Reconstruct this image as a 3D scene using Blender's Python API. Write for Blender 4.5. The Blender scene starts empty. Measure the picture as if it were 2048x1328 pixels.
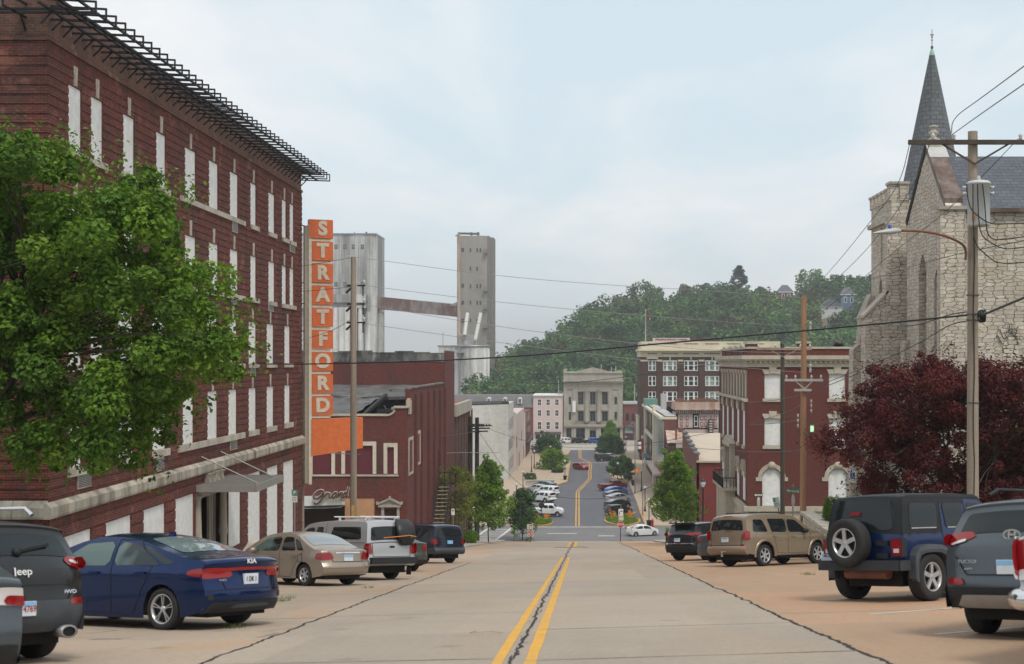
import bpy, bmesh, math, random
from mathutils import Vector, Matrix
C = bpy.context.scene
COL = C.collection
R = math.radians
F, VX, HY = 2700.0, 1163.0, 722.0
def P(px, py, D):
 return Vector(((px - VX) * D / F, D, (HY - py) * D / F))
def PX(px, D): return (px - VX) * D / F
def PZ(py, D): return (HY - py) * D / F
def DX(px, X): return F * X / (px - VX)
ZL = -23.2
def clamp(v, a, b): return max(a, min(b, v))
def lerp(a, b, t): return a + (b - a) * t
def sstep(a, b, v):
 t = clamp((v - a) / (b - a), 0, 1); return t * t * (3 - 2 * t)
def interp(pts, v):
 if v <= pts[0][0]: return pts[0][1]
 for (a, b), (c, d) in zip(pts, pts[1:]):
  if v <= c: return b + (d - b) * (v - a) / (c - a)
 return pts[-1][1]
def G(x, y):
 z = -1.36 - 0.126 * y
 z = max(z, ZL) if y > 150 else z
 return z + 0.024 * clamp(x, -6, 9) * (1 - sstep(55, 165, y))
cam = bpy.data.cameras.new('camera'); co = bpy.data.objects.new('camera', cam); COL.objects.link(co)
C.camera = co
cam.sensor_width = 36; cam.lens = 36 * F / 2048
cam.shift_x = (1024 - VX) / 2048; cam.shift_y = (HY - 664) / 2048
cam.dof.use_dof = True; cam.dof.focus_distance = 70; cam.dof.aperture_fstop = 2.8
cam.clip_start = 0.5; cam.clip_end = 6000
co.rotation_euler = (R(90), 0, 0)
C.render.resolution_x = 1024; C.render.resolution_y = 664
C.view_settings.view_transform = 'Standard'; C.view_settings.look = 'None'
C.view_settings.gamma = 1; C.view_settings.exposure = 0.42
try: C.cycles.use_denoising = True
except Exception: pass
C.cycles.max_bounces = 6; C.cycles.transparent_max_bounces = 6
class NT:
 def __init__(s, tree): s.t = tree; s.n = tree.nodes; s.l = tree.links
 def new(s, typ, ins=None, **kw):
  nd = s.n.new(typ)
  for k, v in kw.items(): setattr(nd, k, v)
  for k, v in (ins or {}).items(): s.set(nd.inputs[k], v)
  return nd
 def set(s, sock, v):
  if isinstance(v, bpy.types.NodeSocket): s.l.new(v, sock)
  else:
   if isinstance(v, (tuple, list)) and len(v) == 3 and sock.type == 'RGBA': v = (*v, 1)
   sock.default_value = v
 def math(s, op, a, b=0.0, c=None):
  nd = s.n.new('ShaderNodeMath'); nd.operation = op
  s.set(nd.inputs[0], a); s.set(nd.inputs[1], b)
  if c is not None: s.set(nd.inputs[2], c)
  return nd.outputs[0]
 def mix(s, f, a, b, blend='MIX'):
  nd = s.n.new('ShaderNodeMix'); nd.data_type = 'RGBA'; nd.blend_type = blend
  s.set(nd.inputs[0], f); s.set(nd.inputs[6], a); s.set(nd.inputs[7], b)
  return nd.outputs[2]
 def ramp(s, f, pts):
  nd = s.n.new('ShaderNodeValToRGB'); e = nd.color_ramp.elements
  while len(e) < len(pts): e.new(0.5)
  for el, (p, c) in zip(e, pts):
   el.position = p; el.color = (*c, 1) if isinstance(c, tuple) else (c, c, c, 1)
  s.set(nd.inputs[0], f); return nd.outputs[0]
 def noise(s, vec, scale, detail=3, rough=0.5, dist=0.0):
  nd = s.n.new('ShaderNodeTexNoise')
  if vec is not None: s.l.new(vec, nd.inputs['Vector'])
  nd.inputs['Scale'].default_value = scale; nd.inputs['Detail'].default_value = detail
  nd.inputs['Roughness'].default_value = rough; nd.inputs['Distortion'].default_value = dist
  return nd.outputs[0]
 def mapping(s, vec, scale=(1, 1, 1), loc=(0, 0, 0), rot=(0, 0, 0)):
  nd = s.n.new('ShaderNodeMapping'); s.l.new(vec, nd.inputs[0])
  nd.inputs['Scale'].default_value = scale; nd.inputs['Location'].default_value = loc; nd.inputs['Rotation'].default_value = rot
  return nd.outputs[0]
MATS = {}
def mat(name):
 m = bpy.data.materials.new(name); m.use_nodes = True; MATS[name] = m
 nt = NT(m.node_tree); b = m.node_tree.nodes['Principled BSDF']
 return m, nt, b
def pos(nt): return nt.new('ShaderNodeNewGeometry').outputs['Position']
def bump(nt, b, h, dist=0.01, strength=0.6):
 nd = nt.new('ShaderNodeBump', {'Height': h, 'Distance': dist, 'Strength': strength})
 nt.l.new(nd.outputs[0], b.inputs['Normal'])
def plain(name, col, rough=0.6, metal=0.0, var=0.12, scale=3.0, coat=0.0, spec=None, var2=0.0):
 m, nt, b = mat(name)
 p = pos(nt)
 n = nt.noise(p, scale, 5, 0.6)
 f = nt.ramp(n, [(0.3, 1 - var), (0.7, 1 + var * 0.6)])
 c = nt.mix(1.0, (*col, 1), f, 'MULTIPLY')
 nt.set(b.inputs['Base Color'], c)
 b.inputs['Roughness'].default_value = rough; b.inputs['Metallic'].default_value = metal
 b.inputs['Coat Weight'].default_value = coat; b.inputs['Coat Roughness'].default_value = 0.04
 if spec is not None: b.inputs['Specular IOR Level'].default_value = spec
 return m
def wall_uv(nt):
 g = nt.new('ShaderNodeNewGeometry')
 sp = nt.new('ShaderNodeSeparateXYZ', {0: g.outputs['Position']}).outputs
 sn = nt.new('ShaderNodeSeparateXYZ', {0: g.outputs['True Normal']}).outputs
 fx = nt.math('GREATER_THAN', nt.math('ABSOLUTE', sn[0]), 0.7)
 u = nt.math('ADD', nt.math('MULTIPLY', sp[1], fx), nt.math('MULTIPLY', sp[0], nt.math('SUBTRACT', 1.0, fx)))
 fz = nt.math('GREATER_THAN', nt.math('ABSOLUTE', sn[2]), 0.7)
 v = nt.math('ADD', nt.math('MULTIPLY', sp[2], nt.math('SUBTRACT', 1.0, fz)), nt.math('MULTIPLY', sp[1], fz))
 return nt.new('ShaderNodeCombineXYZ', {0: u, 1: v, 2: 0.0}).outputs[0], g.outputs['Position']
def brick(name, c1, c2, mort, bw=0.22, bh=0.075, ms=0.012, stain=0.35, dirt=(0.05, 0.045, 0.042), rough=0.9, bstr=0.6, warp=0.0, squash=1.0, offset=0.5, wear=None, wearlo=0.6):
 m, nt, b = mat(name)
 uv, p = wall_uv(nt)
 if warp:
  w = nt.new('ShaderNodeTexNoise', {'Vector': uv, 'Scale': 1.6, 'Detail': 3.0})
  wv = nt.new('ShaderNodeVectorMath', {0: w.outputs['Color'], 1: (0.5, 0.5, 0.5)}, operation='SUBTRACT').outputs[0]
  wv = nt.new('ShaderNodeVectorMath', {0: wv, 'Scale': warp}, operation='SCALE').outputs[0]
  uv = nt.new('ShaderNodeVectorMath', {0: uv, 1: wv}, operation='ADD').outputs[0]
 br = nt.new('ShaderNodeTexBrick', {'Vector': uv, 'Color1': c1, 'Color2': c2, 'Mortar': mort, 'Scale': 1.0,
               'Mortar Size': ms, 'Mortar Smooth': 0.2, 'Bias': 0.0, 'Brick Width': bw, 'Row Height': bh})
 br.offset = offset; br.squash = squash
 n1 = nt.noise(p, 0.35, 5, 0.62)
 n2 = nt.noise(nt.mapping(p, (1.6, 1.6, 0.25)), 1.0, 4, 0.6)
 f = nt.math('MULTIPLY', nt.ramp(nt.math('MULTIPLY', nt.math('ADD', n1, n2), 0.5), [(0.46, 0.0), (0.63, 1.0)]), stain)
 c = nt.mix(f, br.outputs['Color'], dirt)
 n3 = nt.noise(p, 9.0, 2, 0.5)
 c = nt.mix(1.0, c, nt.ramp(n3, [(0.3, 0.84), (0.7, 1.14)]), 'MULTIPLY')
 if wear:
  c = nt.mix(nt.ramp(nt.noise(p, 1.1, 6, 0.7), [(wearlo, 0.0), (wearlo + .1, 1.0)]), c, wear)
 nt.set(b.inputs['Base Color'], c); b.inputs['Roughness'].default_value = rough
 b.inputs['Specular IOR Level'].default_value = 0.25
 bump(nt, b, nt.math('MULTIPLY', br.outputs['Fac'], -1.0), 0.012, bstr)
 return m
def weathered(name, col, dirt, amt=0.6, scale=0.6, streak=0.25, rough=0.85, rust=None, lo=0.42, hi=0.68, bumpd=0.0):
 m, nt, b = mat(name)
 p = pos(nt)
 n1 = nt.noise(nt.mapping(p, (1, 1, streak)), scale, 6, 0.65)
 n2 = nt.noise(p, scale * 7, 4, 0.6)
 f = nt.math('MULTIPLY', nt.ramp(n1, [(lo, 0.0), (hi, 1.0)]), amt)
 c = nt.mix(f, (*col, 1), (*dirt, 1))
 c = nt.mix(1.0, c, nt.ramp(n2, [(0.3, 0.88), (0.7, 1.08)]), 'MULTIPLY')
 if rust:
  n3 = nt.noise(nt.mapping(p, (1, 1, streak * 0.7), (5, 3, 1)), scale * 1.3, 5, 0.7)
  c = nt.mix(nt.ramp(n3, [(0.56, 0.0), (0.66, 0.8)]), c, (*rust, 1))
 nt.set(b.inputs['Base Color'], c); b.inputs['Roughness'].default_value = rough
 b.inputs['Specular IOR Level'].default_value = 0.3
 if bumpd: bump(nt, b, n2, bumpd)
 return m
ORG = {}
class MB:
 def __init__(s): s.v = []; s.f = []; s.sm = []
 def face(s, pts, smooth=False):
  i = len(s.v); s.v += [Vector(p) for p in pts]; s.f.append(tuple(range(i, i + len(pts)))); s.sm.append(smooth); return s
 def grid(s, rows, smooth=True, closed=False):
  i = len(s.v); n = len(rows[0])
  for r in rows: s.v += [Vector(p) for p in r]
  for a in range(len(rows) - 1):
   for b in range(n if closed else n - 1):
    c = (b + 1) % n
    s.f.append((i + a * n + b, i + a * n + c, i + (a + 1) * n + c, i + (a + 1) * n + b)); s.sm.append(smooth)
  return s
 def box(s, x0, x1, y0, y1, z0, z1, M=None):
  i = len(s.v)
  pts = [Vector((x, y, z)) for z in (z0, z1) for y in (y0, y1) for x in (x0, x1)]
  if M is not None: pts = [M @ p for p in pts]
  s.v += pts
  for f in ((0, 2, 3, 1), (4, 5, 7, 6), (0, 1, 5, 4), (2, 6, 7, 3), (0, 4, 6, 2), (1, 3, 7, 5)):
   s.f.append(tuple(i + k for k in f)); s.sm.append(False)
  return s
 def bar(s, a, b, w, h=None, up=(0, 0, 1)):
  a, b = Vector(a), Vector(b); h = h or w
  d = (b - a); L = d.length
  if L < 1e-6: return s
  d /= L; u = Vector(up)
  if abs(d.dot(u)) > 0.95: u = Vector((0, 1, 0)) if abs(d.y) < 0.9 else Vector((1, 0, 0))
  x = d.cross(u).normalized(); z = x.cross(d).normalized()
  M = Matrix(((x.x, d.x, z.x, a.x), (x.y, d.y, z.y, a.y), (x.z, d.z, z.z, a.z), (0, 0, 0, 1)))
  return s.box(-w / 2, w / 2, 0, L, -h / 2, h / 2, M)
 def tube(s, pts, r, n=8, cap=True, smooth=True):
  pts = [Vector(p) for p in pts]; rr = r if isinstance(r, (list, tuple)) else [r] * len(pts)
  rows = []; px = None
  for k, p in enumerate(pts):
   d = (pts[min(k + 1, len(pts) - 1)] - pts[max(k - 1, 0)]).normalized()
   if px is None:
    u = Vector((0, 0, 1)) if abs(d.z) < 0.9 else Vector((0, 1, 0))
    px = d.cross(u).normalized()
   else: px = (px - d * px.dot(d)).normalized()
   py = d.cross(px)
   rows.append([p + (px * math.cos(t) + py * math.sin(t)) * rr[k] for t in [2 * math.pi * j / n for j in range(n)]])
  s.grid(rows, smooth, True)
  if cap: s.face(rows[0][::-1]); s.face(rows[-1])
  return s
 def lathe(s, prof, c=(0, 0, 0), axis='z', n=20, smooth=True):
  c = Vector(c); rows = []
  for (r, h) in prof:
   row = []
   for j in range(n):
    t = 2 * math.pi * j / n; a, b = r * math.cos(t), r * math.sin(t)
    row.append(c + Vector({'z': (a, b, h), 'y': (a, h, b), 'x': (h, a, b)}[axis]))
   rows.append(row)
  return s.grid(rows, smooth, True)
 def prism(s, poly, d0, d1, plane='xz'):
  def q(p, d): return {'xz': (p[0], d, p[1]), 'yz': (d, p[0], p[1]), 'xy': (p[0], p[1], d)}[plane]
  n = len(poly); A = [q(p, d0) for p in poly]; B = [q(p, d1) for p in poly]
  s.face(A); s.face(B[::-1])
  for i in range(n):
   j = (i + 1) % n; s.face((A[i], B[i], B[j], A[j]))
  return s
 def xform(s, M): s.v = [M @ v for v in s.v]; return s
 def build(s, name, m, parent=None, loc=None, weld=False, recalc=True, rot=None):
  me = bpy.data.meshes.new(name)
  o = bpy.data.objects.new(name, me); COL.objects.link(o)
  org = ORG.get(parent, Vector()) if parent else Vector()
  if loc is not None: org = Vector(loc)
  vs = s.v if (org.length == 0) else [v - org for v in s.v]
  me.from_pydata([tuple(v) for v in vs], [], s.f)
  me.polygons.foreach_set('use_smooth', s.sm)
  if weld or recalc:
   bm = bmesh.new(); bm.from_mesh(me)
   if weld: bmesh.ops.remove_doubles(bm, verts=bm.verts, dist=1e-4)
   if recalc: bmesh.ops.recalc_face_normals(bm, faces=bm.faces)
   bm.to_mesh(me); bm.free()
  if m is not None: me.materials.append(MATS[m] if isinstance(m, str) else m)
  if parent: o.parent = parent; ORG[o] = org
  elif loc is not None: o.location = loc; ORG[o] = org
  return o
def tag(o, label, cat, group=None):
 o['label'] = label; o['category'] = cat
 if group: o['group'] = group
 return o
def thing(name, label, cat, loc=(0, 0, 0), rz=0.0, group=None):
 o = bpy.data.objects.new(name, None); COL.objects.link(o); o.empty_display_size = 0.2
 o.location = loc; o.rotation_euler = (0, 0, rz)
 ORG[o] = Vector(loc) if rz == 0 else Vector((0, 0, 0))
 return tag(o, label, cat, group)
def local(o): ORG[o] = Vector((0, 0, 0)); return o
def struct(o, kind='structure'): o['kind'] = kind; return o
def copy_tree(o, parent=None):
 c = o.copy(); COL.objects.link(c)
 if parent: c.parent = parent
 for ch in list(o.children): copy_tree(ch, c)
 return c
def text(name, body, m, parent, loc, size, rot=(math.pi / 2, 0, 0), ext=0.004, align='CENTER', sx=1.0, bold=0.0):
 cu = bpy.data.curves.new(name, 'FONT'); cu.body = body; cu.size = size; cu.extrude = ext; cu.offset = bold
 cu.align_x = align; cu.align_y = 'CENTER'
 o = bpy.data.objects.new(name, cu); COL.objects.link(o)
 cu.materials.append(MATS[m])
 org = ORG.get(parent, Vector())
 o.location = Vector(loc) - org; o.rotation_euler = rot; o.scale = (sx, 1, 1)
 if parent: o.parent = parent
 return o
SUN_EL, SUN_AZ = R(58), R(150)
w = bpy.data.worlds.new('World'); C.world = w; w.use_nodes = True
nt = NT(w.node_tree); bg = w.node_tree.nodes['Background']
sky = nt.new('ShaderNodeTexSky'); sky.sky_type = 'NISHITA'; sky.sun_disc = False
sky.sun_elevation = SUN_EL; sky.sun_rotation = SUN_AZ; sky.air_density = 1.0; sky.dust_density = 2.0; sky.ozone_density = 1.0
d = nt.new('ShaderNodeTexCoord').outputs['Generated']
sp = nt.new('ShaderNodeSeparateXYZ', {0: d}).outputs
up = nt.math('MAXIMUM', sp[2], 0.0)
den = nt.math('ADD', up, 0.16)
cv = nt.new('ShaderNodeCombineXYZ', {0: nt.math('DIVIDE', sp[0], den), 1: nt.math('DIVIDE', sp[1], den), 2: 0.0}).outputs[0]
n1 = nt.noise(nt.mapping(cv, (1.0, 0.55, 1), (3.1, 1.7, 0)), 1.5, 7, 0.56, 0.4)
n2 = nt.noise(nt.mapping(cv, (0.55, 0.3, 1), (7.3, 0.4, 0)), 1.0, 3, 0.5)
cl = nt.math('ADD', nt.math('MULTIPLY', n1, 0.6), nt.math('MULTIPLY', n2, 0.5))
thin = nt.ramp(cl, [(0.46, 0.0), (0.63, 1.0)])
ccol = nt.mix(thin, (5.7, 6.65, 7.2, 1), (8.1, 8.0, 7.9, 1))
hz = nt.ramp(up, [(0.0, 1.0), (0.16, 0.0)])
ccol = nt.mix(nt.math('MULTIPLY', hz, 0.55), ccol, (6.6, 7.0, 7.25, 1))
col = nt.mix(0.86, sky.outputs[0], ccol)
nt.l.new(col, bg.inputs['Color']); bg.inputs['Strength'].default_value = 0.1
sl = bpy.data.lights.new('sun', 'SUN'); so = bpy.data.objects.new('sun', sl); COL.objects.link(so)
sl.energy = 1.5; sl.angle = R(14); sl.color = (1, 0.93, 0.82)
sv = Vector((math.sin(SUN_AZ) * math.cos(SUN_EL), math.cos(SUN_AZ) * math.cos(SUN_EL), math.sin(SUN_EL)))
so.rotation_euler = sv.to_track_quat('Z', 'Y').to_euler(); so.location = (0, -20, 60)
brick('hotel_brick', (0.230, 0.070, 0.052), (0.150, 0.046, 0.038), (0.068, 0.036, 0.031), 0.21, 0.072, 0.011, 0.6, wear=(0.235, 0.105, 0.082, 1), wearlo=.56)
brick('rough_brick', (0.22, 0.080, 0.055), (0.12, 0.06, 0.048), (0.16, 0.13, 0.11), 0.21, 0.075, 0.012, 0.5, wear=(0.27, 0.22, 0.19, 1), wearlo=.58)
brick('theatre_brick', (0.205, 0.056, 0.046), (0.145, 0.040, 0.035), (0.075, 0.040, 0.034), 0.22, 0.08, 0.012, 0.5)
brick('hall_brick', (0.170, 0.048, 0.037), (0.132, 0.038, 0.031), (0.095, 0.040, 0.034), 0.22, 0.075, 0.010, 0.2)
brick('brown_brick', (0.105, 0.055, 0.045), (0.075, 0.042, 0.036), (0.075, 0.052, 0.045), 0.24, 0.09, 0.012, 0.2)
brick('old_brick', (0.17, 0.085, 0.065), (0.11, 0.06, 0.05), (0.11, 0.09, 0.08), 0.22, 0.08, 0.012, 0.6)
brick('red_brick', (0.24, 0.075, 0.055), (0.18, 0.055, 0.045), (0.15, 0.09, 0.08), 0.22, 0.08, 0.012, 0.25)
brick('red_paint_wall', (0.21, 0.040, 0.034), (0.19, 0.036, 0.031), (0.16, 0.033, 0.028), 0.4, 0.2, 0.012, 0.2)
def rubble(name, cols, mort, sx, sy, gap, dirt, warp=0.10):
 m, nt, b = mat(name)
 uv, p = wall_uv(nt)
 w = nt.new('ShaderNodeTexNoise', {'Vector': uv, 'Scale': 2.2, 'Detail': 2.0})
 wv = nt.new('ShaderNodeVectorMath', {0: w.outputs['Color'], 1: (0.5, 0.5, 0.5)}, operation='SUBTRACT').outputs[0]
 wv = nt.new('ShaderNodeVectorMath', {0: wv, 'Scale': warp}, operation='SCALE').outputs[0]
 uv = nt.new('ShaderNodeVectorMath', {0: uv, 1: wv}, operation='ADD').outputs[0]
 q = nt.mapping(uv, (sx, sy, 1))
 vo = [nt.new('ShaderNodeTexVoronoi', {'Vector': q, 'Scale': 1.0, 'Randomness': 0.72}, voronoi_dimensions='2D', distance='CHEBYCHEV', feature=f_) for f_ in ('F1', 'F2')]
 e = nt.math('SUBTRACT', vo[1].outputs['Distance'], vo[0].outputs['Distance']); v = vo[0].outputs['Color']
 r_ = nt.new('ShaderNodeSeparateColor', {0: v}).outputs[0]
 c = nt.ramp(r_, [(i / (len(cols) - 1), x) for i, x in enumerate(cols)])
 n1 = nt.noise(p, 6.0, 4, 0.6); c = nt.mix(1.0, c, nt.ramp(n1, [(0.3, 0.80), (0.7, 1.10)]), 'MULTIPLY')
 n2 = nt.noise(nt.mapping(p, (1, 1, .3)), 0.5, 5, 0.65); c = nt.mix(nt.math('MULTIPLY', nt.ramp(n2, [(0.5, 0.0), (0.7, 1.0)]), .45), c, (*dirt, 1))
 f = nt.ramp(e, [(gap * .55, 1.0), (gap * 1.4, 0.0)])
 c = nt.mix(f, c, (*mort, 1)); nt.set(b.inputs['Base Color'], c); b.inputs['Roughness'].default_value = 0.95; b.inputs['Specular IOR Level'].default_value = 0.2
 bump(nt, b, nt.math('ADD', nt.ramp(e, [(0.0, 0.0), (gap * 2.2, 1.0)]), nt.math('MULTIPLY', n1, .35)), 0.045, 0.9)
rubble('rubble_stone', [(0.62, 0.56, 0.48), (0.52, 0.46, 0.39), (0.68, 0.63, 0.55), (0.56, 0.48, 0.38)], (0.27, 0.205, 0.15), 2.2, 5.8, 0.045, (0.34, 0.28, 0.225))
rubble('rubble_wall', [(0.68, 0.62, 0.54), (0.56, 0.50, 0.42), (0.72, 0.67, 0.60)], (0.20, 0.14, 0.10), 2.3, 5.6, 0.07, (0.30, 0.25, 0.2))
brick('slate', (0.115, 0.125, 0.155), (0.085, 0.093, 0.115), (0.035, 0.037, 0.045), 0.42, 0.21, 0.012, 0.3, dirt=(0.07, 0.075, 0.09), rough=0.55)
weathered('limestone', (0.50, 0.46, 0.39), (0.20, 0.17, 0.14), 0.6, 0.9, 0.3)
weathered('belt_stone', (0.46, 0.425, 0.355), (0.13, 0.11, 0.09), 0.95, 1.5, 0.12, rust=(0.36, 0.22, 0.09))
weathered('grey_stone', (0.40, 0.37, 0.315), (0.21, 0.19, 0.165), 0.6, 0.5, 0.4)
weathered('cornice_stone', (0.50, 0.455, 0.37), (0.25, 0.21, 0.16), 0.5, 0.6, 0.3)
weathered('cream_terracotta', (0.62, 0.56, 0.42), (0.34, 0.30, 0.22), 0.4, 0.4, 0.3)
weathered('white_board', (0.76, 0.77, 0.755), (0.68, 0.69, 0.67), 0.5, 0.5, 0.5, 0.6)
weathered('white_wall', (0.56, 0.56, 0.53), (0.38, 0.37, 0.34), 0.6, 0.25, 0.4)
weathered('grey_roof', (0.125, 0.12, 0.118), (0.04, 0.04, 0.042), 0.9, 0.5, 0.6, rust=(0.22, 0.22, 0.22))
weathered('coping_weathered', (0.20, 0.195, 0.185), (0.045, 0.045, 0.045), 0.9, 0.9, 0.5, rust=(0.33, 0.33, 0.32), lo=.38, hi=.60)
weathered('mottled_black', (0.02, 0.02, 0.022), (0.05, 0.048, 0.045), 0.8, 0.7, 0.4)
weathered('pole_wood', (0.33, 0.275, 0.22), (0.17, 0.135, 0.11), 0.8, 2.2, 0.06)
weathered('pole_fresh', (0.42, 0.24, 0.14), (0.24, 0.14, 0.085), 0.8, 2.2, 0.05)
weathered('pole_dark', (0.085, 0.068, 0.055), (0.05, 0.04, 0.034), 0.8, 2.2, 0.06)
weathered('pole_black', (0.035, 0.030, 0.027), (0.02, 0.018, 0.017), 0.8, 2.0, 0.06)
weathered('sign_orange', (0.64, 0.155, 0.050), (0.50, 0.115, 0.042), 0.7, 0.9, 0.3, 0.55)
weathered('sign_orange_light', (0.68, 0.175, 0.055), (0.60, 0.15, 0.05), 0.5, 0.7, 0.5, 0.55)
weathered('sign_cream', (0.64, 0.58, 0.48), (0.44, 0.39, 0.31), 0.6, 0.8, 0.2, 0.6)
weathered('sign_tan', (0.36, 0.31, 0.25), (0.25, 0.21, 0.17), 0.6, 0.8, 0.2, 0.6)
weathered('rust_metal', (0.23, 0.105, 0.065), (0.12, 0.06, 0.045), 0.8, 1.5, 0.4, 0.75)
weathered('copper_brown', (0.105, 0.066, 0.052), (0.24, 0.20, 0.185), 0.8, 1.6, 0.08, 0.55)
weathered('plywood', (0.55, 0.30, 0.165), (0.42, 0.21, 0.12), 0.6, 1.6, 0.3)
weathered('silo_white', (0.60, 0.60, 0.585), (0.17, 0.165, 0.16), 0.85, 0.10, 0.10, lo=.46, hi=.62)
weathered('silo_grey', (0.33, 0.305, 0.27), (0.20, 0.185, 0.17), 0.6, 0.06, 0.2)
weathered('silo_side', (0.22, 0.20, 0.185), (0.15, 0.14, 0.13), 0.6, 0.06, 0.2)  # darker copy of silo_grey: shade of the tower's side put into colour
weathered('rust_bridge', (0.15, 0.075, 0.06), (0.29, 0.28, 0.27), 0.85, 0.16, 0.35, lo=.45, hi=.58)
weathered('rust_cornice', (0.50, 0.42, 0.36), (0.33, 0.13, 0.06), 0.9, 0.7, 0.15)
plain('black_steel', (0.012, 0.012, 0.014), 0.55, 0.2)
plain('black_paint', (0.012, 0.013, 0.014), 0.45)
plain('dark_void', (0.010, 0.009, 0.009), 0.9)
plain('brown_void', (0.045, 0.022, 0.015), 0.9)
plain('maroon_board', (0.115, 0.018, 0.028), 0.7)
plain('white_paint', (0.74, 0.74, 0.72), 0.55)
plain('white_metal', (0.70, 0.71, 0.71), 0.4)
plain('grey_metal', (0.30, 0.30, 0.30), 0.45, 0.5)
plain('light_grey_metal', (0.47, 0.47, 0.46), 0.5, 0.2)
plain('canopy_metal', (0.30, 0.29, 0.27), 0.5, 0.3)
plain('vent_dark', (0.10, 0.10, 0.10), 0.6)
plain('transformer_grey', (0.52, 0.54, 0.55), 0.45, 0.0, 0.05)
plain('pink_paint', (0.60, 0.48, 0.455), 0.75, var=0.06, scale=0.8)
plain('pale_pink', (0.56, 0.47, 0.43), 0.75, var=0.08, scale=0.8)
plain('red_trim', (0.30, 0.06, 0.045), 0.6)
plain('green_trim', (0.10, 0.24, 0.19), 0.6)
plain('copper_green', (0.22, 0.42, 0.32), 0.6)
plain('teal_awning', (0.03, 0.14, 0.125), 0.7)
plain('cream_paint', (0.62, 0.58, 0.45), 0.7)
plain('light_grey_paint', (0.42, 0.42, 0.41), 0.7)
plain('tan_roof', (0.50, 0.42, 0.33), 0.85, var=0.1, scale=0.3)
plain('mansard_grey', (0.14, 0.135, 0.14), 0.8, var=0.15, scale=0.6)
plain('yellow_paint', (0.50, 0.29, 0.06), 0.75, var=0.25, scale=4.0)
plain('sign_green', (0.03, 0.22, 0.16), 0.45)
plain('sign_red', (0.50, 0.02, 0.025), 0.45)
plain('sign_blue', (0.02, 0.07, 0.30), 0.45)
plain('sign_white', (0.75, 0.75, 0.74), 0.45)
plain('orange_paint', (0.70, 0.22, 0.03), 0.6)
plain('flower_orange', (0.65, 0.25, 0.03), 0.8)
plain('bark', (0.085, 0.065, 0.052), 0.95, var=0.35, scale=6)
plain('house_blue', (0.10, 0.17, 0.27), 0.8)
plain('house_red', (0.19, 0.055, 0.05), 0.85)
plain('house_white', (0.55, 0.56, 0.56), 0.8)
plain('ceramic', (0.55, 0.53, 0.50), 0.25)
m, nt, b = mat('window_glass')
nt.set(b.inputs['Base Color'], nt.mix(nt.noise(pos(nt), 0.5, 2), (0.010, 0.014, 0.02, 1), (0.045, 0.052, 0.062, 1)))
b.inputs['Roughness'].default_value = 0.08; b.inputs['Specular IOR Level'].default_value = 0.6
m, nt, b = mat('curtain_glass')
nt.set(b.inputs['Base Color'], nt.mix(nt.ramp(nt.noise(pos(nt), 0.6, 2), [(0.42, 0.0), (0.55, 1.0)]), (0.10, 0.16, 0.15, 1), (0.30, 0.38, 0.36, 1)))
b.inputs['Roughness'].default_value = 0.15
def ground_mat(name, c1, c2, stain, rough=0.9, s1=0.5, speck=(0.9, 1.08), drip=None, lanes=False, warm=None):
 m, nt, b = mat(name)
 p = pos(nt)
 n1 = nt.noise(p, s1, 6, 0.6); n2 = nt.noise(p, 14, 3, 0.6)
 c = nt.mix(nt.ramp(n1, [(0.32, 0.0), (0.68, 1.0)]), (*c1, 1), (*c2, 1))
 n3 = nt.noise(nt.mapping(p, (1.0, 0.16, 1.0), (2, 9, 0)), 0.8, 5, 0.62)
 c = nt.mix(nt.math('MULTIPLY', nt.ramp(n3, [(0.50, 0.0), (0.72, 1.0)]), 0.5), c, (*stain, 1))
 if warm:
  n4 = nt.noise(nt.mapping(p, (1.0, 0.5, 1.0), (12, 4, 0)), 0.30, 4, 0.6)
  c = nt.mix(nt.ramp(n4, [(0.50, 0.0), (0.62, 0.55)]), c, (*warm, 1))
 br = nt.new('ShaderNodeTexBrick', {'Vector': p, 'Color1': (0.92, 0.92, 0.92, 1), 'Color2': (1.06, 1.05, 1.04, 1), 'Mortar': (1, 1, 1, 1),
             'Scale': 1.0, 'Mortar Size': 0.0, 'Brick Width': 3.6, 'Row Height': 9.3})
 if lanes: c = nt.mix(1.0, c, br.outputs['Color'], 'MULTIPLY')
 c = nt.mix(1.0, c, nt.ramp(n2, [(0.3, speck[0]), (0.7, speck[1])]), 'MULTIPLY')
 if lanes:
  v = nt.new('ShaderNodeTexVoronoi', {'Vector': p, 'Scale': 0.45, 'Randomness': 1.0}).outputs['Distance']
  c = nt.mix(nt.ramp(nt.math('ADD', v, nt.math('MULTIPLY', n2, .06)), [(0.03, 0.45), (0.13, 0.0)]), c, (0.10, 0.085, 0.075, 1))
 nt.set(b.inputs['Base Color'], c); b.inputs['Roughness'].default_value = rough
 b.inputs['Specular IOR Level'].default_value = 0.25
 bump(nt, b, n2, 0.004, 0.4)
ground_mat('concrete', (0.375, 0.318, 0.258), (0.345, 0.295, 0.243), (0.29, 0.245, 0.203), lanes=True, warm=(0.385, 0.30, 0.225))
ground_mat('concrete_warm', (0.42, 0.27, 0.175), (0.385, 0.275, 0.19), (0.31, 0.21, 0.145), lanes=True, warm=(0.43, 0.245, 0.145))
ground_mat('concrete_mixed', (0.395, 0.315, 0.24), (0.37, 0.30, 0.235), (0.30, 0.235, 0.18), lanes=True, warm=(0.42, 0.245, 0.145))
ground_mat('sidewalk_concrete', (0.40, 0.36, 0.30), (0.35, 0.31, 0.265), (0.27, 0.24, 0.2))
ground_mat('sidewalk_tan', (0.47, 0.37, 0.27), (0.41, 0.33, 0.255), (0.34, 0.27, 0.21))
ground_mat('asphalt', (0.135, 0.135, 0.152), (0.115, 0.115, 0.131), (0.10, 0.10, 0.113), s1=0.15)
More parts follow.
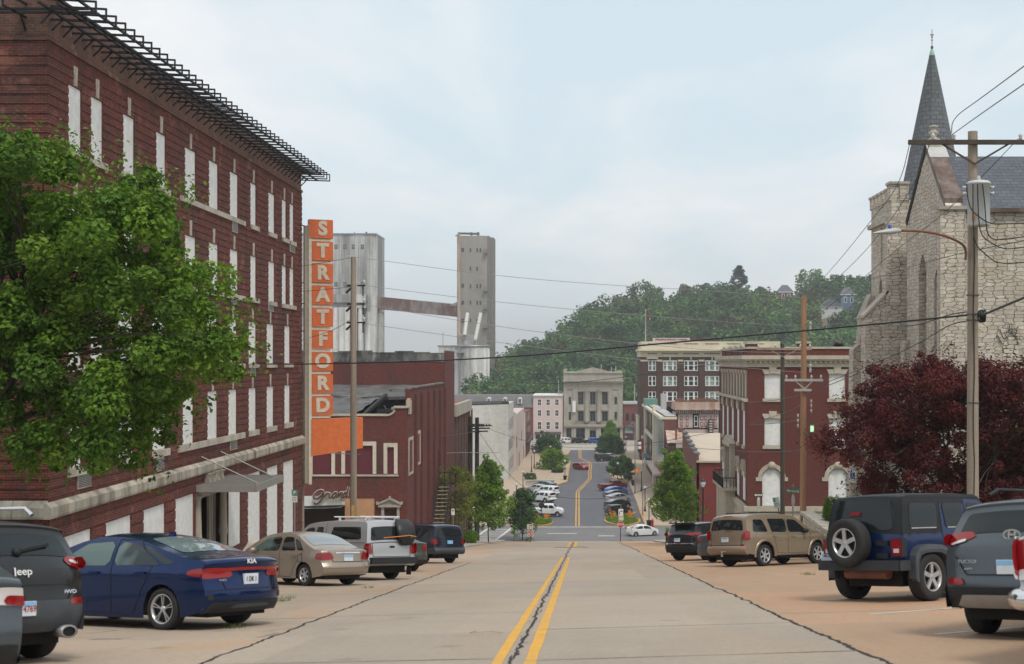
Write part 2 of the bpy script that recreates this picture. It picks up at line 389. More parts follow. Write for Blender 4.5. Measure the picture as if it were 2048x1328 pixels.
ground_mat('asphalt_pale', (0.19, 0.187, 0.19), (0.165, 0.163, 0.166), (0.14, 0.138, 0.14), s1=0.25)
ground_mat('concrete_pale', (0.43, 0.40, 0.36), (0.38, 0.355, 0.325), (0.33, 0.31, 0.28))
ground_mat('earth', (0.17, 0.14, 0.10), (0.12, 0.12, 0.07), (0.10, 0.09, 0.06), s1=0.2)
ground_mat('lawn', (0.055, 0.085, 0.025), (0.075, 0.10, 0.03), (0.10, 0.09, 0.04), s1=0.6)
ground_mat('seal_black', (0.030, 0.030, 0.034), (0.05, 0.048, 0.05), (0.03, 0.03, 0.03), s1=2.0)
ground_mat('joint_line', (0.14, 0.12, 0.105), (0.20, 0.17, 0.145), (0.16, 0.14, 0.12), s1=1.5)
ground_mat('yellow_line', (0.68, 0.375, 0.075), (0.60, 0.335, 0.07), (0.46, 0.31, 0.14), s1=1.5)
ground_mat('white_line', (0.62, 0.60, 0.56), (0.52, 0.49, 0.45), (0.44, 0.40, 0.35), s1=1.5)
def sheet(name, xs, ys, off, m, zf=G, kind='structure'):
 g = MB(); g.grid([[(x, y, zf(x, y) + off) for x in xs] for y in ys], True)
 return struct(g.build(name, m, recalc=False), kind)
def rng(a, b, s):
 n = max(1, int(round((b - a) / s))); return [a + (b - a) * i / n for i in range(n + 1)]
YR = rng(-12, 150, 6) + rng(154, 174, 2)
JL = [(-12, -3.7), (13.8, -4.15), (27, -4.5), (51, -5.0), (66, -5.25), (110, -5.5), (174, -5.6)]
JR = [(-12, 2.95), (14, 3.0), (30, 3.05), (67, 3.4), (110, 4.0), (174, 4.6)]
jl = lambda y: interp(JL, y); jr = lambda y: interp(JR, y)
KL, KRt = -9.9, 9.3
def strip_sheet(name, fa, fb, ys, off, m, n=6):
 g = MB(); g.grid([[(lerp(fa(y), fb(y), i / n), y, G(lerp(fa(y), fb(y), i / n), y) + off) for i in range(n + 1)] for y in ys], True)
 return struct(g.build(name, m, recalc=False))
gx = [-4000, -1500, -600, -200, -80, -40, -24, -14, -9, -5, 0, 5, 9, 11.6, 16, 24, 40, 80, 200, 600, 1500, 4000]
gy = [-60, -30] + YR + [176, 200, 260, 340, 420, 520, 700, 1000, 1600, 2600, 5000]
sheet('ground', gx, gy, -0.16, 'earth')
strip_sheet('road', jl, jr, YR, 0.0, 'concrete')
strip_sheet('parking_lane', lambda y: KL, jl, YR, 0.0, 'concrete_mixed')
strip_sheet('parking_lane', jr, lambda y: KRt, YR, 0.0, 'concrete_warm')
def kerb_walk(name, xa, xb, ys, m, h=0.15, edge=None, edge_m=None):
 """raised pavement between xa (kerb side) and xb, with its kerb face"""
 g = MB(); rows = []
 s = 1 if xb > xa else -1
 for y in ys:
  z0 = G(xa, y)
  rows.append([(xa, y, z0 - 0.12), (xa, y, z0 + h - 0.02), (xa + s * 0.02, y, z0 + h), (xa + s * .16, y, z0 + h + .001), (lerp(xa, xb, .5), y, G(xa, y) + h + .02), (xb, y, G(xa, y) + h + .04)])
 g.grid(rows, False); return struct(g.build(name, m))
kerb_walk('sidewalk', KL, -15.2, YR, 'sidewalk_concrete')
kerb_walk('sidewalk', KRt, 14.6, [y for y in YR if y > 69], 'sidewalk_concrete')
kerb_walk('sidewalk', KRt, 11.45, [y for y in YR if y < 76], 'sidewalk_concrete')
def ragged(path, w, seed, dense=0.35, off=0.005, jit=0.5, n_sub=0):
 rnd = random.Random(seed); g = MB(); pts = []
 for (x0, y0), (x1, y1) in zip(path, path[1:]):
  L = math.hypot(x1 - x0, y1 - y0); n = max(1, int(L / dense))
  pts += [(lerp(x0, x1, i / n), lerp(y0, y1, i / n)) for i in range(n)]
 pts.append(path[-1]); rows = []; cx = 0.0
 alongy = abs(path[-1][1] - path[0][1]) > abs(path[-1][0] - path[0][0])
 for (x, y) in pts:
  cx = cx * 0.75 + rnd.uniform(-1, 1) * w * jit * 0.5
  a = w * rnd.uniform(0.25, 0.85) * 0.5 + cx; b = -w * rnd.uniform(0.25, 0.85) * 0.5 + cx
  if alongy: q = [(x + b, y), (x + a, y)]
  else: q = [(x, y + b), (x, y + a)]
  rows.append([(u, v, G(u, v) + off) for u, v in q])
 g.grid(rows, False)
 return g
def yl(y): return interp([(-12, -.70), (13.8, -.72), (70, -.83), (172, -1.0)], y)
g = ragged([(yl(y) - .01, y) for y in rng(-10, 71, 3)], 0.055, 3, 0.12, 0.009, .7)
g2 = ragged([(yl(y) - .01, y) for y in rng(71, 172, 3)], 0.10, 33, 0.4, 0.009, 1.2)
rnd = random.Random(9)
for y in rng(2, 60, 0.5):
 x = yl(y) + rnd.uniform(-.05, .05); L = rnd.uniform(.12, .5); s = rnd.uniform(.006, .018); dx = rnd.uniform(-.06, .06)
 g.face([(x - s, y, G(x, y) + .010), (x + s, y, G(x, y) + .010), (x + dx + s * .3, y + L, G(x, y + L) + .010), (x + dx - s * .3, y + L, G(x, y + L) + .010)])
struct(g.build('road_crack', 'seal_black')); struct(g2.build('road_crack', 'seal_black'))
struct(ragged([(jr(y), y) for y in rng(-10, 76, 3)], 0.085, 4, 0.14, 0.006, .7).build('road_crack', 'seal_black'))
struct(ragged([(jr(y), y) for y in rng(82, 172, 4)], 0.14, 44, 0.4, 0.006, .7).build('road_crack', 'seal_black'))
struct(ragged([(jl(y), y) for y in rng(-10, 64, 3)], 0.075, 5, 0.14, 0.006, .7).build('road_crack', 'seal_black'))
g = MB()
for i, y in enumerate([8.6, 14.6, 23, 32, 41.2, 50.5, 60, 69, 79, 90, 104, 120]):
 r_ = ragged([(jl(y) + .05, y + .1), (-.95, y)], 0.05 + y * .0004, 50 + i, 0.5, 0.005, .35); g.grid([r_.v[k:k + 2] for k in range(0, len(r_.v), 2)], False)
for i, y in enumerate([9.6, 14.3, 18.8, 28.8, 38.1, 47.4, 56.6, 66, 76, 88, 100, 118]):
 r_ = ragged([(-.6, y), (jr(y) - .05, y + .22)], 0.05 + y * .0004, 80 + i, 0.5, 0.005, .35); g.grid([r_.v[k:k + 2] for k in range(0, len(r_.v), 2)], False)
for i, y in enumerate([12, 21, 30, 39, 48, 57, 66, 77, 90]):
 r_ = ragged([(jr(y) + .05, y), (KRt, y + .3)], 0.05, 110 + i, 0.5, 0.005, .35); g.grid([r_.v[k:k + 2] for k in range(0, len(r_.v), 2)], False)
 r_ = ragged([(KL, y + 2), (jl(y) - .05, y + 1.8)], 0.06, 140 + i, 0.5, 0.005, .35); g.grid([r_.v[k:k + 2] for k in range(0, len(r_.v), 2)], False)
struct(g.build('slab_joint', 'joint_line'))
rnd = random.Random(31); g = MB()
for i in range(13):
 x, y = rnd.uniform(-8.5, 8.5), rnd.uniform(13, 70); pts = [(x, y)]
 for k in range(rnd.randint(3, 6)): x += rnd.uniform(-.5, .9); y += rnd.uniform(-.4, .9); pts.append((x, y))
 r_ = ragged(pts, .035, 200 + i, .25, .006, .6); g.grid([r_.v[k:k + 2] for k in range(0, len(r_.v), 2)], False)
struct(g.build('hairline_crack', 'joint_line'))
g = ragged([(5.0, 52), (6.6, 47.2), (7.7, 44)], 0.10, 7, 0.2, 0.007, .8); struct(g.build('road_crack', 'seal_black'))
g = ragged([(-6.3, 44.5), (-5.4, 44.0)], 0.16, 8, 0.2, 0.007, .8); struct(g.build('road_crack', 'seal_black'))
g = ragged([(-6.6, 27.5), (-8.6, 24.0)], 0.08, 18, 0.2, 0.007, .8); struct(g.build('road_crack', 'seal_black'))
def band(name, path, w, m, off=0.0045, seed=1, wob=0.0):
 g = MB(); rnd = random.Random(seed); rows = []
 for k, (x, y) in enumerate(path):
  a = Vector(path[max(k - 1, 0)]); b = Vector(path[min(k + 1, len(path) - 1)]); d = (b - a).normalized(); nrm = Vector((d.y, -d.x))
  w0 = w / 2 + rnd.uniform(-wob, wob); w1 = w / 2 + rnd.uniform(-wob, wob)
  rows.append([(x + nrm.x * s, y + nrm.y * s, G(x + nrm.x * s, y + nrm.y * s) + off) for s in (-w0, w1)])
 g.grid(rows, False); o = g.build(name, m)
 return struct(o)
for dx, w_ in ((-.165, .118), (.185, .135)):
 band('yellow_line', [(yl(y) + dx, y) for y in rng(-8, 70.5, 0.8)], w_, 'yellow_line', seed=int(dx * 100), wob=.008)
 band('yellow_line', [(yl(y) + dx * 1.9, y) for y in rng(118, 168, 2)], .30, 'yellow_line', seed=7)
g = MB(); g.grid([[(x, y, G(x, y) + .006) for x in rng(-2.3, .55, .4)] for y in (112, 116)], False); struct(g.build('road_patch', 'joint_line'))
for (x0, y0, x1, y1) in ((4.4, 24.4, 8.6, 27.1), (4.35, 20.35, 8.6, 23.05), (4.3, 16.4, 8.6, 19.1), (4.2, 12.4, 8.6, 15.1)):
 band('parking_line', [(lerp(x0, x1, t / 8), lerp(y0, y1, t / 8)) for t in range(9)], .10, 'white_line', seed=int(y0), wob=.006)
t = thing('low_wall', 'low pale stone wall along the kerb end behind the lower left parked cars', 'wall', (-7.6, 250.5, ZL)); g = MB(); g.box(-10.4, -5.1, 250.3, 250.8, ZL, ZL + 1.0); g.build('stonework', 'grey_stone', t); g = MB(); g.box(-10.5, -5.0, 250.2, 250.9, ZL + 1.0, ZL + 1.12); g.build('cap', 'limestone', t)
sheet('street', rng(-160, 160, 16), [173.4, 181, 189.2], 0.012, 'asphalt_pale')
sheet('road', rng(-9.8, 9.0, 3), rng(189.2, 352, 12), 0.012, 'asphalt')
sheet('street', rng(-160, 160, 16), [352, 362, 374], 0.012, 'concrete_pale')
def yc(y): return interp([(189, -.57), (240, -.68), (266, 1.65), (283, 1.75), (300, 2.0), (309, 1.9), (322, -.3), (352, -.45)], y)
for dx in (-.36, .36):
 band('yellow_line', [(yc(y) + dx * .62, y) for y in rng(189.5, 351, 1.5)], .17, 'yellow_line', off=0.017, seed=3, wob=.02)
band('stop_line', [(-8, 188.6), (8.6, 188.6)], .5, 'white_line', off=.017)
band('stop_line', [(-4.6, 181.5), (-.6, 181.5)], .5, 'white_line', off=.017)
band('stop_line', [(2.2, 179.0), (4.4, 179.0)], .6, 'white_line', off=.017)
band('lane_line', [(-7, 308.5), (8.5, 308.5)], .55, 'white_line', off=.017)
for (a, b) in ((-14.4, -12.8), (-11.2, -9.7)):
 band('crosswalk', [(a, 174.2), (b, 187.5)], .40, 'white_line', off=.017)
for k in range(6):
 band('crosswalk', [(-13.6 + k * .2, 176 + k * 2), (-11.2 + k * .2, 176 + k * 2)], .42, 'white_line', off=.017)
for k in range(6):
 band('parking_line', [(-8.6, 206 + k * 7), (-4.2, 202 + k * 7)], .22, 'white_line', off=.017)
 band('parking_line', [(8.4, 200 + k * 7), (4.4, 196 + k * 7)], .22, 'white_line', off=.017)
def slab(name, poly, m, h=0.16, z=ZL):
 g = MB(); g.prism([Vector(p) for p in poly], z - .1, z + h, 'xy'); return struct(g.build(name, m))
slab('sidewalk', [(-9.8, 189.3), (-9.8, 351), (-15, 351), (-15, 189.3)], 'sidewalk_tan')
slab('sidewalk', [(9.0, 189.3), (15.5, 189.3), (15.5, 351), (9.0, 351)], 'sidewalk_tan')
slab('sidewalk', [(-40, 374), (-40, 392), (40, 392), (40, 374)], 'sidewalk_concrete')
slab('pavement', [(-60, 189.4), (-15.02, 189.4), (-15.02, 262), (-60, 262)], 'sidewalk_tan', .06)
LB = [(-9.78, 246), (-4.9, 250), (-2.8, 258), (-2.6, 311), (-5, 318), (-9.78, 322)]
RB = [(8.98, 258), (6.2, 262), (5.9, 276), (6.2, 300), (8.98, 308)]
LB2 = [(-9.78, 330), (-3.4, 333), (-2.9, 349), (-9.78, 350.5)]
RB2 = [(8.98, 322), (4.4, 326), (3.6, 340), (4.4, 350), (8.98, 350.5)]
for b_ in (LB, RB, LB2, RB2): slab('sidewalk', b_, 'sidewalk_tan', .163)
def kerb_line(poly, closed=False, w=.22, h=.18, m='yellow_paint', z=ZL):
 g = MB(); pts = poly + ([poly[0]] if closed else [])
 for a, b in zip(pts, pts[1:]): g.bar((a[0], a[1], z + h / 2), (b[0], b[1], z + h / 2), w, h + .02)
 return struct(g.build('kerb', m))
kerb_line(LB); kerb_line(RB); kerb_line(LB2); kerb_line(RB2)
kerb_line([(9.0, 190), (9.0, 212)]); kerb_line([(9.0, 310), (9.0, 321)])
def oval(cx, cy, rx, ry, n=20): return [(cx + rx * math.cos(2 * math.pi * i / n), cy + ry * math.sin(2 * math.pi * i / n)) for i in range(n)]
HW = -14.5
hy = lambda px: DX(px, HW)
hotel = thing('brick_hotel', 'tall derelict dark red brick hotel with white boarded windows and bare black cornice frame', 'building', (HW, 36.7, G(-14, 40)))
HY0, HY1 = hy(96.1), hy(603.4)
HB = HW - 16
cols_up = [(136.5, 159.5), (181.5, 202.5), (246, 266), (312, 329), (369.5, 389.5), (417.5, 434.5), (459.5, 474.5), (500.5, 511), (536.5, 548), (563.5, 571.5), (579, 586.5)]
cols_lo = [(136.5, 159.5), (181.5, 202.5), (235, 263), (304.5, 328.4), (365, 385), (414.5, 432.7), (456.6, 472), (497, 510.8), (533, 546), (568.5, 579)]
rows_ = [(cols_up, 5.99, 7.84), (cols_up, 2.78, 4.63), (cols_lo, -.11, 1.72), (cols_lo, -3.05, -1.19)]
gcols = [(123.2, 182.4), (210.7, 262.4), (286, 330), (350, 387.7), (457.2, 481.3), (495, 520.7), (533, 556), (565.6, 587.2)]
openings = []; winlist = []
for ri, (cc, z0, z1) in enumerate(rows_):
 for (a, b) in cc:
  b += 3.2 * (1 - (a - 136) / 600); openings.append((hy(a), hy(b), z0, z1)); winlist.append((ri, hy(a), hy(b), z0, z1))
gwin = []
for (a, b) in gcols:
 y0, y1 = hy(a), hy(b); zb = max(G(-14, y0) + 0.75, -9.4) if y1 < 58 else G(-14, y1) + .6
 openings.append((y0, y1, zb, -4.94)); gwin.append((y0, y1, zb, -4.94))
ENT = (hy(391.5), hy(455.5), G(-14, 52) - .2, -4.98); openings.append(ENT)
def pierced(g, ya, yb, za, zb, opens, x, facing=1):
 """wall surface pieces in plane x with rectangular holes"""
 ysp = sorted({ya, yb, *[clamp(v, ya, yb) for o in opens for v in o[:2]]});
 for y0, y1 in zip(ysp, ysp[1:]):
  if y1 - y0 < 1e-5: continue
  ym = (y0 + y1) / 2
  hs = sorted([(max(o[2], za), min(o[3], zb)) for o in opens if o[0] < ym < o[1] and o[3] > za and o[2] < zb])
  z = za
  for h0, h1 in hs + [(zb, zb)]:
   if h0 - z > 1e-5: g.face([(x, y0, z), (x, y1, z), (x, y1, h0), (x, y0, h0)])
   z = max(z, h1)
def reveals(g, opens, x, d):
 for (y0, y1, z0, z1) in opens:
  g.face([(x, y0, z0), (x, y0, z1), (x - d, y0, z1), (x - d, y0, z0)]); g.face([(x, y1, z0), (x, y1, z1), (x - d, y1, z1), (x - d, y1, z0)])
  g.face([(x, y0, z0), (x, y1, z0), (x - d, y1, z0), (x - d, y0, z0)]); g.face([(x, y0, z1), (x, y1, z1), (x - d, y1, z1), (x - d, y0, z1)])
g = MB(); ZT = 8.72
pierced(g, HY0, HY1, -12, ZT, openings, HW); reveals(g, openings, HW, .10)
g.face([(HB, HY0, -12), (HW, HY0, -12), (HW, HY0, ZT), (HB, HY0, ZT)])
g.face([(HB, HY1, -12), (HW, HY1, -12), (HW, HY1, ZT), (HB, HY1, ZT)])
g.face([(HB, HY0, -12), (HB, HY1, -12), (HB, HY1, ZT), (HB, HY0, ZT)])
z = -3.74; k = 0
while z < 8.5:
 z1 = z + .185
 segs = []; blocked = sorted([(o[0], o[1]) for o in openings if o[2] - .02 < z1 and o[3] + .02 > z])
 y = HY0 - .024
 for (a, b) in blocked + [(HY1 + .02, HY1 + .02)]:
  if a - y > .05: g.box(HW, HW + .018, y, a, z, z1)
  y = b
 g.box(HB, HW - .001, HY0 - .026, HY0, z, z1)
 g.box(HB + 1, HW + .02, HY1, HY1 + .026, z, z1)
 z += .262; k += 1
z = -8.6
while z < -4.4:
 z1 = z + .30; blocked = sorted([(o[0], o[1]) for o in openings if o[2] - .02 < z1 and o[3] + .02 > z]); y = HY0
 for (a, b) in blocked + [(HY1 + .02, HY1 + .02)]:
  if .3 < a - y: g.box(HW, HW + .028, y, a, z, z1)
  y = b
 g.box(HB, HW - .001, HY0 - .026, HY0, z, z1)
 z += .37
g.build('wall', 'hotel_brick', hotel)
g = MB()
g.box(HB, HW + .05, HY0 - .05, HY1 + .05, ZT, 8.84)
g.build('string_course', 'rough_brick', hotel)
g = MB(); g.box(HB, HW - .02, HY0 + .02, HY1 - .02, 8.84, 9.98); g.build('parapet', 'rough_brick', hotel)
g = MB(); g.box(HB, HW + .02, HY0 - .02, HY1 + .02, 9.98, 10.06); g.build('coping', 'black_steel', hotel)
def belt_prof(x, s): return None
g = MB()
by = HY0 - .2; n = 0
while by < HY1 + .1:
 y1 = min(by + .93, HY1 + .12)
 for (p0, p1) in (((HW, -4.29), (HW + .16, -4.29)),):
  g.prism([(HW - .05, -4.29), (HW + .14, -4.29), (HW + .16, -4.22), (HW + .16, -3.98), (HW + .02, -3.85), (HW - .05, -3.85)], by, y1 - .012, 'xz')
 by = y1
bx = HW
while bx > HB:
 g.prism([(HY0 - .19, -4.22), (HY0 - .17, -4.29), (HY0 + .05, -4.29), (HY0 + .05, -3.80), (HY0 - .02, -3.80), (HY0 - .19, -3.98)], bx - .93 + .012, bx - (.0 if bx < HW else .001), 'yz'); bx -= .93
g.build('stone_belt', 'belt_stone', hotel)
for (ri, y0, y1, z0, z1) in winlist:
 g = MB(); g.box(HW - .10, HW - .035, y0, y1, z0, z1)
 if ri == 1 and 50 < y0 < 53.5: g.box(HW - .036, HW - .033, y0, y1, z0 + .6, z0 + .61)
 wn = g.build('window', 'white_board', hotel)
 yc_ = (y0 + y1) / 2; g = MB()
 for (s0, s1) in ((-.17, -.055), (-.05, .05), (.055, .17)):
  g.prism([(yc_ + s0 * .6, z1 + .02), (yc_ + s1 * .6, z1 + .02), (yc_ + s1 * .9, z1 + .58), (yc_ + s0 * .9, z1 + .58)], HW, HW + .032 + (.012 if s0 == -.05 else 0), 'yz')
 g.build('keystone', 'limestone', wn)
def sill(pa, pb, zt, h=.2):
 g = MB(); g.box(HW - .09, HW + .09, hy(pa), hy(pb), zt - h, zt - .004); g.build('sill', 'limestone', hotel)
for (a, b) in ((134.5, 171), (179, 211), (242, 275), (309, 337), (359, 488), (501, 516), (536.5, 551), (563.5, 576), (579, 590)):
 sill(a, b, 5.99); sill(a, b, 2.78)
for (a, b) in ((134, 171), (179, 211), (233, 272), (303, 336), (355, 487), (497, 515.5), (533, 551), (568, 584)):
 sill(a, b, -.11); sill(a, b, -3.05, .24)
def vent(pa, pb, ya, yb, m='vent_dark'):
 y0, y1 = hy(pa), hy(pb); k = -(VX - pa) / HW * -1; kk = (VX - pa) / abs(HW)
 z1, z0 = (HY - ya) / kk, (HY - yb) / kk
 g = MB(); g.box(HW + .001, HW + .04, y0, y1, z0, z1)
 v = g.build('vent', 'limestone' if m == 'white' else 'light_grey_metal', hotel)
 g = MB(); n = 8
 for i in range(n):
  a = lerp(z0 + .04, z1 - .04, i / n); b = lerp(z0 + .04, z1 - .04, (i + .55) / n)
  g.box(HW + .041, HW + .05, y0 + .05, y1 - .05, a, b)
 g.build('grille', m if m != 'white' else 'vent_dark', v)
vent(463.5, 474, 441, 463); vent(579, 589, 484, 503); vent(461.5, 472, 588, 608); vent(536, 546, 602, 622); vent(461.5, 472, 738, 755)
vent(500, 510, 734, 752); vent(459.5, 473, 881, 901, 'white'); vent(311.5, 326, 916, 944); vent(153, 180, 946, 979, 'white')
for (y0, y1, z0, z1) in gwin:
 g = MB(); g.box(HW - .10, HW - .04, y0, y1, z0, z1)
 if y1 - y0 > 1.6: g.box(HW - .041, HW - .037, (y0 + y1) / 2 - .006, (y0 + y1) / 2 + .006, z0, z1)
 g.build('board', 'white_board', hotel)
br_y = [HY0 - .55 + .78 * i for i in range(44)]
for y in br_y:
 g = MB()
 g.bar((HW - .25, y, 9.72), (HW + 1.52, y, 9.62), .045, .055); g.bar((HW + 1.50, y, 9.64), (HW + 1.50, y, 9.28), .045, .05)
 g.bar((HW - .02, y, 9.34), (HW + 1.52, y, 9.29), .045, .055); g.bar((HW + .02, y, 9.04), (HW + .33, y, 9.36), .04, .045)
 g.build('bracket', 'black_steel', hotel)
for (x, z) in ((.30, 9.40), (.52, 9.69), (.80, 9.36), (1.02, 9.67)):
 g = MB(); g.bar((HW + x, HY0 - 1.4, z), (HW + x, HY1 + .1, z), .07, .06); g.build('rail', 'black_steel', hotel)
for x in [HW - .6 - .85 * i for i in range(12)]:
 g = MB(); g.bar((x, HY0 + .2, 9.72), (x, HY0 - 1.5, 9.62), .045, .055); g.bar((x, HY0 - 1.48, 9.64), (x, HY0 - 1.48, 9.28), .045, .05)
 g.bar((x, HY0, 9.34), (x, HY0 - 1.5, 9.29), .045, .055); g.bar((x, HY0 - .02, 8.98), (x, HY0 - .40, 9.36), .04, .045)
 g.build('bracket', 'black_steel', hotel)
for (yy, z) in ((.30, 9.40), (.80, 9.36), (1.02, 9.67)):
 g = MB(); g.bar((HB, HY0 - yy, z), (HW + 1.4, HY0 - yy, z), .07, .06); g.build('rail', 'black_steel', hotel)
ey0, ey1 = ENT[0], ENT[1]; eg = ENT[2]
g = MB(); g.box(HW - 1.6, HW - 1.5, ey0, ey1, eg, -4.98); g.box(HW - 1.5, HW - .14, ey0 - .02, ey0, eg, -4.98); g.box(HW - 1.5, HW - .14, ey1, ey1 + .02, eg, -4.98); g.box(HW - 1.5, HW, ey0, ey1, eg - .1, eg + .35)
ent = g.build('entrance', 'brown_void', hotel)
g = MB()
for yy in (ey0 + .42, ey1 - .5):
 g.lathe([(.0, eg), (.2, eg), (.2, eg + .5), (.15, eg + .7), (.14, -7.1), (.19, -6.9), (.16, -6.6), (.13, -5.3), (.19, -5.1), (0, -5.0)], (HW - .05, yy, 0), 'z', 12)
 g.box(HW - .28, HW - .02, yy - .17, yy + .17, -5.1, -4.98)
g.box(HW - .3, HW - .05, ey0 + .2, ey1 - .2, -5.25, -4.98)
g.build('column', 'limestone', hotel)
g = MB(); g.box(HW - .55, HW - .5, ey0 + .75, ey0 + 1.95, eg + .35, -5.6); dr = g.build('door', 'light_grey_metal', hotel)
g = MB(); g.box(HW - .499, HW - .485, ey0 + .87, ey0 + 1.83, eg + .6, -5.8); g.build('pane', 'window_glass', dr)
for i in range(3):
 yy = ey1 - 1.3 + i * .36; g = MB(); g.box(HW - .5, HW - .4, yy, yy + .24, eg + .3, -5.2); g.build('pilaster', 'belt_stone', hotel)
for i in range(4):
 yy = ey0 + 1.1 + i * .62; g = MB()
 g.prism([(HW, -4.9), (HW + .25, -4.86), (HW + .2, -4.45), (HW + .3, -4.32), (HW, -4.32)], yy, yy + .26, 'xz'); g.build('console', 'belt_stone', hotel)
g = MB(); cx = -12.23
g.bar((HW, ey0 - .02, -4.79), (cx, ey0 - .02, -4.79), .08, .27); g.bar((HW, ey1 - .1, -4.79), (cx, ey1 - .1, -4.79), .08, .27); g.bar((cx, ey0 - .06, -4.79), (cx, ey1 - .06, -4.79), .08, .27)
for i in range(1, 12):
 yy = lerp(ey0, ey1 - .1, i / 12); g.bar((HW, yy, -4.73), (cx, yy, -4.73), .10, .13)
g.face([(HW, ey0, -4.84), (cx, ey0, -4.84), (cx, ey1 - .1, -4.84), (HW, ey1 - .1, -4.84)])
cn = g.build('canopy', 'canopy_metal', hotel)
for (pa, ya, pb, yb) in ((402, 913, 505.5, 967), (441, 902.7, 539, 954)):
 ya_ = hy(pa); a = Vector((HW, ya_, (HY - ya) * ya_ / F)); yb_ = clamp(DX(pb, cx - .15), ey0, ey1); b = Vector((cx - .15, ya_ + .2, -4.68))
 g = MB(); g.tube([a, b], .025, 6); g.build('rod', 'grey_metal', cn)
g = MB(); y0 = hy(462); y1 = hy(494)
g.prism([(y0 - .6, G(-13, y0) + .1), (y1 + 1, G(-13, y1) + .1), (y1 + 1, -7.9), (y1, -7.9), (y0 - .6, -8.6)], HW + .02, HW + .6, 'yz'); g.build('stair_cheek', 'limestone', hotel)
sgn = thing('vertical_sign', 'tall orange and cream vertical sign of stacked white letters on the hotel corner', 'sign', (-13.0, 70.6, -3.0))
SY = 70.4; k70 = F / SY
yaw = R(24)
def sq(px, py, d=0.0):
 x = PX(px, SY); return Vector((x + 0.0, SY + (x - PX(617, SY)) * math.tan(yaw) + d, PZ(py, SY)))
def sbox(g, p0, p1, y0, y1, th, front=0.0):
 a, b = sq(p0, y0), sq(p1, y0); zt, zb = PZ(y0, SY), PZ(y1, SY)
 n = Vector((math.sin(yaw), -math.cos(yaw), 0))
 q = [a + n * front, b + n * front, b - n * (th - front), a - n * (th - front)]
 i = len(g.v); g.v += [Vector((v.x, v.y, zt)) for v in q] + [Vector((v.x, v.y, zb)) for v in q]
 for f in ((0, 1, 2, 3), (7, 6, 5, 4), (0, 4, 5, 1), (1, 5, 6, 2), (2, 6, 7, 3), (3, 7, 4, 0)): g.f.append(tuple(i + t for t in f)); g.sm.append(False)
g = MB(); sbox(g, 617.3, 623.2, 449, 969, .42); g.build('spine', 'sign_cream', sgn)
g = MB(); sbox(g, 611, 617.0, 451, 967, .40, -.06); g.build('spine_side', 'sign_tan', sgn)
letters = 'STRATFORD'
txt_rot = (math.pi / 2, 0, yaw)
for i, ch in enumerate(letters):
 y0 = 438.2 + i * 44.35; y1 = y0 + 37.6
 g = MB(); sbox(g, 623.4 if i else 618.5, 662.2, y0, y1, .42, .03); bx_ = g.build('letter_box', 'sign_orange', sgn)
 c = (sq(643, (y0 + y1) / 2) + Vector((math.sin(yaw), -math.cos(yaw), 0)) * .045)
 t = text('letter', ch, 'sign_cream', bx_, c, .98, txt_rot, .012, sx=1.0, bold=.046)
 g = MB(); sbox(g, 623.4, 658, y1 + .8, y1 + 6.0, .30, -.02); g.build('divider', 'sign_cream', sgn)
g = MB()
n = Vector((math.sin(yaw), -math.cos(yaw), 0))
q = [sq(622.5, 838.5), sq(718, 836.5), sq(718, 899), sq(622.5, 912.5)]
A = [p + n * .06 for p in q]; B = [p - n * .34 for p in q]
g.face(A); g.face(B[::-1])
for i in range(4): g.face([A[i], B[i], B[(i + 1) % 4], A[(i + 1) % 4]])
g.build('panel', 'sign_orange_light', sgn)
g = MB()
for yy in (452, 566, 607, 662, 707, 800, 842, 915):
 a = Vector((HW + .0, HY1 - .15, PZ(yy, SY))); b = sq(612, yy) - n * .2; g.tube([a, b], .035, 6)
g.build('arm', 'rust_metal', sgn)
pp = thing('sign_pole', 'thin rusty steel pipe standing at the far hotel corner below the vertical sign', 'pole', (PX(604.5, 69.5), 71.2, G(-12, 70)))
x = PX(604.8, 71); g = MB(); g.tube([(x, 71, G(-12, 71)), (x, 71, PZ(745, 71))], .10, 10); g.build('shaft', 'pole_wood', pp)
g = MB(); g.lathe([(.10, -.1), (.16, -.1), (.16, .1), (.10, .1)], (x, 71, PZ(962, 71)), 'z', 10); g.build('collar', 'rust_metal', pp)
TX = -14.2; TD = DX(815, TX); TD2 = DX(888, TX); TD3 = DX(904, TX); kT = F / TD
th = thing('brick_theatre', 'derelict red brick theatre with collapsed roof behind a stepped front parapet', 'building', (TX, TD, G(-14, TD)))
tz = lambda py: PZ(py, TD); tx = lambda px: PX(px, TD)
XL = -42.0; gz = -18
front_open = [(tx(622), tx(666), tz(949), tz(888)), (tx(687), tx(748.5), tz(947.5), tz(890)), (tx(771.5), tx(791), tz(947.5), tz(893)), (tx(604), tx(690), gz, tz(1008)), (tx(766), tx(795), gz, tz(1019)), (tx(708), tx(749), gz, tz(996))]
def pierced_x(g, xa, xb, za, zb, opens, y):
 xs = sorted({xa, xb, *[clamp(v, xa, xb) for o in opens for v in o[:2]]})
 for x0, x1 in zip(xs, xs[1:]):
  if x1 - x0 < 1e-5: continue
  xm = (x0 + x1) / 2; z = za
  for h0, h1 in sorted([(max(o[2], za), min(o[3], zb)) for o in opens if o[0] < xm < o[1] and o[3] > za and o[2] < zb]) + [(zb, zb)]:
   if h0 - z > 1e-5: g.face([(x0, y, z), (x1, y, z), (x1, y, h0), (x0, y, h0)])
   z = max(z, h1)
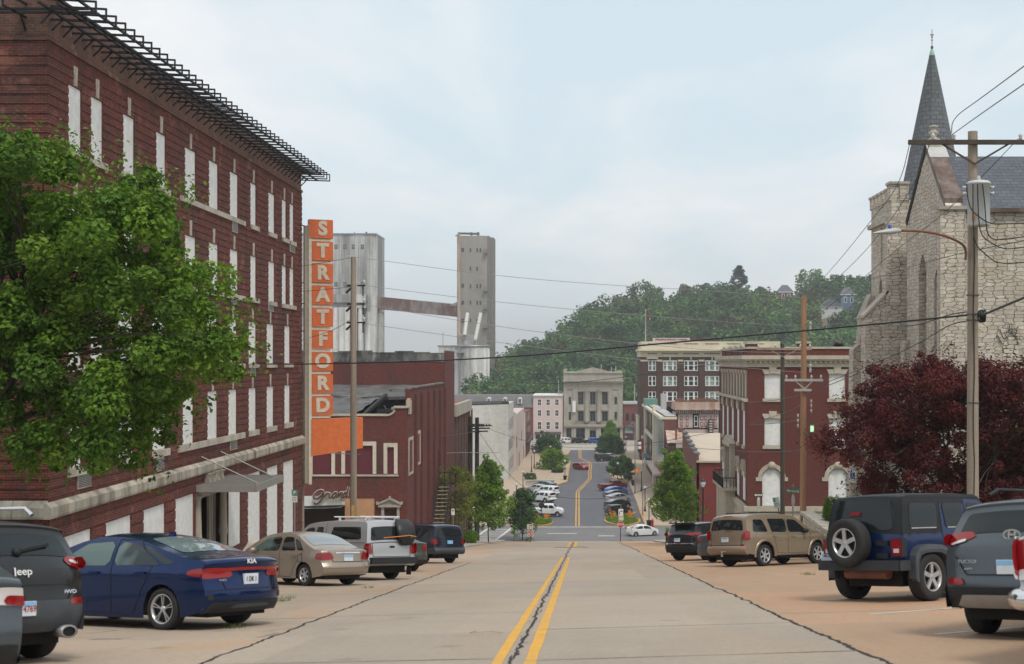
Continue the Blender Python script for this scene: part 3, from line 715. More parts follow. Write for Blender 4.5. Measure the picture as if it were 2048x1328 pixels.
def reveals_x(g, opens, y, d):
 for (x0, x1, z0, z1) in opens:
  g.face([(x0, y, z0), (x0, y, z1), (x0, y + d, z1), (x0, y + d, z0)]); g.face([(x1, y, z0), (x1, y, z1), (x1, y + d, z1), (x1, y + d, z0)])
  g.face([(x0, y, z0), (x1, y, z0), (x1, y + d, z0), (x0, y + d, z0)]); g.face([(x0, y, z1), (x1, y, z1), (x1, y + d, z1), (x0, y + d, z1)])
g = MB(); zp = tz(832)
pierced_x(g, XL, TX, gz, zp, front_open, TD); reveals_x(g, front_open, TD, .3)
step = [(tx(771), zp)] + [(tx(771) + (tx(790) - tx(771)) * math.sin(t), tz(818.5) - (tz(818.5) - zp) * math.cos(t)) for t in [math.pi / 2 * i / 6 for i in range(1, 7)]] + [(tx(790), tz(816)), (TX, tz(816)), (TX, zp)]
g.prism(step, TD, TD + .4, 'xz'); g.face([(XL, TD, zp), (TX, TD, zp), (TX, TD + .4, zp), (XL, TD + .4, zp)]); g.face([(XL, TD + .4, zp - 2.5), (TX, TD + .4, zp - 2.5), (TX, TD + .4, zp), (XL, TD + .4, zp)])
zs = -2.32
sopen = [(DX(817.5, TX), DX(824.5, TX), tz(948), tz(883)), (DX(833.5, TX) , DX(839, TX), tz(938) , tz(877))]
g.face([(TX, TD, gz), (TX, TD + .4, gz), (TX, TD + .4, tz(816)), (TX, TD, tz(816))])
pierced(g, TD + 1.6, TD2, gz, zs, [], TX); g.face([(TX, TD + .4, gz), (TX, TD + 1.6, gz), (TX, TD + 1.6, tz(830)), (TX, TD + .4, tz(830))])
g.face([(TX, TD + 1.6, gz), (TX - .4, TD + 1.6, gz), (TX - .4, TD + 1.6, zs), (TX, TD + 1.6, zs)]); g.face([(TX - .4, TD + 1.6, gz), (TX - .4, TD2, gz), (TX - .4, TD2, zs), (TX - .4, TD + 1.6, zs)])
g.face([(TX, TD + 1.6, zs), (TX, TD2, zs), (TX - .4, TD2, zs), (TX - .4, TD + 1.6, zs)])
for px in (828.5, 841, 855, 866.5, 878, 887.5):
 y = DX(px, TX); g.box(TX, TX + .22, y, y + .8, gz, zs - .5)
g.build('wall', 'theatre_brick', th)
g = MB()
sth = PZ(704.5, TD2)
g.box(XL, TX, TD2, TD3 + 2, gz, sth - .55); g.box(PX(889.5, TD2), TX + .03, TD2 - .03, TD3 + 2, gz, sth + .1)
g.build('stage_house', 'theatre_brick', th)
g = MB(); g.box(XL, PX(889.5, TD2), TD2 - .06, TD2 + .5, sth - .98, sth - .06)
rnd = random.Random(4)
x = XL
while x < PX(888, TD2) - 1.5:
 L = rnd.uniform(.8, 2.6); g.box(x, min(x + L, PX(889, TD2)), TD2 - .10, TD2 + .5, sth - .06 + .0, sth + rnd.uniform(-.02, .22)); x += L
g.build('stage_coping', 'coping_weathered', th)
g = MB(); g.box(PX(888, TD2), TX + .06, TD2 - .06, TD3 + 2.05, sth + .10, sth + .2); g.build('pier_cap', 'coping_weathered', th)
g = MB(); ry0 = 129.0
def rz(y): return lerp(-4.55, -2.45, (y - 112) / (TD2 - 112))
rows = []
for i in range(9):
 y = lerp(ry0, TD2 - .02, i / 8); rows.append([(x, y + (rnd.uniform(-1.6, .5) if i == 0 else 0), rz(y) + (rnd.uniform(-.25, .1) if i < 2 else rnd.uniform(-.05, .05))) for x in rng(XL, TX - .42, 1.2)])
g.grid(rows, False)
rows2 = [[(v[0], v[1], v[2] - .3) for v in rows[0]], rows[0]]; g.grid(rows2, False)
rows = [[(x, y, rz(y) - .15 + rnd.uniform(-.08, .08)) for x in rng(XL, tx(693), 1.3)] for y in rng(TD + .4, ry0, 1.6)]
g.grid(rows, False)
g.build('roof', 'grey_roof', th)
g = MB(); g.box(XL, TX - .45, ry0 - .3, ry0 + .2, gz, rz(ry0) - .5); g.box(XL, TX - .45, TD + .42, ry0, -9, -8.8); g.build('roof_void', 'mottled_black', th)  # black box paints the darkness inside the roofless hall
g = MB()
for i in range(16):
 x = lerp(tx(700), TX - .8, rnd.random()); y = rnd.uniform(TD + 1, ry0)
 a = Vector((x, y, rz(y) - rnd.uniform(.6, 2.2))); g.bar(a, a + Vector((rnd.uniform(-2.5, 2.5), rnd.uniform(1, 5), rnd.uniform(-.7, 1.3))), .16, .22)
g.bar((tx(722), TD + 9, rz(TD + 9) - .5), (tx(813), TD + 10, rz(TD + 10) - .2), .3, .35)
g.bar((tx(700), TD + 5, -4.9), (tx(705), ry0, rz(ry0)), .3, .3)
g.build('rafter', 'mottled_black', th)
g = MB()
g.box(XL, tx(771), TD - .12, TD + .5, zp, zp + .16)
for a, b in zip(step[:8], step[1:9]): g.bar((a[0], TD + .2, a[1] + .06), (b[0], TD + .2, b[1] + .06), .62, .16)
g.box(tx(790) - .1, TX + .12, TD - .12, TD + .5, tz(816), tz(816) + .16)
g.box(TX - .1, TX + .14, TD + .5, TD + 1.0, tz(829), tz(797)); g.box(TX - .3, TX + .12, TD + 1.5, TD + 1.7, tz(829), zs - .9)
g.build('coping', 'cornice_stone', th)
g = MB(); g.box(TX - .5, TX + .08, TD + 1.6, TD2, zs, zs + .13); g.build('coping', 'coping_weathered', th)
for i, (x0, x1, z0, z1) in enumerate(front_open[:3]):
 g = MB(); g.box(x0, x1, TD + .12, TD + .2, z0, z1); wn = g.build('window', 'maroon_board', th)
 g = MB(); e = .17
 for (a, b, c_, d_) in ((x0 - e, x0 + .12, z0, z1 - .05), (x1 - .12, x1 + e, z0, z1 - .05), (x0 - e, x1 + e, z1 - .05, z1 + .28)): g.box(a, b, TD - .07, TD + .16, c_, d_)
 g.build('frame', 'sign_cream', wn)
g = MB(); g.box(tx(560), tx(797), TD - .1, TD + .1, tz(952.5), tz(949)); g.build('string_course', 'cornice_stone', th)
for (y0, y1, z0, z1) in sopen:
 g = MB(); g.box(TX - .1, TX + .015, y0, y1, z0, z1); wn = g.build('window', 'maroon_board', th)
 g = MB(); e = .3
 for (a, b, c_, d_) in ((y0 - e, y0, z0, z1), (y1, y1 + e, z0, z1), (y0 - e, y1 + e, z1, z1 + .25), (y0 - e, y1 + e, z0 - .2, z0)): g.box(TX - .05, TX + .07, a, b, c_, d_)
 g.build('frame', 'limestone', wn)
g = MB(); arc = []
for i in range(13):
 t = i / 12; x = lerp(tx(590), tx(690), t); arc.append((x, TD - 1.2 - .9 * math.sin(math.pi * (.15 + .55 * t)), t))
for (a, b) in zip(arc, arc[1:]):
 for (zt0, zb0) in (((tz(993.5)), tz(1010)),):
  dz0, dz1 = -.12 * (1 - a[2]), -.12 * (1 - b[2])
  g.face([(a[0], a[1], PZ(1010, a[1]) + dz0), (b[0], b[1], PZ(1010, b[1]) + dz1), (b[0], b[1], PZ(990, b[1]) + dz1), (a[0], a[1], PZ(990, a[1]) + dz0)])
  g.face([(a[0], TD, zt0), (b[0], TD, zt0), (b[0], b[1], PZ(990, b[1]) + dz1), (a[0], a[1], PZ(990, a[1]) + dz0)]); g.face([(a[0], TD, zb0), (b[0], TD, zb0), (b[0], b[1], zb0 + dz1), (a[0], a[1], zb0 + dz0)])
g.face([(arc[-1][0], TD, tz(990)), (arc[-1][0], TD, tz(1010)), (arc[-1][0], arc[-1][1], PZ(1010, arc[-1][1])), (arc[-1][0], arc[-1][1], PZ(990, arc[-1][1]))])
mq = g.build('marquee', 'white_paint', th)
S = [[(648, 982.5), (643, 980), (636, 982), (630, 987.5), (627.5, 993), (630, 996.5), (636, 996), (643, 991), (647, 984.5), (648.5, 984), (646, 993), (641, 1002), (635, 1006.5), (630.5, 1007), (629, 1004)],
     [(647, 994), (652, 989), (654.5, 985), (656, 987), (660, 986), (659, 992), (659.5, 995.5), (662, 995)],
     [(675, 985.5), (670.5, 985), (666, 989), (664.5, 994), (667, 996), (671, 993), (674.5, 987), (673, 993.5), (675, 995.5)],
     [(675, 995.5), (677.5, 988), (678.3, 985.5), (677.5, 993.5), (681.5, 986), (685, 985), (683.6, 991), (684, 995), (686.5, 994)],
     [(694.5, 985), (690.5, 985), (687.5, 990), (688, 994.5), (691.5, 993.5), (695, 984), (697.5, 976), (697.8, 974.5), (694.5, 988), (694.8, 994), (697, 994.5)]]
for nm, m_, rr, fy in (('lettering_edge', 'pale_pink', .118, .0), ('lettering', 'copper_brown', .08, -.07)):
 g = MB()
 for st in S:
  pts = []
  for (a, b) in zip(st, st[1:]):
   for i in range(3): pts.append((lerp(a[0], b[0], i / 3), lerp(a[1], b[1], i / 3)))
  pts.append(st[-1]); yy = TD - 2.35 + fy
  g.tube([(PX(p[0] - 0.5, yy), yy, PZ(p[1] + (p[0] - 660) * -.02, yy)) for p in pts], rr, 6)
 g.build(nm, m_, mq)
g = MB(); g.box(tx(690.5), tx(699), TD - 2.1, TD - 1.9, tz(998), tz(978)); g.build('sign_bracket', 'sign_cream', mq)
g = MB(); g.box(tx(590), tx(692), TD + .5, TD + .6, gz, tz(1005)); g.build('entrance', 'brown_void', th)
g = MB(); g.box(tx(708), tx(749), TD + .05, TD + .1, gz, tz(996)); g.build('hoarding', 'plywood', th)
g = MB(); g.box(tx(690), tx(700), TD - .05, TD + .05, gz, tz(997)); g.build('hoarding', 'plywood', th)
g = MB(); g.box(tx(766), tx(795), TD + .15, TD + .25, gz, tz(1019)); dr = g.build('door', 'brown_void', th)
g = MB()
zc0, zc1 = tz(1014), tz(998.5)
for x0 in (tx(763), tx(794)): g.box(x0, x0 + .22, TD - .12, TD + .1, gz, zc0)
g.box(tx(757), tx(802), TD - .25, TD + .05, zc0, zc0 + .22)
g.prism([(tx(756), zc0 + .22), (tx(803), zc0 + .22), (tx(780), zc1)], TD - .14, TD + .02, 'xz')
g.bar((tx(754.5), TD - .15, zc0 + .24), (tx(780), TD - .15, zc1 + .06), .34, .14); g.bar((tx(804), TD - .15, zc0 + .24), (tx(780), TD - .15, zc1 + .06), .34, .14)
g.box(tx(778), tx(782), TD - .2, TD, zc1, zc1 + .25); g.box(tx(753), tx(757), TD - .2, TD, zc0 + .2, zc0 + .45); g.box(tx(802), tx(806), TD - .2, TD, zc0 + .2, zc0 + .45)
g.build('pediment', 'grey_stone', dr)
st = thing('fire_escape', 'narrow black steel stair climbing the theatre side wall above the dark estate car', 'stair', (TX + .8, 121, -13))
g = MB(); sy0, sy1 = 125.0, 131.0; x0, x1 = TX + .35, TX + 1.55
zt_ = PZ(973, 128); zb_ = -18.5
ns = 17
for i in range(ns):
 t = i / ns; g.box(x0, x1, lerp(sy0 - 3, sy1, t), lerp(sy0 - 3, sy1, t) + .3, lerp(zb_ + 1.2, zt_, t), lerp(zb_ + 1.2, zt_, t) + .05)
g.build('tread', 'sign_tan', st)
g = MB()
for x in (x0, x1):
 g.bar((x, sy0 - 3, zb_ + 1.2), (x, sy1, zt_), .07, .2); g.bar((x, sy0 - 3, zb_ + 2.2), (x, sy1, zt_ + 1.1), .05)
 for i in range(8): t = i / 7; y = lerp(sy0 - 3, sy1, t); z = lerp(zb_ + 1.2, zt_, t); g.bar((x, y, z), (x, y, z + 1.05), .04)
for i in range(3): g.bar((x0 + i * .55, sy1 + .1, zb_), (x0 + i * .55, sy1 + .1, zt_ + (3.2 if i == 0 else 1.1)), .08)
g.bar((x0, sy1, zt_ + 1.1), (x1 + .3, sy1, zt_ + 1.1), .08); g.bar((x0, sy1, zt_), (x1 + .3, sy1, zt_), .1)
g.build('railing', 'pole_black', st)
DX0, DX1 = DX(905.5, TX) + 1.2, 171.0
db = thing('derelict_building', 'grey banded derelict brick building with peeling windows beside the theatre', 'building', (TX, DX0, G(-14, 155)))
g = MB(); dop = [(DX0 + 2 + i * 4.1, DX0 + 3.6 + i * 4.1, z, z + 2.5) for i in range(5) for z in (-13.3, -17.6)]
zt = -4.85
pierced(g, DX0, DX1, -25, zt - 1.0, dop, TX + .1); reveals(g, dop, TX + .1, .25)
g.face([(-40, DX0, -25), (TX + .1, DX0, -25), (TX + .1, DX0, zt), (-40, DX0, zt)]); g.face([(-40, DX1, -25), (TX + .1, DX1, -25), (TX + .1, DX1, zt - 1), (-40, DX1, zt - 1)])
for i in range(7): g.box(TX + .1, TX + .3, DX0 + .3 + i * 3.6, DX0 + .8 + i * 3.6, -25, zt - 1.2)
g.build('wall', 'old_brick', db)
g = MB(); g.box(-40, TX + .32, DX0 - .1, DX1, zt - 1.35, zt - .02); g.build('cornice_band', 'grey_stone', db)
g = MB(); g.box(-40, TX - .3, DX0 + .5, DX1 - .5, zt - .02, zt + .05); g.build('roof', 'rust_metal', db)
for o in dop:
 g = MB(); g.box(TX - .1, TX - .05, o[0], o[1], o[2], o[3]); wn = g.build('window', 'window_glass', db)
 g = MB(); e = .14
 for (a, b, c_, d_) in ((o[0], o[0] + e, o[2], o[3] - e), (o[1] - e, o[1], o[2], o[3] - e), (o[0], o[1], o[3] - e, o[3]), (o[0] + e, o[1] - e, (o[2] + o[3]) / 2 - .06, (o[2] + o[3]) / 2 + .06)): g.box(TX - .05, TX + .02, a, b, c_, d_)
 g.build('frame', 'silo_white', wn)
WX = -14.2
wd0, wd1 = DX(1017, WX), DX(1027, WX)
wb = thing('white_building', 'tall blank white painted building side facing the empty corner lot', 'building', (WX, wd0, ZL))
g = MB(); zt = PZ(808, wd0)
g.prism([(-40, ZL - .2), (WX, ZL - .2), (WX, zt), (-40, zt - .9)], wd0, wd1, 'xz'); g.build('wall', 'white_wall', wb)
g = MB(); g.box(WX - 1.2, WX + .05, wd0 - .05, wd0 + 1.2, zt, zt + .45); g.prism([(-40, zt - .9), (WX - 1.2, zt - .03), (WX - 1.2, zt + .12), (-40, zt - .6)], wd0 - .04, wd1, 'xz'); g.build('parapet', 'mottled_black', wb)
g = MB()
for y in rng(wd0 + 1.5, wd1 - 1.5, 3.2):
 for z in (-12.5, -16.5, -20.5): g.box(WX, WX + .04, y - .5, y + .5, z - 1.1, z + 1.1)
g.build('window', 'window_glass', wb)
pd0, pd1 = wd1 + .1, DX(1044, WX)
pb = thing('low_white_building', 'lower whitewashed building with a pale pink street front', 'building', (WX + .6, pd0, ZL))
g = MB(); zt = PZ(829, pd0); g.box(-40, WX + .5, pd0, pd1, ZL - .2, zt); g.build('wall', 'pale_pink', pb)
g = MB(); g.prism([(-40, zt), (WX + .5, zt), (WX + .5, zt + .5), (WX - 2, zt + .6), (WX - 4, zt + .2), (-40, zt + .1)], pd0 - .04, pd0 + .4, 'xz'); g.build('gable', 'white_wall', pb)
g = MB(); g.box(-40, WX - 1, pd0 - .05, pd0 + .002, ZL, zt - .3); g.build('side_wall', 'white_wall', pb)
for i in range(4):
 y = lerp(pd0 + 2, pd1 - 3, i / 3); g = MB(); g.box(WX + .5, WX + .55, y, y + 1.6, ZL + (.1 if i % 2 else 5), ZL + (3.2 if i % 2 else 7.5)); g.build('door' if i % 2 else 'window', 'brown_void' if i % 2 else 'window_glass', pb)
od0, od1 = pd1 + .1, 351
ob = thing('brick_shop', 'red and white end shop building whose side shows a row of dark windows', 'building', (WX + .2, od0, ZL))
g = MB(); zt = PZ(826, od0); g.box(-40, WX + .9, od0, od1, ZL - .2, zt); g.build('wall', 'red_brick', ob)
g = MB(); g.box(-40, WX + .8, od0 - .05, od0 - .001, ZL, zt + .1); g.build('side_wall', 'white_wall', ob)
for i in range(3):
 y = lerp(od0 + 4, od1 - 6, i / 2)
 for z in (ZL + 4.6, ZL + 8.2): g = MB(); g.box(WX + .9, WX + .94, y, y + 2.4, z, z + 2.3); g.build('window', 'window_glass', ob)
g = MB(); g.box(WX + .9, WX + 1.6, od0 + 1, od1 - 1, ZL + 3.2, ZL + 3.7); g.build('awning', 'black_paint', ob)
EX = 14.0
eD0, eD1 = DX(1495.5, EX), DX(1440.5, EX)
ex = lambda px: PX(px, eD0); ez = lambda py: PZ(py, eD0); ey = lambda px: DX(px, EX)
EXR = ex(1742)
hall = thing('brick_hall', 'three storey dark red brick lodge hall with boarded windows and pale stone cornice', 'building', (EX, eD0, G(14, eD0)))
eg = -18.5
def arch_open(xc, w, z0, zs, n=10):
 """narrow openings that together make a round-headed one"""
 out = []
 for i in range(n):
  a = -w + 2 * w * i / n; b = -w + 2 * w * (i + 1) / n; m_ = (a + b) / 2
  out.append((xc + a, xc + b, z0, zs + math.sqrt(max(0, w * w - m_ * m_))))
 return out
rect = []
for (a, b) in ((1529, 1562), (1658, 1691)):
 rect.append((ex(a), ex(b), ez(797), ez(748))); rect.append((ex(a), ex(b), ez(891), ez(837)))
arcs = []
AW = (ex(1562) - ex(1524)) / 2
for c in (1543.5, 1676): arcs.append((ex(c), AW, ez(1012), ez(955)))
ops = list(rect)
for a in arcs: ops += arch_open(*a)
g = MB(); pierced_x(g, EX, EXR, eg, ez(712), ops, eD0); reveals_x(g, rect, eD0, .25)
for (c, w_, z0, zs_) in arcs:
 pts = [(c - w_, z0)] + [(c + w_ * math.cos(t), zs_ + w_ * math.sin(t)) for t in [math.pi * (1 - i / 14) for i in range(15)]] + [(c + w_, z0)]
 for a, b in zip(pts, pts[1:]): g.face([(a[0], eD0, a[1]), (b[0], eD0, b[1]), (b[0], eD0 + .25, b[1]), (a[0], eD0 + .25, a[1])])
g.face([(EX, eD0, eg), (EX, eD1, eg), (EX, eD1, ez(712)), (EX, eD0, ez(712))])
g.face([(EX, eD1, eg), (EXR, eD1, eg), (EXR, eD1, ez(712)), (EX, eD1, ez(712))]); g.face([(EXR, eD0, eg), (EXR, eD1, eg), (EXR, eD1, ez(712)), (EXR, eD0, ez(712))])
g.build('wall', 'hall_brick', hall)
g = MB(); zp0, zp1 = ez(712), ez(697.5)
g.box(EX + .15, EXR - .1, eD0 + .15, eD1 - .1, zp0, zp1)
g.box(EX + .1, ex(1517), eD0 + .1, eD0 + 2.8, zp1, ez(688)); g.box(ex(1595), ex(1621), eD0 + .1, eD0 + .5, zp0 + .02, ez(687)); g.box(ex(1713), EXR, eD0 + .1, eD0 + .5, zp0, ez(686))
for px in (1484, 1473, 1461, 1449): g.box(EX + .08, EX + .5, ey(px), ey(px) + 1.4, zp0, ez(693))
g.build('parapet', 'hall_brick', hall)
g = MB()
g.box(EX, EXR, eD0 + .05, eD0 + .55, zp1, zp1 + .17); g.box(EX + .02, EX + .5, eD0 + .55, eD1, zp1, zp1 + .17)
g.box(EX - .02, ex(1518), eD0 + .02, eD0 + 2.9, ez(688), ez(683)); g.box(ex(1593), ex(1623), eD0 + .02, eD0 + .6, ez(687), ez(682.5)); g.box(ex(1711), EXR, eD0 + .02, eD0 + .6, ez(686), ez(682))
for px in (1484, 1473, 1461, 1449): g.box(EX - .02, EX + .5, ey(px) - .15, ey(px) + 1.55, ez(693), ez(689))
g.build('coping', 'cornice_stone', hall)
g = MB(); zc = ez(712)
g.box(EX - .55, EXR + .3, eD0 - .55, eD1 + .3, zc - .28, zc + .05); g.box(EX - .4, EXR + .3, eD0 - .4, eD1 + .2, zc - .42, zc - .282)
x = EX - .3
while x < EXR: g.box(x, x + .16, eD0 - .34, eD0 - .12, zc - .60, zc - .43); x += .42
y = eD0 - .1
while y < eD1: g.box(EX - .34, EX - .12, y, y + .16, zc - .60, zc - .43); y += .42
g.box(EX - .13, EXR + .1, eD0 - .13, eD1 + .1, ez(734), zc - .425)
g.build('cornice', 'cornice_stone', hall)
for (x0, x1, z0, z1) in rect:
 g = MB(); g.box(x0, x1, eD0 + .15, eD0 + .22, z0, z1); wn = g.build('window', 'white_board', hall)
 g = MB(); xm = (x0 + x1) / 2
 g.prism([(x0 - .02, z1), (x1 + .02, z1), (x1 + .22, z1 + .40), (x0 - .22, z1 + .40)], eD0 - .06, eD0 + .1, 'xz')
 g.prism([(xm - .22, z1 + .05), (xm + .22, z1 + .05), (xm + .34, z1 + .62), (xm - .34, z1 + .62)], eD0 - .12, eD0 + .1, 'xz')
 g.build('lintel', 'cornice_stone', wn)
 g = MB(); g.box(x0 - .16, x1 + .16, eD0 - .1, eD0 + .2, z0 - .28, z0); g.build('sill', 'cornice_stone', wn)
for (c, w_, z0, zs_) in arcs:
 g = MB(); pts = [(c - w_ - .02, z0)] + [(c + (w_ + .02) * math.cos(t), zs_ + (w_ + .02) * math.sin(t)) for t in [math.pi * (1 - i / 14) for i in range(15)]] + [(c + w_ + .02, z0)]
 g.prism(pts, eD0 + .16, eD0 + .23, 'xz'); wn = g.build('window', 'white_board', hall)
 g = MB(); rows = []
 for i in range(17):
  t = math.pi * (1 - i / 16); r0, r1 = w_ + .03, w_ + .36
  rows.append([(c + r0 * math.cos(t), eD0 - .08, zs_ + r0 * math.sin(t)), (c + r1 * math.cos(t), eD0 - .08, zs_ + r1 * math.sin(t)), (c + r1 * math.cos(t), eD0 + .02, zs_ + r1 * math.sin(t))])
 g.grid(rows, False)
 g.box(c - w_ - .55, c - w_ - .02, eD0 - .1, eD0 + .05, zs_ - .3, zs_ + .02); g.box(c + w_ + .02, c + w_ + .55, eD0 - .1, eD0 + .05, zs_ - .3, zs_ + .02)
 g.lathe([(0, -.2), (.30, -.18), (.34, -.05), (.34, .05)], (c, eD0 + .0, zs_ + w_ + .2), 'y', 14)
 g.build('arch', 'cornice_stone', wn)
g = MB(); g.box(EX - .35, EXR, eD0 - .35, eD1, ez(1022), ez(1012.5)); g.box(EX - .2, EXR, eD0 - .2, eD1, ez(1035), ez(1022)); g.box(EX - .3, EXR, eD0 - .3, eD1, eg, ez(1035)); g.build('plinth', 'cornice_stone', hall)
g = MB()
for i in range(9):
 px = lerp(1446.5, 1493, i / 8); y = ey(px); g.box(EX - .12, EX + .02, y - .45, y + .3, ez(796), ez(741)); g.box(EX - .2, EX + .02, y - .55, y + .4, ez(747), ez(740))
g.box(EX - .5, EX, eD0 - .05, eD1, ez(801), ez(797)); g.box(EX - .35, EX, eD0 - .05, eD1, ez(803.5), ez(801))
g.build('colonnade', 'cornice_stone', hall)
for px in (1447, 1456, 1466, 1477, 1488.5):
 y = ey(px); z1, z0 = PZ(821, 116), PZ(890, 116)
 g = MB(); g.box(EX - .03, EX + .02, y - .55, y + .55, z0, z1); wn = g.build('window', 'white_board', hall)
 g = MB(); g.box(EX - .15, EX, y - .75, y + .75, z0 - .3, z0); g.build('sill', 'cornice_stone', wn); g = MB(); g.prism([(y - .6, z1), (y + .6, z1), (y + .8, z1 + .7), (y + .25, z1 + .75), (y, z1 + 1.0), (y - .25, z1 + .75), (y - .8, z1 + .7)], EX - .14, EX, 'yz'); g.build('lintel', 'cornice_stone', wn)
for px in (1447, 1477, 1489):
 y = ey(px); zs_, z0 = ez(945) , ez(1005)
 g = MB(); pts = [(y - .7, z0)] + [(y - .7 * math.cos(t), zs_ + .7 * math.sin(t)) for t in [math.pi * i / 10 for i in range(11)]] + [(y + .7, z0)]
 g.prism(pts, EX - .04, EX, 'yz'); wn = g.build('window', 'white_board', hall)
 g = MB()
 for i in range(10):
  t0, t1 = math.pi * i / 10, math.pi * (i + 1) / 10; g.bar((EX - .1, y - .85 * math.cos(t0), zs_ + .85 * math.sin(t0)), (EX - .1, y - .85 * math.cos(t1), zs_ + .85 * math.sin(t1)), .3, .2)
 g.box(EX - .15, EX, y - 1.05, y - .7, zs_ - .5, zs_ + .1); g.box(EX - .15, EX, y + .7, y + 1.05, zs_ - .5, zs_ + .1); g.build('arch', 'cornice_stone', wn)
y0, y1 = ey(1470), ey(1457)
g = MB()
for y in (y0 + .3, y1 - .3): g.box(EX - .45, EX, y - .3, y + .3, ez(1000), ez(905))
g.box(EX - .6, EX, y0 - .2, y1 + .2, ez(908), ez(901)); g.prism([(y0 - .4, ez(901)), (y1 + .4, ez(901)), ((y0 + y1) / 2, ez(885))], EX - .55, EX, 'yz'); g.build('portal', 'cornice_stone', hall)
by0, by1 = ey(1474), ey(1452)
g = MB(); g.box(EX - 1.3, EX, by0, by1, ez(1000), ez(994)); g.box(EX - 1.0, EX - .1, by0 + .5, by1 - .5, eg, ez(1000)); g.build('balcony', 'cornice_stone', hall)
g = MB(); g.bar((EX - 1.25, by0, ez(972)), (EX - 1.25, by1, ez(972)), .08);
for y in rng(by0, by1, .35): g.bar((EX - 1.25, y, ez(994)), (EX - 1.25, y, ez(972)), .05)
for yy in (by0, by1):
 g.bar((EX - 1.25, yy, ez(972)), (EX, yy, ez(972)), .08)
 for x in rng(EX - 1.25, EX, .35): g.bar((x, yy, ez(994)), (x, yy, ez(972)), .05)
g.build('balcony_railing', 'black_steel', hall)
g = MB(); g.box(EX + .5, EXR - .5, eD0 + .6, eD1 - .5, zp0 - .3, zp0 - .2); g.build('roof', 'mansard_grey', hall)
g = MB(); g.lathe([(.25, 0), (.25, .55), (.42, .55), (.42, .95), (0, .95)], (ex(1695), eD0 + 4, zp1 - .3), 'z', 12); g.build('vent', 'black_paint', hall)
CX = 16.0; cD0 = 59.2; cD1 = 66.4; cg = -9.6
ch = thing('stone_church', 'pale rubble stone church with slate roof, crenellated tower and tall dark spire', 'church', (CX, cD0, -8))
kz = lambda py, D: PZ(py, D)
def lancet(yc_, w_, z0, za, n=8):
 """pointed opening: list of narrow rectangles and outline"""
 zs_ = za - 1.75 * w_; out = []; line = []
 rad = (w_ * w_ + (za - zs_) ** 2) / (2 * w_)
 def top(u):
  u = abs(u); return zs_ + math.sqrt(max(0, rad * rad - (u + rad - w_) ** 2))
 for i in range(n):
  a, b = -w_ + 2 * w_ * i / n, -w_ + 2 * w_ * (i + 1) / n; out.append((yc_ + a, yc_ + b, z0, top((a + b) / 2)))
 line = [(yc_ - w_, z0)] + [(yc_ - w_ + 2 * w_ * i / 12, top(-w_ + 2 * w_ * i / 12)) for i in range(13)] + [(yc_ + w_, z0)]
 return out, line
eave, apex = 6.75, 9.75
ymid = 62.7
lan = [(63.35, .72, -5.5, 5.05), (60.8, .42, -5.5, 4.15), (66.0, .3, -5.5, 3.2)]
g = MB(); ops = []; lines = []
for a in lan[:2]:
 o_, l_ = lancet(*a); ops += o_; lines.append(l_)
pierced(g, cD0, cD1, cg, eave, ops, CX)
g.prism([(cD0, eave), (cD1, eave), (ymid, apex)], CX, CX + .72, 'yz')
for l_ in lines:
 for a, b in zip(l_, l_[1:]): g.face([(CX, a[0], a[1]), (CX, b[0], b[1]), (CX + .55, b[0], b[1]), (CX + .55, a[0], a[1])])
NR = 34.0
g.face([(CX, cD0, cg), (NR, cD0, cg), (NR, cD0, eave), (CX, cD0, eave)])
g.box(CX - .35, CX + .75, cD0 - .32, cD0 + .25, cg, eave - .15)
g.box(CX - .3, CX + .001, cD1 - .7, cD1 + .1, cg, 1.0)
g.build('nave_wall', 'rubble_stone', ch)
for i, l_ in enumerate(lines):
 g = MB(); g.prism(l_, CX + .50, CX + .56, 'yz'); wn = g.build('window', 'window_glass', ch)
 g = MB()
 yc_, w_, z0, za = lan[i]; g.box(CX + .36, CX + .5, yc_ - .06, yc_ + .06, z0, za - .4)
 g.box(CX + .36, CX + .5, yc_ - w_, yc_ - w_ + .09, z0, za - 1.2); g.box(CX + .36, CX + .5, yc_ + w_ - .09, yc_ + w_, z0, za - 1.2); g.build('tracery', 'limestone', wn)
xw, kw = PX(2021, cD0), F / cD0
o_, l_ = lancet(xw, .33, PZ(724, cD0), PZ(667, cD0))
g = MB(); g.prism(l_, cD0 - .03, cD0 + .02, 'xz'); wn = g.build('window', 'rubble_wall', ch)
g = MB(); pr = [(x, z) for x, z in l_]
for i in range(1, len(pr) - 2):
 a, b = Vector((pr[i][0], 0, pr[i][1])), Vector((pr[i + 1][0], 0, pr[i + 1][1])); m_ = (a + b) / 2; n_ = Vector((m_.x - xw, 0, m_.z - PZ(712, cD0))).normalized()
 if i % 1 == 0: g.bar((m_.x + n_.x * .06, cD0 - .04, m_.z + n_.z * .06), (m_.x + n_.x * .50, cD0 - .04, m_.z + n_.z * .50), .105, .12)
g.build('arch', 'rubble_wall', wn)
g = MB(); s = .14
g.grid([[(CX + .72, cD0 - .12, eave - .06), (NR, cD0 - .12, eave - .06)], [(CX + .72, ymid, apex - .25), (NR, ymid, apex - .25)], [(CX + .72, cD1 + .12, eave), (NR, cD1 + .12, eave)]], False)
g.build('roof', 'slate', ch)
g = MB(); g.box(CX + .75, NR, cD0 - .26, cD0 - .1, eave - .24, eave - .06); g.build('gutter', 'copper_brown', ch)
g = MB()
nz = Vector((0, -(apex - eave), ymid - cD0)).normalized()
a, b = Vector((0, cD0 + .25, eave + .05)), Vector((0, ymid, apex + .02))
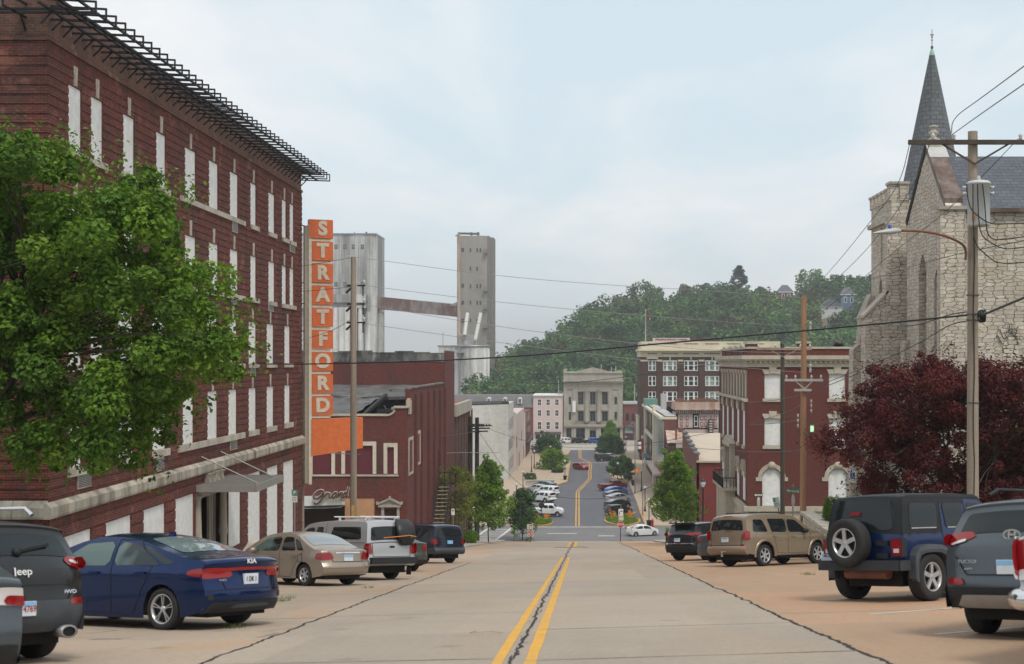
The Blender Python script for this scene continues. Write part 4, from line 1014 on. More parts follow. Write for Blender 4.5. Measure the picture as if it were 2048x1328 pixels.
for (p, q, nm) in ((a, b, 1),):
 g.face([(CX - .03, p.y, p.z + .38), (CX + .8, p.y, p.z + .38), (CX + .8, q.y, q.z + .38), (CX - .03, q.y, q.z + .38)])
 g.face([(CX + .8, p.y, p.z - .1), (CX + .8, p.y, p.z + .38), (CX + .8, q.y, q.z + .38), (CX + .8, q.y, q.z - .5)])
 g.face([(CX - .03, p.y, p.z - .0), (CX - .03, p.y, p.z + .38), (CX - .03, q.y, q.z + .38), (CX - .03, q.y, q.z)])
 g.face([(CX - .03, p.y, p.z), (CX + .8, p.y, p.z), (CX + .8, p.y, p.z + .38), (CX - .03, p.y, p.z + .38)])
cop = g.build('flashing', 'copper_brown', ch)
g = MB(); q = lerp(0, 1, .72)
p2 = a.lerp(b, .72); g.face([(CX - .05, p2.y, p2.z + .40), (CX + .83, p2.y, p2.z + .40), (CX + .83, b.y, b.z + .40), (CX - .05, b.y, b.z + .40)]); g.build('flashing_plate', 'light_grey_metal', cop)
g = MB(); g.bar((CX + .35, cD1, eave + .0), (CX + .35, ymid, apex + .2), .8, .3); g.build('coping', 'mottled_black', ch)
g = MB(); g.prism([(cD0 - .45, eave - .15), (cD0 + .9, eave - .02), (cD0 + .9, eave + .10), (cD0 - .45, eave - .0)], CX - .45, CX + .85, 'yz'); g.build('kneeler', 'grey_stone', ch)
g = MB(); g.box(CX + .05, CX + .65, ymid - .3, ymid + .3, apex, apex + .45); zf = apex + .45
g.lathe([(.3, zf), (.32, zf + .08), (.16, zf + .15), (.12, zf + .24), (.24, zf + .36), (.24, zf + .42), (.13, zf + .48), (.13, zf + .6), (.2, zf + .64), (.2, zf + .72), (0, zf + .74)], (CX + .35, ymid, 0), 'z', 10); g.build('finial', 'limestone', ch)
TXc = 15.5; tD0, tD1 = 67.5, 72.2; tt = 8.6
g = MB(); o_, l_ = lancet(69.9, .38, -5, 4.3); o2 = [(69.55, 69.85, 4.9, 6.9)]
pierced(g, tD0, tD1, cg, tt - .55, o_ + o2, TXc); reveals(g, o2, TXc, -.4)
for a, b in zip(l_, l_[1:]): g.face([(TXc, a[0], a[1]), (TXc, b[0], b[1]), (TXc + .45, b[0], b[1]), (TXc + .45, a[0], a[1])])
for (x0, y0, x1, y1) in ((TXc, tD0, 20.2, tD0), (TXc, tD1, 20.2, tD1), (20.2, tD0, 20.2, tD1)): g.face([(x0, y0, cg), (x1, y1, cg), (x1, y1, tt - .55), (x0, y0, tt - .55)])
g.face([(TXc, tD0, tt - .55), (20.2, tD0, tt - .55), (20.2, tD1, tt - .55), (TXc, tD1, tt - .55)])
g.box(TXc + .5, TXc + .6, 69.4, 70.4, -6, 7.2)
n = 5; sg = (tD1 - tD0) / (2 * n + 1)
for i in range(n + 1):
 y = tD0 + 2 * i * sg; g.box(TXc - .06, TXc + .4, y, y + sg * (1.25 if i else 1.9), tt - .56, tt + (.25 if i == 0 else .0))
for i in range(4): g.box(TXc + (0 if i else .4) + i * 1.25, TXc + i * 1.25 + .85, tD0 - .06, tD0 + .4, tt - .56, tt + (.25 if i == 0 else 0))
g.box(TXc - .35, TXc + .75, tD0 - .3, tD0 + .5, cg, 5.2); g.box(TXc - .22, TXc + .7, tD0 - .2, tD0 + .5, 5.2, 7.0)
g.prism([(14.15, cg), (14.15, 2.2), (15.3, 3.4), (15.6, 3.4), (15.6, cg)], 67.3, 68.35, 'xz')
g.prism([(14.2, cg), (14.35, .6), (14.7, .9), (14.8, 2.2), (15.3, 3.4), (15.6, 3.4), (15.6, cg)], 71.3, 72.4, 'xz')
g.build('tower_wall', 'rubble_stone', ch)
g = MB(); g.prism([(14.05, 2.16), (14.05, 2.3), (15.3, 3.55), (15.3, 3.4)], 67.2, 68.45, 'xz'); g.prism([(14.8, 2.16), (14.75, 2.3), (15.3, 3.55), (15.3, 3.4)], 71.2, 72.5, 'xz'); g.build('buttress_cap', 'limestone', ch); g = MB()
g.box(TXc - .2, 20.2, tD0 - .18, tD1 + .1, 7.0, 7.22)
for i in range(n + 1): y = tD0 + 2 * i * sg; g.box(TXc - .12, TXc + .45, y - .05, y + sg * (1.3 if i else 1.95), tt + (.25 if i == 0 else .0), tt + (.38 if i == 0 else .12))
for i in range(4): g.box(TXc + i * 1.25 - .05, TXc + i * 1.25 + .9, tD0 - .12, tD0 + .45, tt + (.252 if i == 0 else .002), tt + (.37 if i == 0 else .12))
g.build('dressing', 'limestone', ch)
g = MB(); o_, l_ = lancet(69.9, .38, -5, 4.3); g.prism(l_, TXc + .4, TXc + .46, 'yz'); g.build('window', 'window_glass', ch)
sx, sy_ = PX(1864, 74.5), 74.5; za = PZ(97, 74.5); zb = 6.0; kS = F / 74.5
slope = (52 / kS) / ((371 - 97) / kS)
g = MB(); rows = []
for i in range(2):
 z = (zb, za - .35)[i]; r_ = (za - z) * slope + .07
 rows.append([(sx + r_ * 1.06 * math.cos(2 * math.pi * (j + .5) / 8 + .15), sy_ + r_ * 1.06 * math.sin(2 * math.pi * (j + .5) / 8 + .15), z) for j in range(8)])
g.grid(rows, False, True)
brick('slate_spire', (0.150, 0.162, 0.175), (0.115, 0.125, 0.135), (0.050, 0.053, 0.058), 0.34, 0.24, 0.014, 0.3, dirt=(0.05, 0.055, 0.06), rough=0.6)
sp_ = g.build('spire', 'slate_spire', ch)
g = MB(); g.lathe([(.17, za - .40), (.14, za - .30), (.07, za - .05), (.0, za)], (sx, sy_, 0), 'z', 10); g.build('cap', 'copper_green', sp_)
g = MB(); g.lathe([(0, za - .05), (.07, za), (.07, za + .12), (.02, za + .16), (.02, za + .42), (.06, za + .46), (.02, za + .5), (.018, za + 1.05), (0, za + 1.06)], (sx, sy_, 0), 'z', 8)
g.box(sx - .09, sx + .09, sy_ - .02, sy_ + .02, za + .72, za + .78); g.box(sx - .05, sx + .05, sy_ - .025, sy_ + .025, za + .6, za + .66); g.build('cross', 'rust_metal', sp_)
sheet('lawn', [11.7, 13, 15, 18, 24, 40], rng(20, 70, 2.5), 0, 'lawn', lambda x, y: max(G(x, y) + .22, -8.05))
sw = thing('stone_wall', 'low pale stone retaining wall with flat caps sloping past the blue off-roader', 'wall', (11.6, 60, G(11.6, 60)))
g = MB(); g.box(11.45, 11.95, 48, 70.3, -11.2, -7.98); g.box(11.45, 20, 69.9, 70.4, -11.2, -7.99); g.build('stonework', 'rubble_wall', sw)
g = MB(); y = 48
rnd = random.Random(3)
while y < 70.2:
 L = rnd.uniform(.9, 1.5); g.box(11.36, 12.05, y, min(y + L, 70.45) - .02, -7.97 , -7.82 + rnd.uniform(-.02, .02)); y += L
g.build('cap', 'limestone', sw)
fe = thing('fence', 'low dark mesh fence panel with black rails on top of the stone wall', 'fence', (12.6, 62, -8))
g = MB(); g.grid([[(12.5, 58.5, -7.95), (12.5, 66.5, -7.95)], [(12.5, 58.5, -7.3), (12.5, 66.5, -7.3)]], False); g.build('mesh_panel', 'vent_dark', fe)
g = MB(); g.bar((12.5, 58, -7.28), (12.5, 66.6, -7.28), .09); g.bar((12.5, 62.3, -8), (12.5, 62.3, -7.1), .1); g.bar((12.5, 66.5, -8), (12.5, 66.5, -7.2), .1); g.bar((12.5, 61, -7.0), (12.5, 64, -7.35), .1); g.build('rail', 'black_steel', fe)
RX = 16.3; rD0, rD1 = DX(1393, RX), DX(1366, RX)
rb = thing('red_building', 'low red painted corner building with tan sloping roof and stepped parapet', 'building', (RX, rD0, ZL))
ze = PZ(922, rD0); XR2 = 31
g = MB(); g.box(RX, XR2, rD0, rD1, ZL - .2, ze); g.build('wall', 'red_paint_wall', rb)
g = MB(); n = 6
for i in range(n):
 y0, y1 = lerp(rD0, rD1, i / n), lerp(rD0, rD1, (i + 1) / n); g.box(RX - .1, RX + .35, y0, y1 - .01, ZL, PZ(lerp(907, 866, i / (n - 1)), (y0 + y1) / 2))
g.build('side_parapet', 'red_brick', rb)
g = MB()
for i in range(n):
 y0, y1 = lerp(rD0, rD1, i / n), lerp(rD0, rD1, (i + 1) / n); z = PZ(lerp(907, 866, i / (n - 1)), (y0 + y1) / 2); g.box(RX - .2, RX + .5, y0 - .1, y1 + .05, z, z + .25)
g.build('coping', 'mansard_grey', rb)
g = MB(); zr = PZ(866, rD1); g.face([(RX + .3, rD0 - .3, ze + .05), (XR2, rD0 - .3, ze + .05), (XR2, rD1, zr), (RX + .3, rD1, zr)]); g.box(RX, XR2, rD0 - .35, rD0 - .02, ze - .2, ze + .06); g.build('roof', 'tan_roof', rb)
for i in range(4):
 y = lerp(rD0 + 2, rD1 - 3, i / 3); g = MB(); g.box(RX - .14, RX - .09, y, y + 1.4, ZL + 4.5, ZL + 7.5); g.build('window', 'window_glass', rb)
g = MB(); x = PX(1434, rD0); g.tube([(x, rD0 - .1, ZL), (x, rD0 - .1, ze - 3)], .08, 6); g.build('downpipe', 'light_grey_metal', rb)
kD = 236.0
pf = thing('pink_house', 'pale pink panelled front under a rusted cornice rising behind the tan roof', 'building', (PX(1392, kD), kD, ZL))
qx = lambda px: PX(px, kD); qz = lambda py: PZ(py, kD)
g = MB(); g.box(qx(1352), qx(1437), kD, kD + 9, ZL, qz(826)); g.build('wall', 'pink_paint', pf)
g = MB(); g.box(qx(1350), qx(1439), kD - .5, kD + 9, qz(818), qz(804)); g.box(qx(1349), qx(1440), kD - .9, kD + 9, qz(820), qz(817.5)); g.build('cornice', 'rust_cornice', pf)
g = MB(); rnd = random.Random(12)
for i in range(15): x = lerp(qx(1354), qx(1434), i / 14); g.box(x - .3, x + .25, kD - .3, kD + .5, qz(804), qz(804) + rnd.uniform(.3, .85))
g.build('cresting', 'rust_metal', pf)
g = MB(); g.box(qx(1352), qx(1437), kD - .35, kD + .02, qz(827), qz(820)); g.build('frieze', 'pole_black', pf)
g = MB()
for i in range(20): x = lerp(qx(1354), qx(1435), i / 19); g.box(x - .12, x + .12, kD - .45, kD - .352, qz(826.5), qz(820.5))
g.build('bracket', 'rust_cornice', pf)
g = MB(); g.box(qx(1353), qx(1436), kD - .06, kD + .02, qz(858), qz(855.5)); g.box(qx(1385.5), qx(1398), kD - .06, kD + .02, qz(856), qz(828)); g.box(qx(1352), qx(1356), kD - .07, kD, qz(858), qz(827)); g.build('dark_trim', 'pole_black', pf)
g = MB(); g.box(qx(1388), qx(1396), kD - .12, kD - .05, qz(854), qz(831)); dr = g.build('door', 'white_paint', pf)
g = MB(); g.box(qx(1389.2), qx(1394.8), kD - .14, kD - .11, qz(852), qz(843)); g.box(qx(1389.2), qx(1394.8), kD - .14, kD - .11, qz(841.5), qz(832.5)); g.build('pane', 'window_glass', dr)
for (x0, x1) in ((1361, 1365.5), (1372, 1377), (1401, 1406.5), (1409, 1414), (1420.5, 1423.5), (1428, 1433)):
 for (y0, y1) in ((831.5, 840), (844, 852.5)):
  g = MB(); g.box(qx(x0), qx(x1), kD - .1, kD + .01, qz(y1), qz(y0)); wn = g.build('window', 'red_trim', pf)
  g = MB(); g.box(qx(x0 + 1), qx(x1 - 1), kD - .12, kD - .1, qz(y1 - 1.4), qz(y0 + 1.4)); g.build('pane', 'pale_pink', wn)
g = MB(); g.box(qx(1416.5), qx(1426), kD - .9, kD - .13, qz(872), qz(838)); g.build('chimney', 'pole_dark', pf)
g = MB()
for i in range(6): g.box(qx(1418), qx(1424), kD - .95, kD - .9, qz(868 - i * 5), qz(865.5 - i * 5))
g.build('slats', 'pale_pink', pf)
bD = 219.0
bb = thing('brick_shop', 'low brick shop with orange rusted roof just left of the stepped parapet', 'building', (PX(1345, bD), bD, ZL))
bx2 = lambda px: PX(px, bD); bz = lambda py: PZ(py, bD)
g = MB(); g.box(14.2, bx2(1382), bD, bD + 9, ZL - .1, bz(885)); g.build('wall', 'brown_brick', bb)
g = MB(); g.face([(13.9, bD - .3, bz(886)), (bx2(1384), bD - .3, bz(886)), (bx2(1380), bD + 9, bz(868)), (14.2, bD + 9, bz(866))]); g.build('roof', 'rust_cornice', bb)
g = MB(); g.box(bx2(1352), bx2(1367), bD - .2, bD + .5, bz(896), bz(880)); g.build('panel', 'pale_pink', bb)
g = MB(); g.box(bx2(1352.5), bx2(1356), bD + 2, bD + 2.6, bz(880), bz(858)); g.box(bx2(1365), bx2(1377), bD + 8, bD + 9, bz(874), bz(862)); g.build('chimney', 'red_brick', bb)
wX = 14.0; w0, w1 = DX(1328, wX), DX(1290, wX)
rw = thing('row_building', 'long grey street front of tall strip windows between cream pilasters', 'building', (wX, w0, ZL))
zt = -9.35
g = MB(); g.box(wX, 16.15, w0, w1, ZL, zt); g.build('wall', 'brown_brick', rw)
g = MB(); yA = DX(1311, wX)
for i in range(9): y = lerp(w0 + .3, yA - 2, i / 8); g.box(wX - .05, wX + .01, y, y + .55, -19, zt - .8)
g.build('mullion', 'white_paint', rw)
for i in range(8):
 y0, y1 = lerp(w0 + .3, yA - 2, i / 8) + .6, lerp(w0 + .3, yA - 2, (i + 1) / 8) - .1; g = MB(); g.box(wX - .04, wX + .01, y0, y1, -18.6, zt - 1); g.build('window', 'window_glass', rw)
g = MB(); g.box(wX - .5, wX + .05, yA - 1.5, yA + 2, ZL, zt + 1.0); g.box(wX - .4, wX + .05, w1 - 6, w1 - 3, ZL, zt + .2); g.box(wX - .25, wX + .05, yA + 2, w1 - 6, -15.4, -14.6); g.build('pilaster', 'cream_paint', rw)
for i in range(3):
 for z in (-13.9, -18.6):
  y0 = lerp(yA + 3, w1 - 12, i / 2); g = MB(); g.box(wX - .05, wX + .01, y0, y0 + 4.6, z, z + 3.2); g.build('window', 'window_glass', rw)
g = MB(); g.box(wX - .7, 16.2, w0 - .05, w1, zt - .55, zt - .1); g.build('cornice', 'cream_paint', rw)
g = MB(); g.box(wX - .6, wX + 2.1, w1 - 12, w1 - 5, zt - .1, zt + 1.3); g.build('turret', 'green_trim', rw)
g = MB(); g.box(wX + .3, 16.1, w0 + .3, w1 - .3, zt - .1, zt + .02); g.build('roof', 'light_grey_paint', rw)
g = MB(); g.box(PX(1323, 262), PX(1333, 262), 262, 265, zt - .3, PZ(788, 262)); g.build('chimney', 'light_grey_paint', rw)
g = MB(); g.box(wX - .02, 16.15, w0 - .04, w0 - .001, ZL, zt - .6); g.build('end_wall', 'red_brick', rw)
g = MB(); g.box(wX - 1.2, wX, w0 + 8, w0 + 40, -20.2, -19.8); g.build('awning', 'pale_pink', rw); g = MB(); g.box(wX - 1.0, wX, w0 + 44, w0 + 58, -20.0, -19.6); g.build('awning', 'teal_awning', rw); g = MB(); g.box(wX - .12, wX, w0 + .2, w0 + 42, -19.6, -19.0); g.build('fascia', 'red_trim', rw)
cb = thing('cream_bay_house', 'narrow cream building with a projecting bay beside the tall strip windows', 'building', (13.6, 322, ZL))
g = MB(); g.box(PX(1276, 320), PX(1297, 320), 320, 332, ZL, PZ(834, 320)); g.build('wall', 'cream_paint', cb)
g = MB(); g.box(PX(1287.5, 320), PX(1292, 320), 319.9, 320.02, PZ(853, 320), PZ(843, 320)); g.build('window', 'maroon_board', cb)
g = MB(); g.box(PX(1281, 320), PX(1293, 320), 319.9, 320.02, PZ(870, 320), PZ(860.5, 320)); g.build('window', 'window_glass', cb)
g = MB(); g.box(PX(1275, 320), PX(1298, 320), 319.4, 332, PZ(836, 320), PZ(832, 320)); g.build('cornice', 'cream_terracotta', cb)
oD = 300.0
os_ = thing('vertical_sign', 'narrow black and red vertical shop sign with white letters on the right pavement', 'sign', (PX(1290, oD), oD, ZL + 4))
g = MB(); g.box(PX(1283.5, oD), PX(1286.5, oD), oD - .1, oD + .4, PZ(912, oD), PZ(876, oD)); g.box(PX(1284, oD), PX(1296, oD), oD - .12, oD + .4, PZ(916, oD), PZ(910, oD)); g.build('red_edge', 'sign_red', os_)
g = MB(); g.box(PX(1286.6, oD), PX(1294, oD), oD - .1, oD + .4, PZ(910.5, oD), PZ(877, oD)); g.build('panel', 'black_paint', os_)
g = MB(); g.box(PX(1294.1, oD), PX(1297, oD), oD - .05, oD + .4, PZ(910, oD), PZ(876, oD)); g.build('green_edge', 'green_trim', os_)
g = MB(); g.box(PX(1282.5, oD), PX(1297, oD), oD - .14, oD + .4, PZ(877, oD), PZ(871.5, oD)); g.build('top_panel', 'sign_white', os_)
for i, ch_ in enumerate('OR THIES'):
 if ch_ != ' ': text('letter', ch_, 'sign_white', os_, (PX(1290.2, oD), oD - .12, PZ(880.5 + i * 4.0, oD)), .52, bold=.02, sx=1.2)
text('letter', 'Foot', 'sign_red', os_, (PX(1290, oD), oD - .16, PZ(874.2, oD)), .5, bold=.03)
os2 = thing('hanging_sign', 'small black framed white sign hanging left of the red and black vertical sign', 'sign', (PX(1279.5, 306), 306, ZL + 4))
g = MB(); g.box(PX(1275.5, 306), PX(1283.3, 306), 306, 306.3, PZ(904, 306), PZ(880, 306)); g.build('frame', 'black_paint', os2)
g = MB(); g.box(PX(1276.3, 306), PX(1282.5, 306), 305.9, 306, PZ(890, 306), PZ(883.5, 306)); g.box(PX(1276.3, 306), PX(1282.5, 306), 305.9, 306, PZ(898, 306), PZ(892, 306)); g.build('panel', 'sign_white', os2)
for (px, py, D, lab) in ((1291, 935, 296, 'dark teal umbrella with a drooping canopy outside the shops'),):
 um = thing('parasol', lab, 'parasol', (PX(px, D), D, ZL + .2)); x = PX(px, D)
 g = MB(); g.lathe([(0, PZ(920, D)), (.5, PZ(926, D)), (.95, PZ(938, D)), (.80, PZ(939, D)), (0, PZ(930, D))], (x, D, 0), 'z', 8, False); g.build('canopy', 'teal_awning', um)
 g = MB(); g.tube([(x, D, ZL + .1), (x, D, PZ(920, D))], .05, 6); g.build('pole', 'black_paint', um)
oD0 = 314.0
of = thing('office_building', 'five storey brown brick office block with cream top and white framed windows', 'building', (PX(1420, oD0), oD0, ZL))
fx = lambda px: PX(px, oD0); fz = lambda py: PZ(py, oD0)
wcols = [(1296.7, 1312, 2), (1326, 1354, 3), (1368.3, 1396, 3), (1410.3, 1438.4, 3), (1452.3, 1480.4, 3), (1494.3, 1522.4, 3), (1536, 1551, 2)]
wrows = [(741.5, 720.5), (772, 752), (803, 783), (834, 814), (865, 845)]
ops = [(fx(a), fx(b), fz(y0), fz(y1)) for (a, b, n) in wcols for (y0, y1) in wrows]
g = MB(); pierced_x(g, fx(1281), fx(1561), ZL, fz(714), ops, oD0); reveals_x(g, ops, oD0, .4)
for (x0, y0, x1, y1) in ((fx(1281), oD0, fx(1281), oD0 + 18), (fx(1561), oD0, fx(1561), oD0 + 18), (fx(1281), oD0 + 18, fx(1561), oD0 + 18)): g.face([(x0, y0, ZL), (x1, y1, ZL), (x1, y1, fz(714)), (x0, y0, fz(714))])
xs = [1281, 1312] + [c for w_ in wcols[1:] for c in w_[:2]]
for i, (a, b) in enumerate(((1281.5, 1295.5), (1313.5, 1324), (1356, 1366), (1398, 1408), (1440, 1450), (1482, 1492), (1524, 1534), (1553, 1560))): g.box(fx(a), fx(b), oD0 - .3, oD0, ZL, fz(722.8))
g.build('wall', 'brown_brick', of)
g = MB()
g.box(fx(1280.5), fx(1561), oD0 - .2, oD0 + 18, fz(714), fz(702)); g.box(fx(1277), fx(1563), oD0 - 1.4, oD0 + 18, fz(702), fz(699.3)); g.box(fx(1278.5), fx(1562), oD0 - .9, oD0 + 18, fz(699.3), fz(697)); g.box(fx(1282), fx(1560), oD0, oD0 + 18, fz(697), fz(682.8))
for (a, b) in ((1281, 1296), (1313, 1324.5), (1355.5, 1366.5), (1397.5, 1408.5), (1439.5, 1450.5), (1481.5, 1492.5), (1523.5, 1534.5)): g.box(fx(a), fx(b), oD0 - .45, oD0 - .0, fz(722.8), fz(719.3))
for px in (1340, 1382, 1424, 1466, 1508): g.box(fx(px - 1.2), fx(px + 1.2), oD0 - .35, oD0, fz(720), fz(713.5))
g.box(fx(1293), fx(1316), oD0 - .4, oD0, fz(717.8), fz(714.2))
g.build('crown', 'cream_terracotta', of)
g = MB()
for (a, b) in ((1295, 1314), (1323, 1356), (1366, 1398), (1408, 1440), (1450, 1482)): g.box(fx(a), fx(b), oD0 - .23, oD0 - .19, fz(708.4), fz(706.4))
for (a, b) in ((1296, 1312), (1326, 1354), (1368, 1396), (1410, 1438), (1454, 1482), (1500, 1528)): g.box(fx(a), fx(b), oD0 - .03, oD0 + .01, fz(688.6), fz(686.8))
g.build('grille', 'vent_dark', of)
rnd = random.Random(21)
for (a, b, n) in wcols:
 for ri, (y0, y1) in enumerate(wrows):
  if ri > 2: continue
  g = MB(); g.box(fx(a), fx(b), oD0 + .25, oD0 + .3, fz(y0), fz(y1)); wn = g.build('window', 'curtain_glass' if rnd.random() < .5 else 'window_glass', of)
  g = MB(); e = .16; X0, X1, Z0, Z1 = fx(a), fx(b), fz(y0), fz(y1)
  for (p, q, r_, s_) in ((X0, X0 + e, Z0 + e, Z1 - e), (X1 - e, X1, Z0 + e, Z1 - e), (X0, X1, Z1 - e, Z1), (X0 - .1, X1 + .1, Z0 - .08, Z0 + e)): g.box(p, q, oD0 + .05, oD0 + .28, r_, s_)
  if n == 3:
   for t in (.29, .71): xm = lerp(X0, X1, t); g.box(xm - .2, xm + .2, oD0 + .06, oD0 + .28, Z0, Z1)
   g.box(X0, X1, oD0 + .12, oD0 + .28, lerp(Z0, Z1, .47), lerp(Z0, Z1, .53))
   if ri == 0: g.prism([(X0, Z1 - .3), (X0, Z1), ((X0 + X1) / 2, Z1 + .35), (X1, Z1), (X1, Z1 - .3)], oD0 + .04, oD0 + .1, 'xz')
  else:
   xm = (X0 + X1) / 2; g.box(xm - .14, xm + .14, oD0 + .06, oD0 + .28, Z0, Z1); g.box(X0, X1, oD0 + .12, oD0 + .28, lerp(Z0, Z1, .47), lerp(Z0, Z1, .53))
  g.build('frame', 'white_paint', wn)
bn = thing('roof_banner', 'long pale banner with purple lettering on the roof of the office block', 'banner', (fx(1343), oD0 + 1, fz(682)))
g = MB(); g.box(fx(1306), fx(1380.5), oD0 + .9, oD0 + 1.0, fz(682.5), fz(675.8)); g.build('board', 'pink_paint', bn)
text('lettering', 'OFFICE SPACE AVAILABLE 1-314-646-4811', 'maroon_board', bn, (fx(1343.2), oD0 + .88, fz(679.3)), .52, bold=.03, sx=.80)
fp = thing('flagpole', 'tall thin flagpole with a small flag on the office roof', 'flagpole', (fx(1292), oD0 + 2, fz(682)))
g = MB(); g.tube([(fx(1292), oD0 + 2, fz(690)), (fx(1292), oD0 + 2, fz(617))], [.13, .07], 6); g.build('pole', 'light_grey_metal', fp)
g = MB(); x0 = fx(1292); g.grid([[(x0 + .1 + .55 * t + .1 * math.sin(3 * s_), oD0 + 2 + .25 * math.sin(4 * t + s_), fz(622) - 2.2 * s_ - .3 * t) for t in (0, .3, .6, 1)] for s_ in (0, .25, .5, .75, 1)]); g.build('flag', 'house_red', fp)
g = MB(); g.box(fx(1385), fx(1445), oD0 + 6, oD0 + 12, fz(690), fz(676)); g.build('roof_hut', 'brown_brick', of)
FD = 392.0
bx_ = lambda px: PX(px, FD); bz_ = lambda py: PZ(py, FD)
bank = thing('bank_building', 'pale stone classical bank with tall columns facing the end of the street', 'building', (bx_(1187), FD, ZL))
WIN = [(1156, 1167, 809, 784), (1180, 1191, 809, 784), (1204, 1215.5, 809, 784), (1156, 1167, 842, 823), (1180, 1191, 842, 823), (1204, 1215.5, 842, 823),
       (1137.5, 1142, 809, 794), (1229, 1234, 809, 794), (1137.5, 1142, 840, 824), (1229, 1234, 840, 824)]
DOOR = [(1133, 1145, 886, 856), (1150.5, 1171, 886, 856), (1178.5, 1192, 886, 861), (1200, 1220, 886, 856), (1227, 1240, 886, 856)]
ops = [(bx_(a), bx_(b), bz_(y0), bz_(y1)) for (a, b, y0, y1) in WIN + DOOR]
g = MB(); zc = bz_(764)
pierced_x(g, bx_(1127), bx_(1245.5), ZL, zc, ops, FD); reveals_x(g, ops, FD, .6)
for (x0, y0, x1, y1) in ((bx_(1127), FD, bx_(1127), FD + 24), (bx_(1245.5), FD, bx_(1245.5), FD + 24)): g.face([(x0, y0, ZL), (x1, y1, ZL), (x1, y1, zc), (x0, y0, zc)])
g.box(bx_(1127), bx_(1245.5), FD + .05, FD + 24, zc, bz_(744.5))
g.prism([(bx_(1155), bz_(744.6)), (bx_(1216), bz_(744.6)), (bx_(1216), bz_(742)), (bx_(1194), bz_(736.5)), (bx_(1186), bz_(734.5)), (bx_(1178), bz_(736.5)), (bx_(1155), bz_(742))], FD - .1, FD + 2, 'xz')
g.box(bx_(1127), bx_(1134), FD, FD + 2, bz_(744.5), bz_(737.5)); g.box(bx_(1236), bx_(1245.5), FD + 6, FD + 8, bz_(744.5), bz_(741))
g.build('wall', 'grey_stone', bank)
g = MB()
g.box(bx_(1125.5), bx_(1247), FD - 1.1, FD + .1, bz_(763), bz_(760.5)); g.box(bx_(1126.2), bx_(1246.2), FD - .6, FD + .1, bz_(766.5), bz_(763)); g.box(bx_(1126.6), bx_(1245.8), FD - .3, FD + .1, bz_(746.5), bz_(744.3))
g.box(bx_(1126.5), bx_(1246), FD - .3, FD + .02, bz_(778), bz_(776.5)); g.box(bx_(1128), bx_(1245), FD - .9, FD + .02, bz_(853), bz_(848.5)); g.box(bx_(1127), bx_(1246), FD - .5, FD + .02, bz_(856), bz_(853))
for c in (1173.5, 1197.5):
 g.lathe([(.72, bz_(844)), (.66, bz_(840)), (.60, bz_(800)), (.56, bz_(782)), (.8, bz_(780)), (.8, bz_(778.3))], (bx_(c), FD - .25, 0), 'z', 14); g.box(bx_(c) - .95, bx_(c) + .95, FD - .8, FD, bz_(782.5), bz_(779))
for (a, b) in ((1127.5, 1135), (1145.5, 1154), (1217.5, 1226), (1236.5, 1245)): g.box(bx_(a), bx_(b), FD - .25, FD + .01, bz_(848), bz_(778.2))
for c in (1161.5, 1185.5, 1209.8): g.box(bx_(c - 8), bx_(c + 8), FD - .35, FD + .01, bz_(821), bz_(816.8)); g.box(bx_(c - 7.6), bx_(c + 7.6), FD - .2, FD + .01, bz_(782.5), bz_(778))
for c in (1147.5, 1174.5, 1197, 1223.5): g.box(bx_(c) - .7, bx_(c) + .7, FD - .4, FD + .01, ZL, bz_(856.2))
g.build('dressing', 'grey_stone', bank)
g = MB()
for (a, b) in ((1150, 1172), (1176, 1196), (1200, 1222)):
 g.bar((bx_(a), FD - .85, bz_(842.5)), (bx_(b), FD - .85, bz_(842.5)), .08)
 for x in rng(bx_(a), bx_(b), .45): g.bar((x, FD - .85, bz_(848.5)), (x, FD - .85, bz_(842.5)), .07)
g.build('balcony_railing', 'black_steel', bank)
for (a, b, y0, y1) in WIN + DOOR:
 g = MB(); g.box(bx_(a), bx_(b), FD + .42, FD + .5, bz_(y0), bz_(y1)); isd = y0 > 880
 wn = g.build('window', 'window_glass', bank)
 g = MB(); X0, X1, Z0, Z1 = bx_(a), bx_(b), bz_(y0), bz_(y1); xm = (X0 + X1) / 2
 g.box(xm - .05, xm + .05, FD + .36, FD + .43, Z0, Z1)
 for t in (.33, .66): g.box(X0, X1, FD + .36, FD + .43, lerp(Z0, Z1, t) - .04, lerp(Z0, Z1, t) + .04)
 g.box(X0, X0 + .1, FD + .34, FD + .43, Z0, Z1); g.box(X1 - .1, X1, FD + .34, FD + .43, Z0, Z1); g.build('frame', 'vent_dark', wn)
bnr = thing('wall_banner', 'plain white vertical banner on the left part of the bank front', 'banner', (bx_(1148), FD - .9, bz_(824)))
g = MB(); g.box(bx_(1144.8), bx_(1151.5), FD - .9, FD - .7, bz_(824), bz_(801)); g.build('cloth', 'sign_white', bnr)
g = MB(); g.bar((bx_(1144), FD - .8, bz_(801)), (bx_(1152), FD - .8, bz_(801)), .1); g.bar((bx_(1148), FD - .8, bz_(803)), (bx_(1148), FD, bz_(803)), .1); g.build('bracket', 'black_steel', bnr)
for px, y0 in ((1203, 729), (1223.5, 734.5), (1232.5, 732)):
 mt = thing('roof_mast', 'thin pale mast standing on the bank roof', 'mast', (bx_(px), FD + 5, bz_(744)), group='masts on the bank roof'); g = MB(); g.tube([(bx_(px), FD + 5, bz_(745)), (bx_(px), FD + 5, bz_(y0))], .12, 6); g.build('pole', 'light_grey_metal', mt)
pk = thing('pink_building', 'pale pink three storey shop building left of the stone bank', 'building', (bx_(1096), FD, ZL))
pw = []
for cx_ in (1079, 1096.3, 1113.8):
 for (y0, y1) in ((810, 799), (831.5, 820.5), (858, 844)): pw.append((bx_(cx_ - 3.2), bx_(cx_ + 3.2), bz_(y0), bz_(y1)))
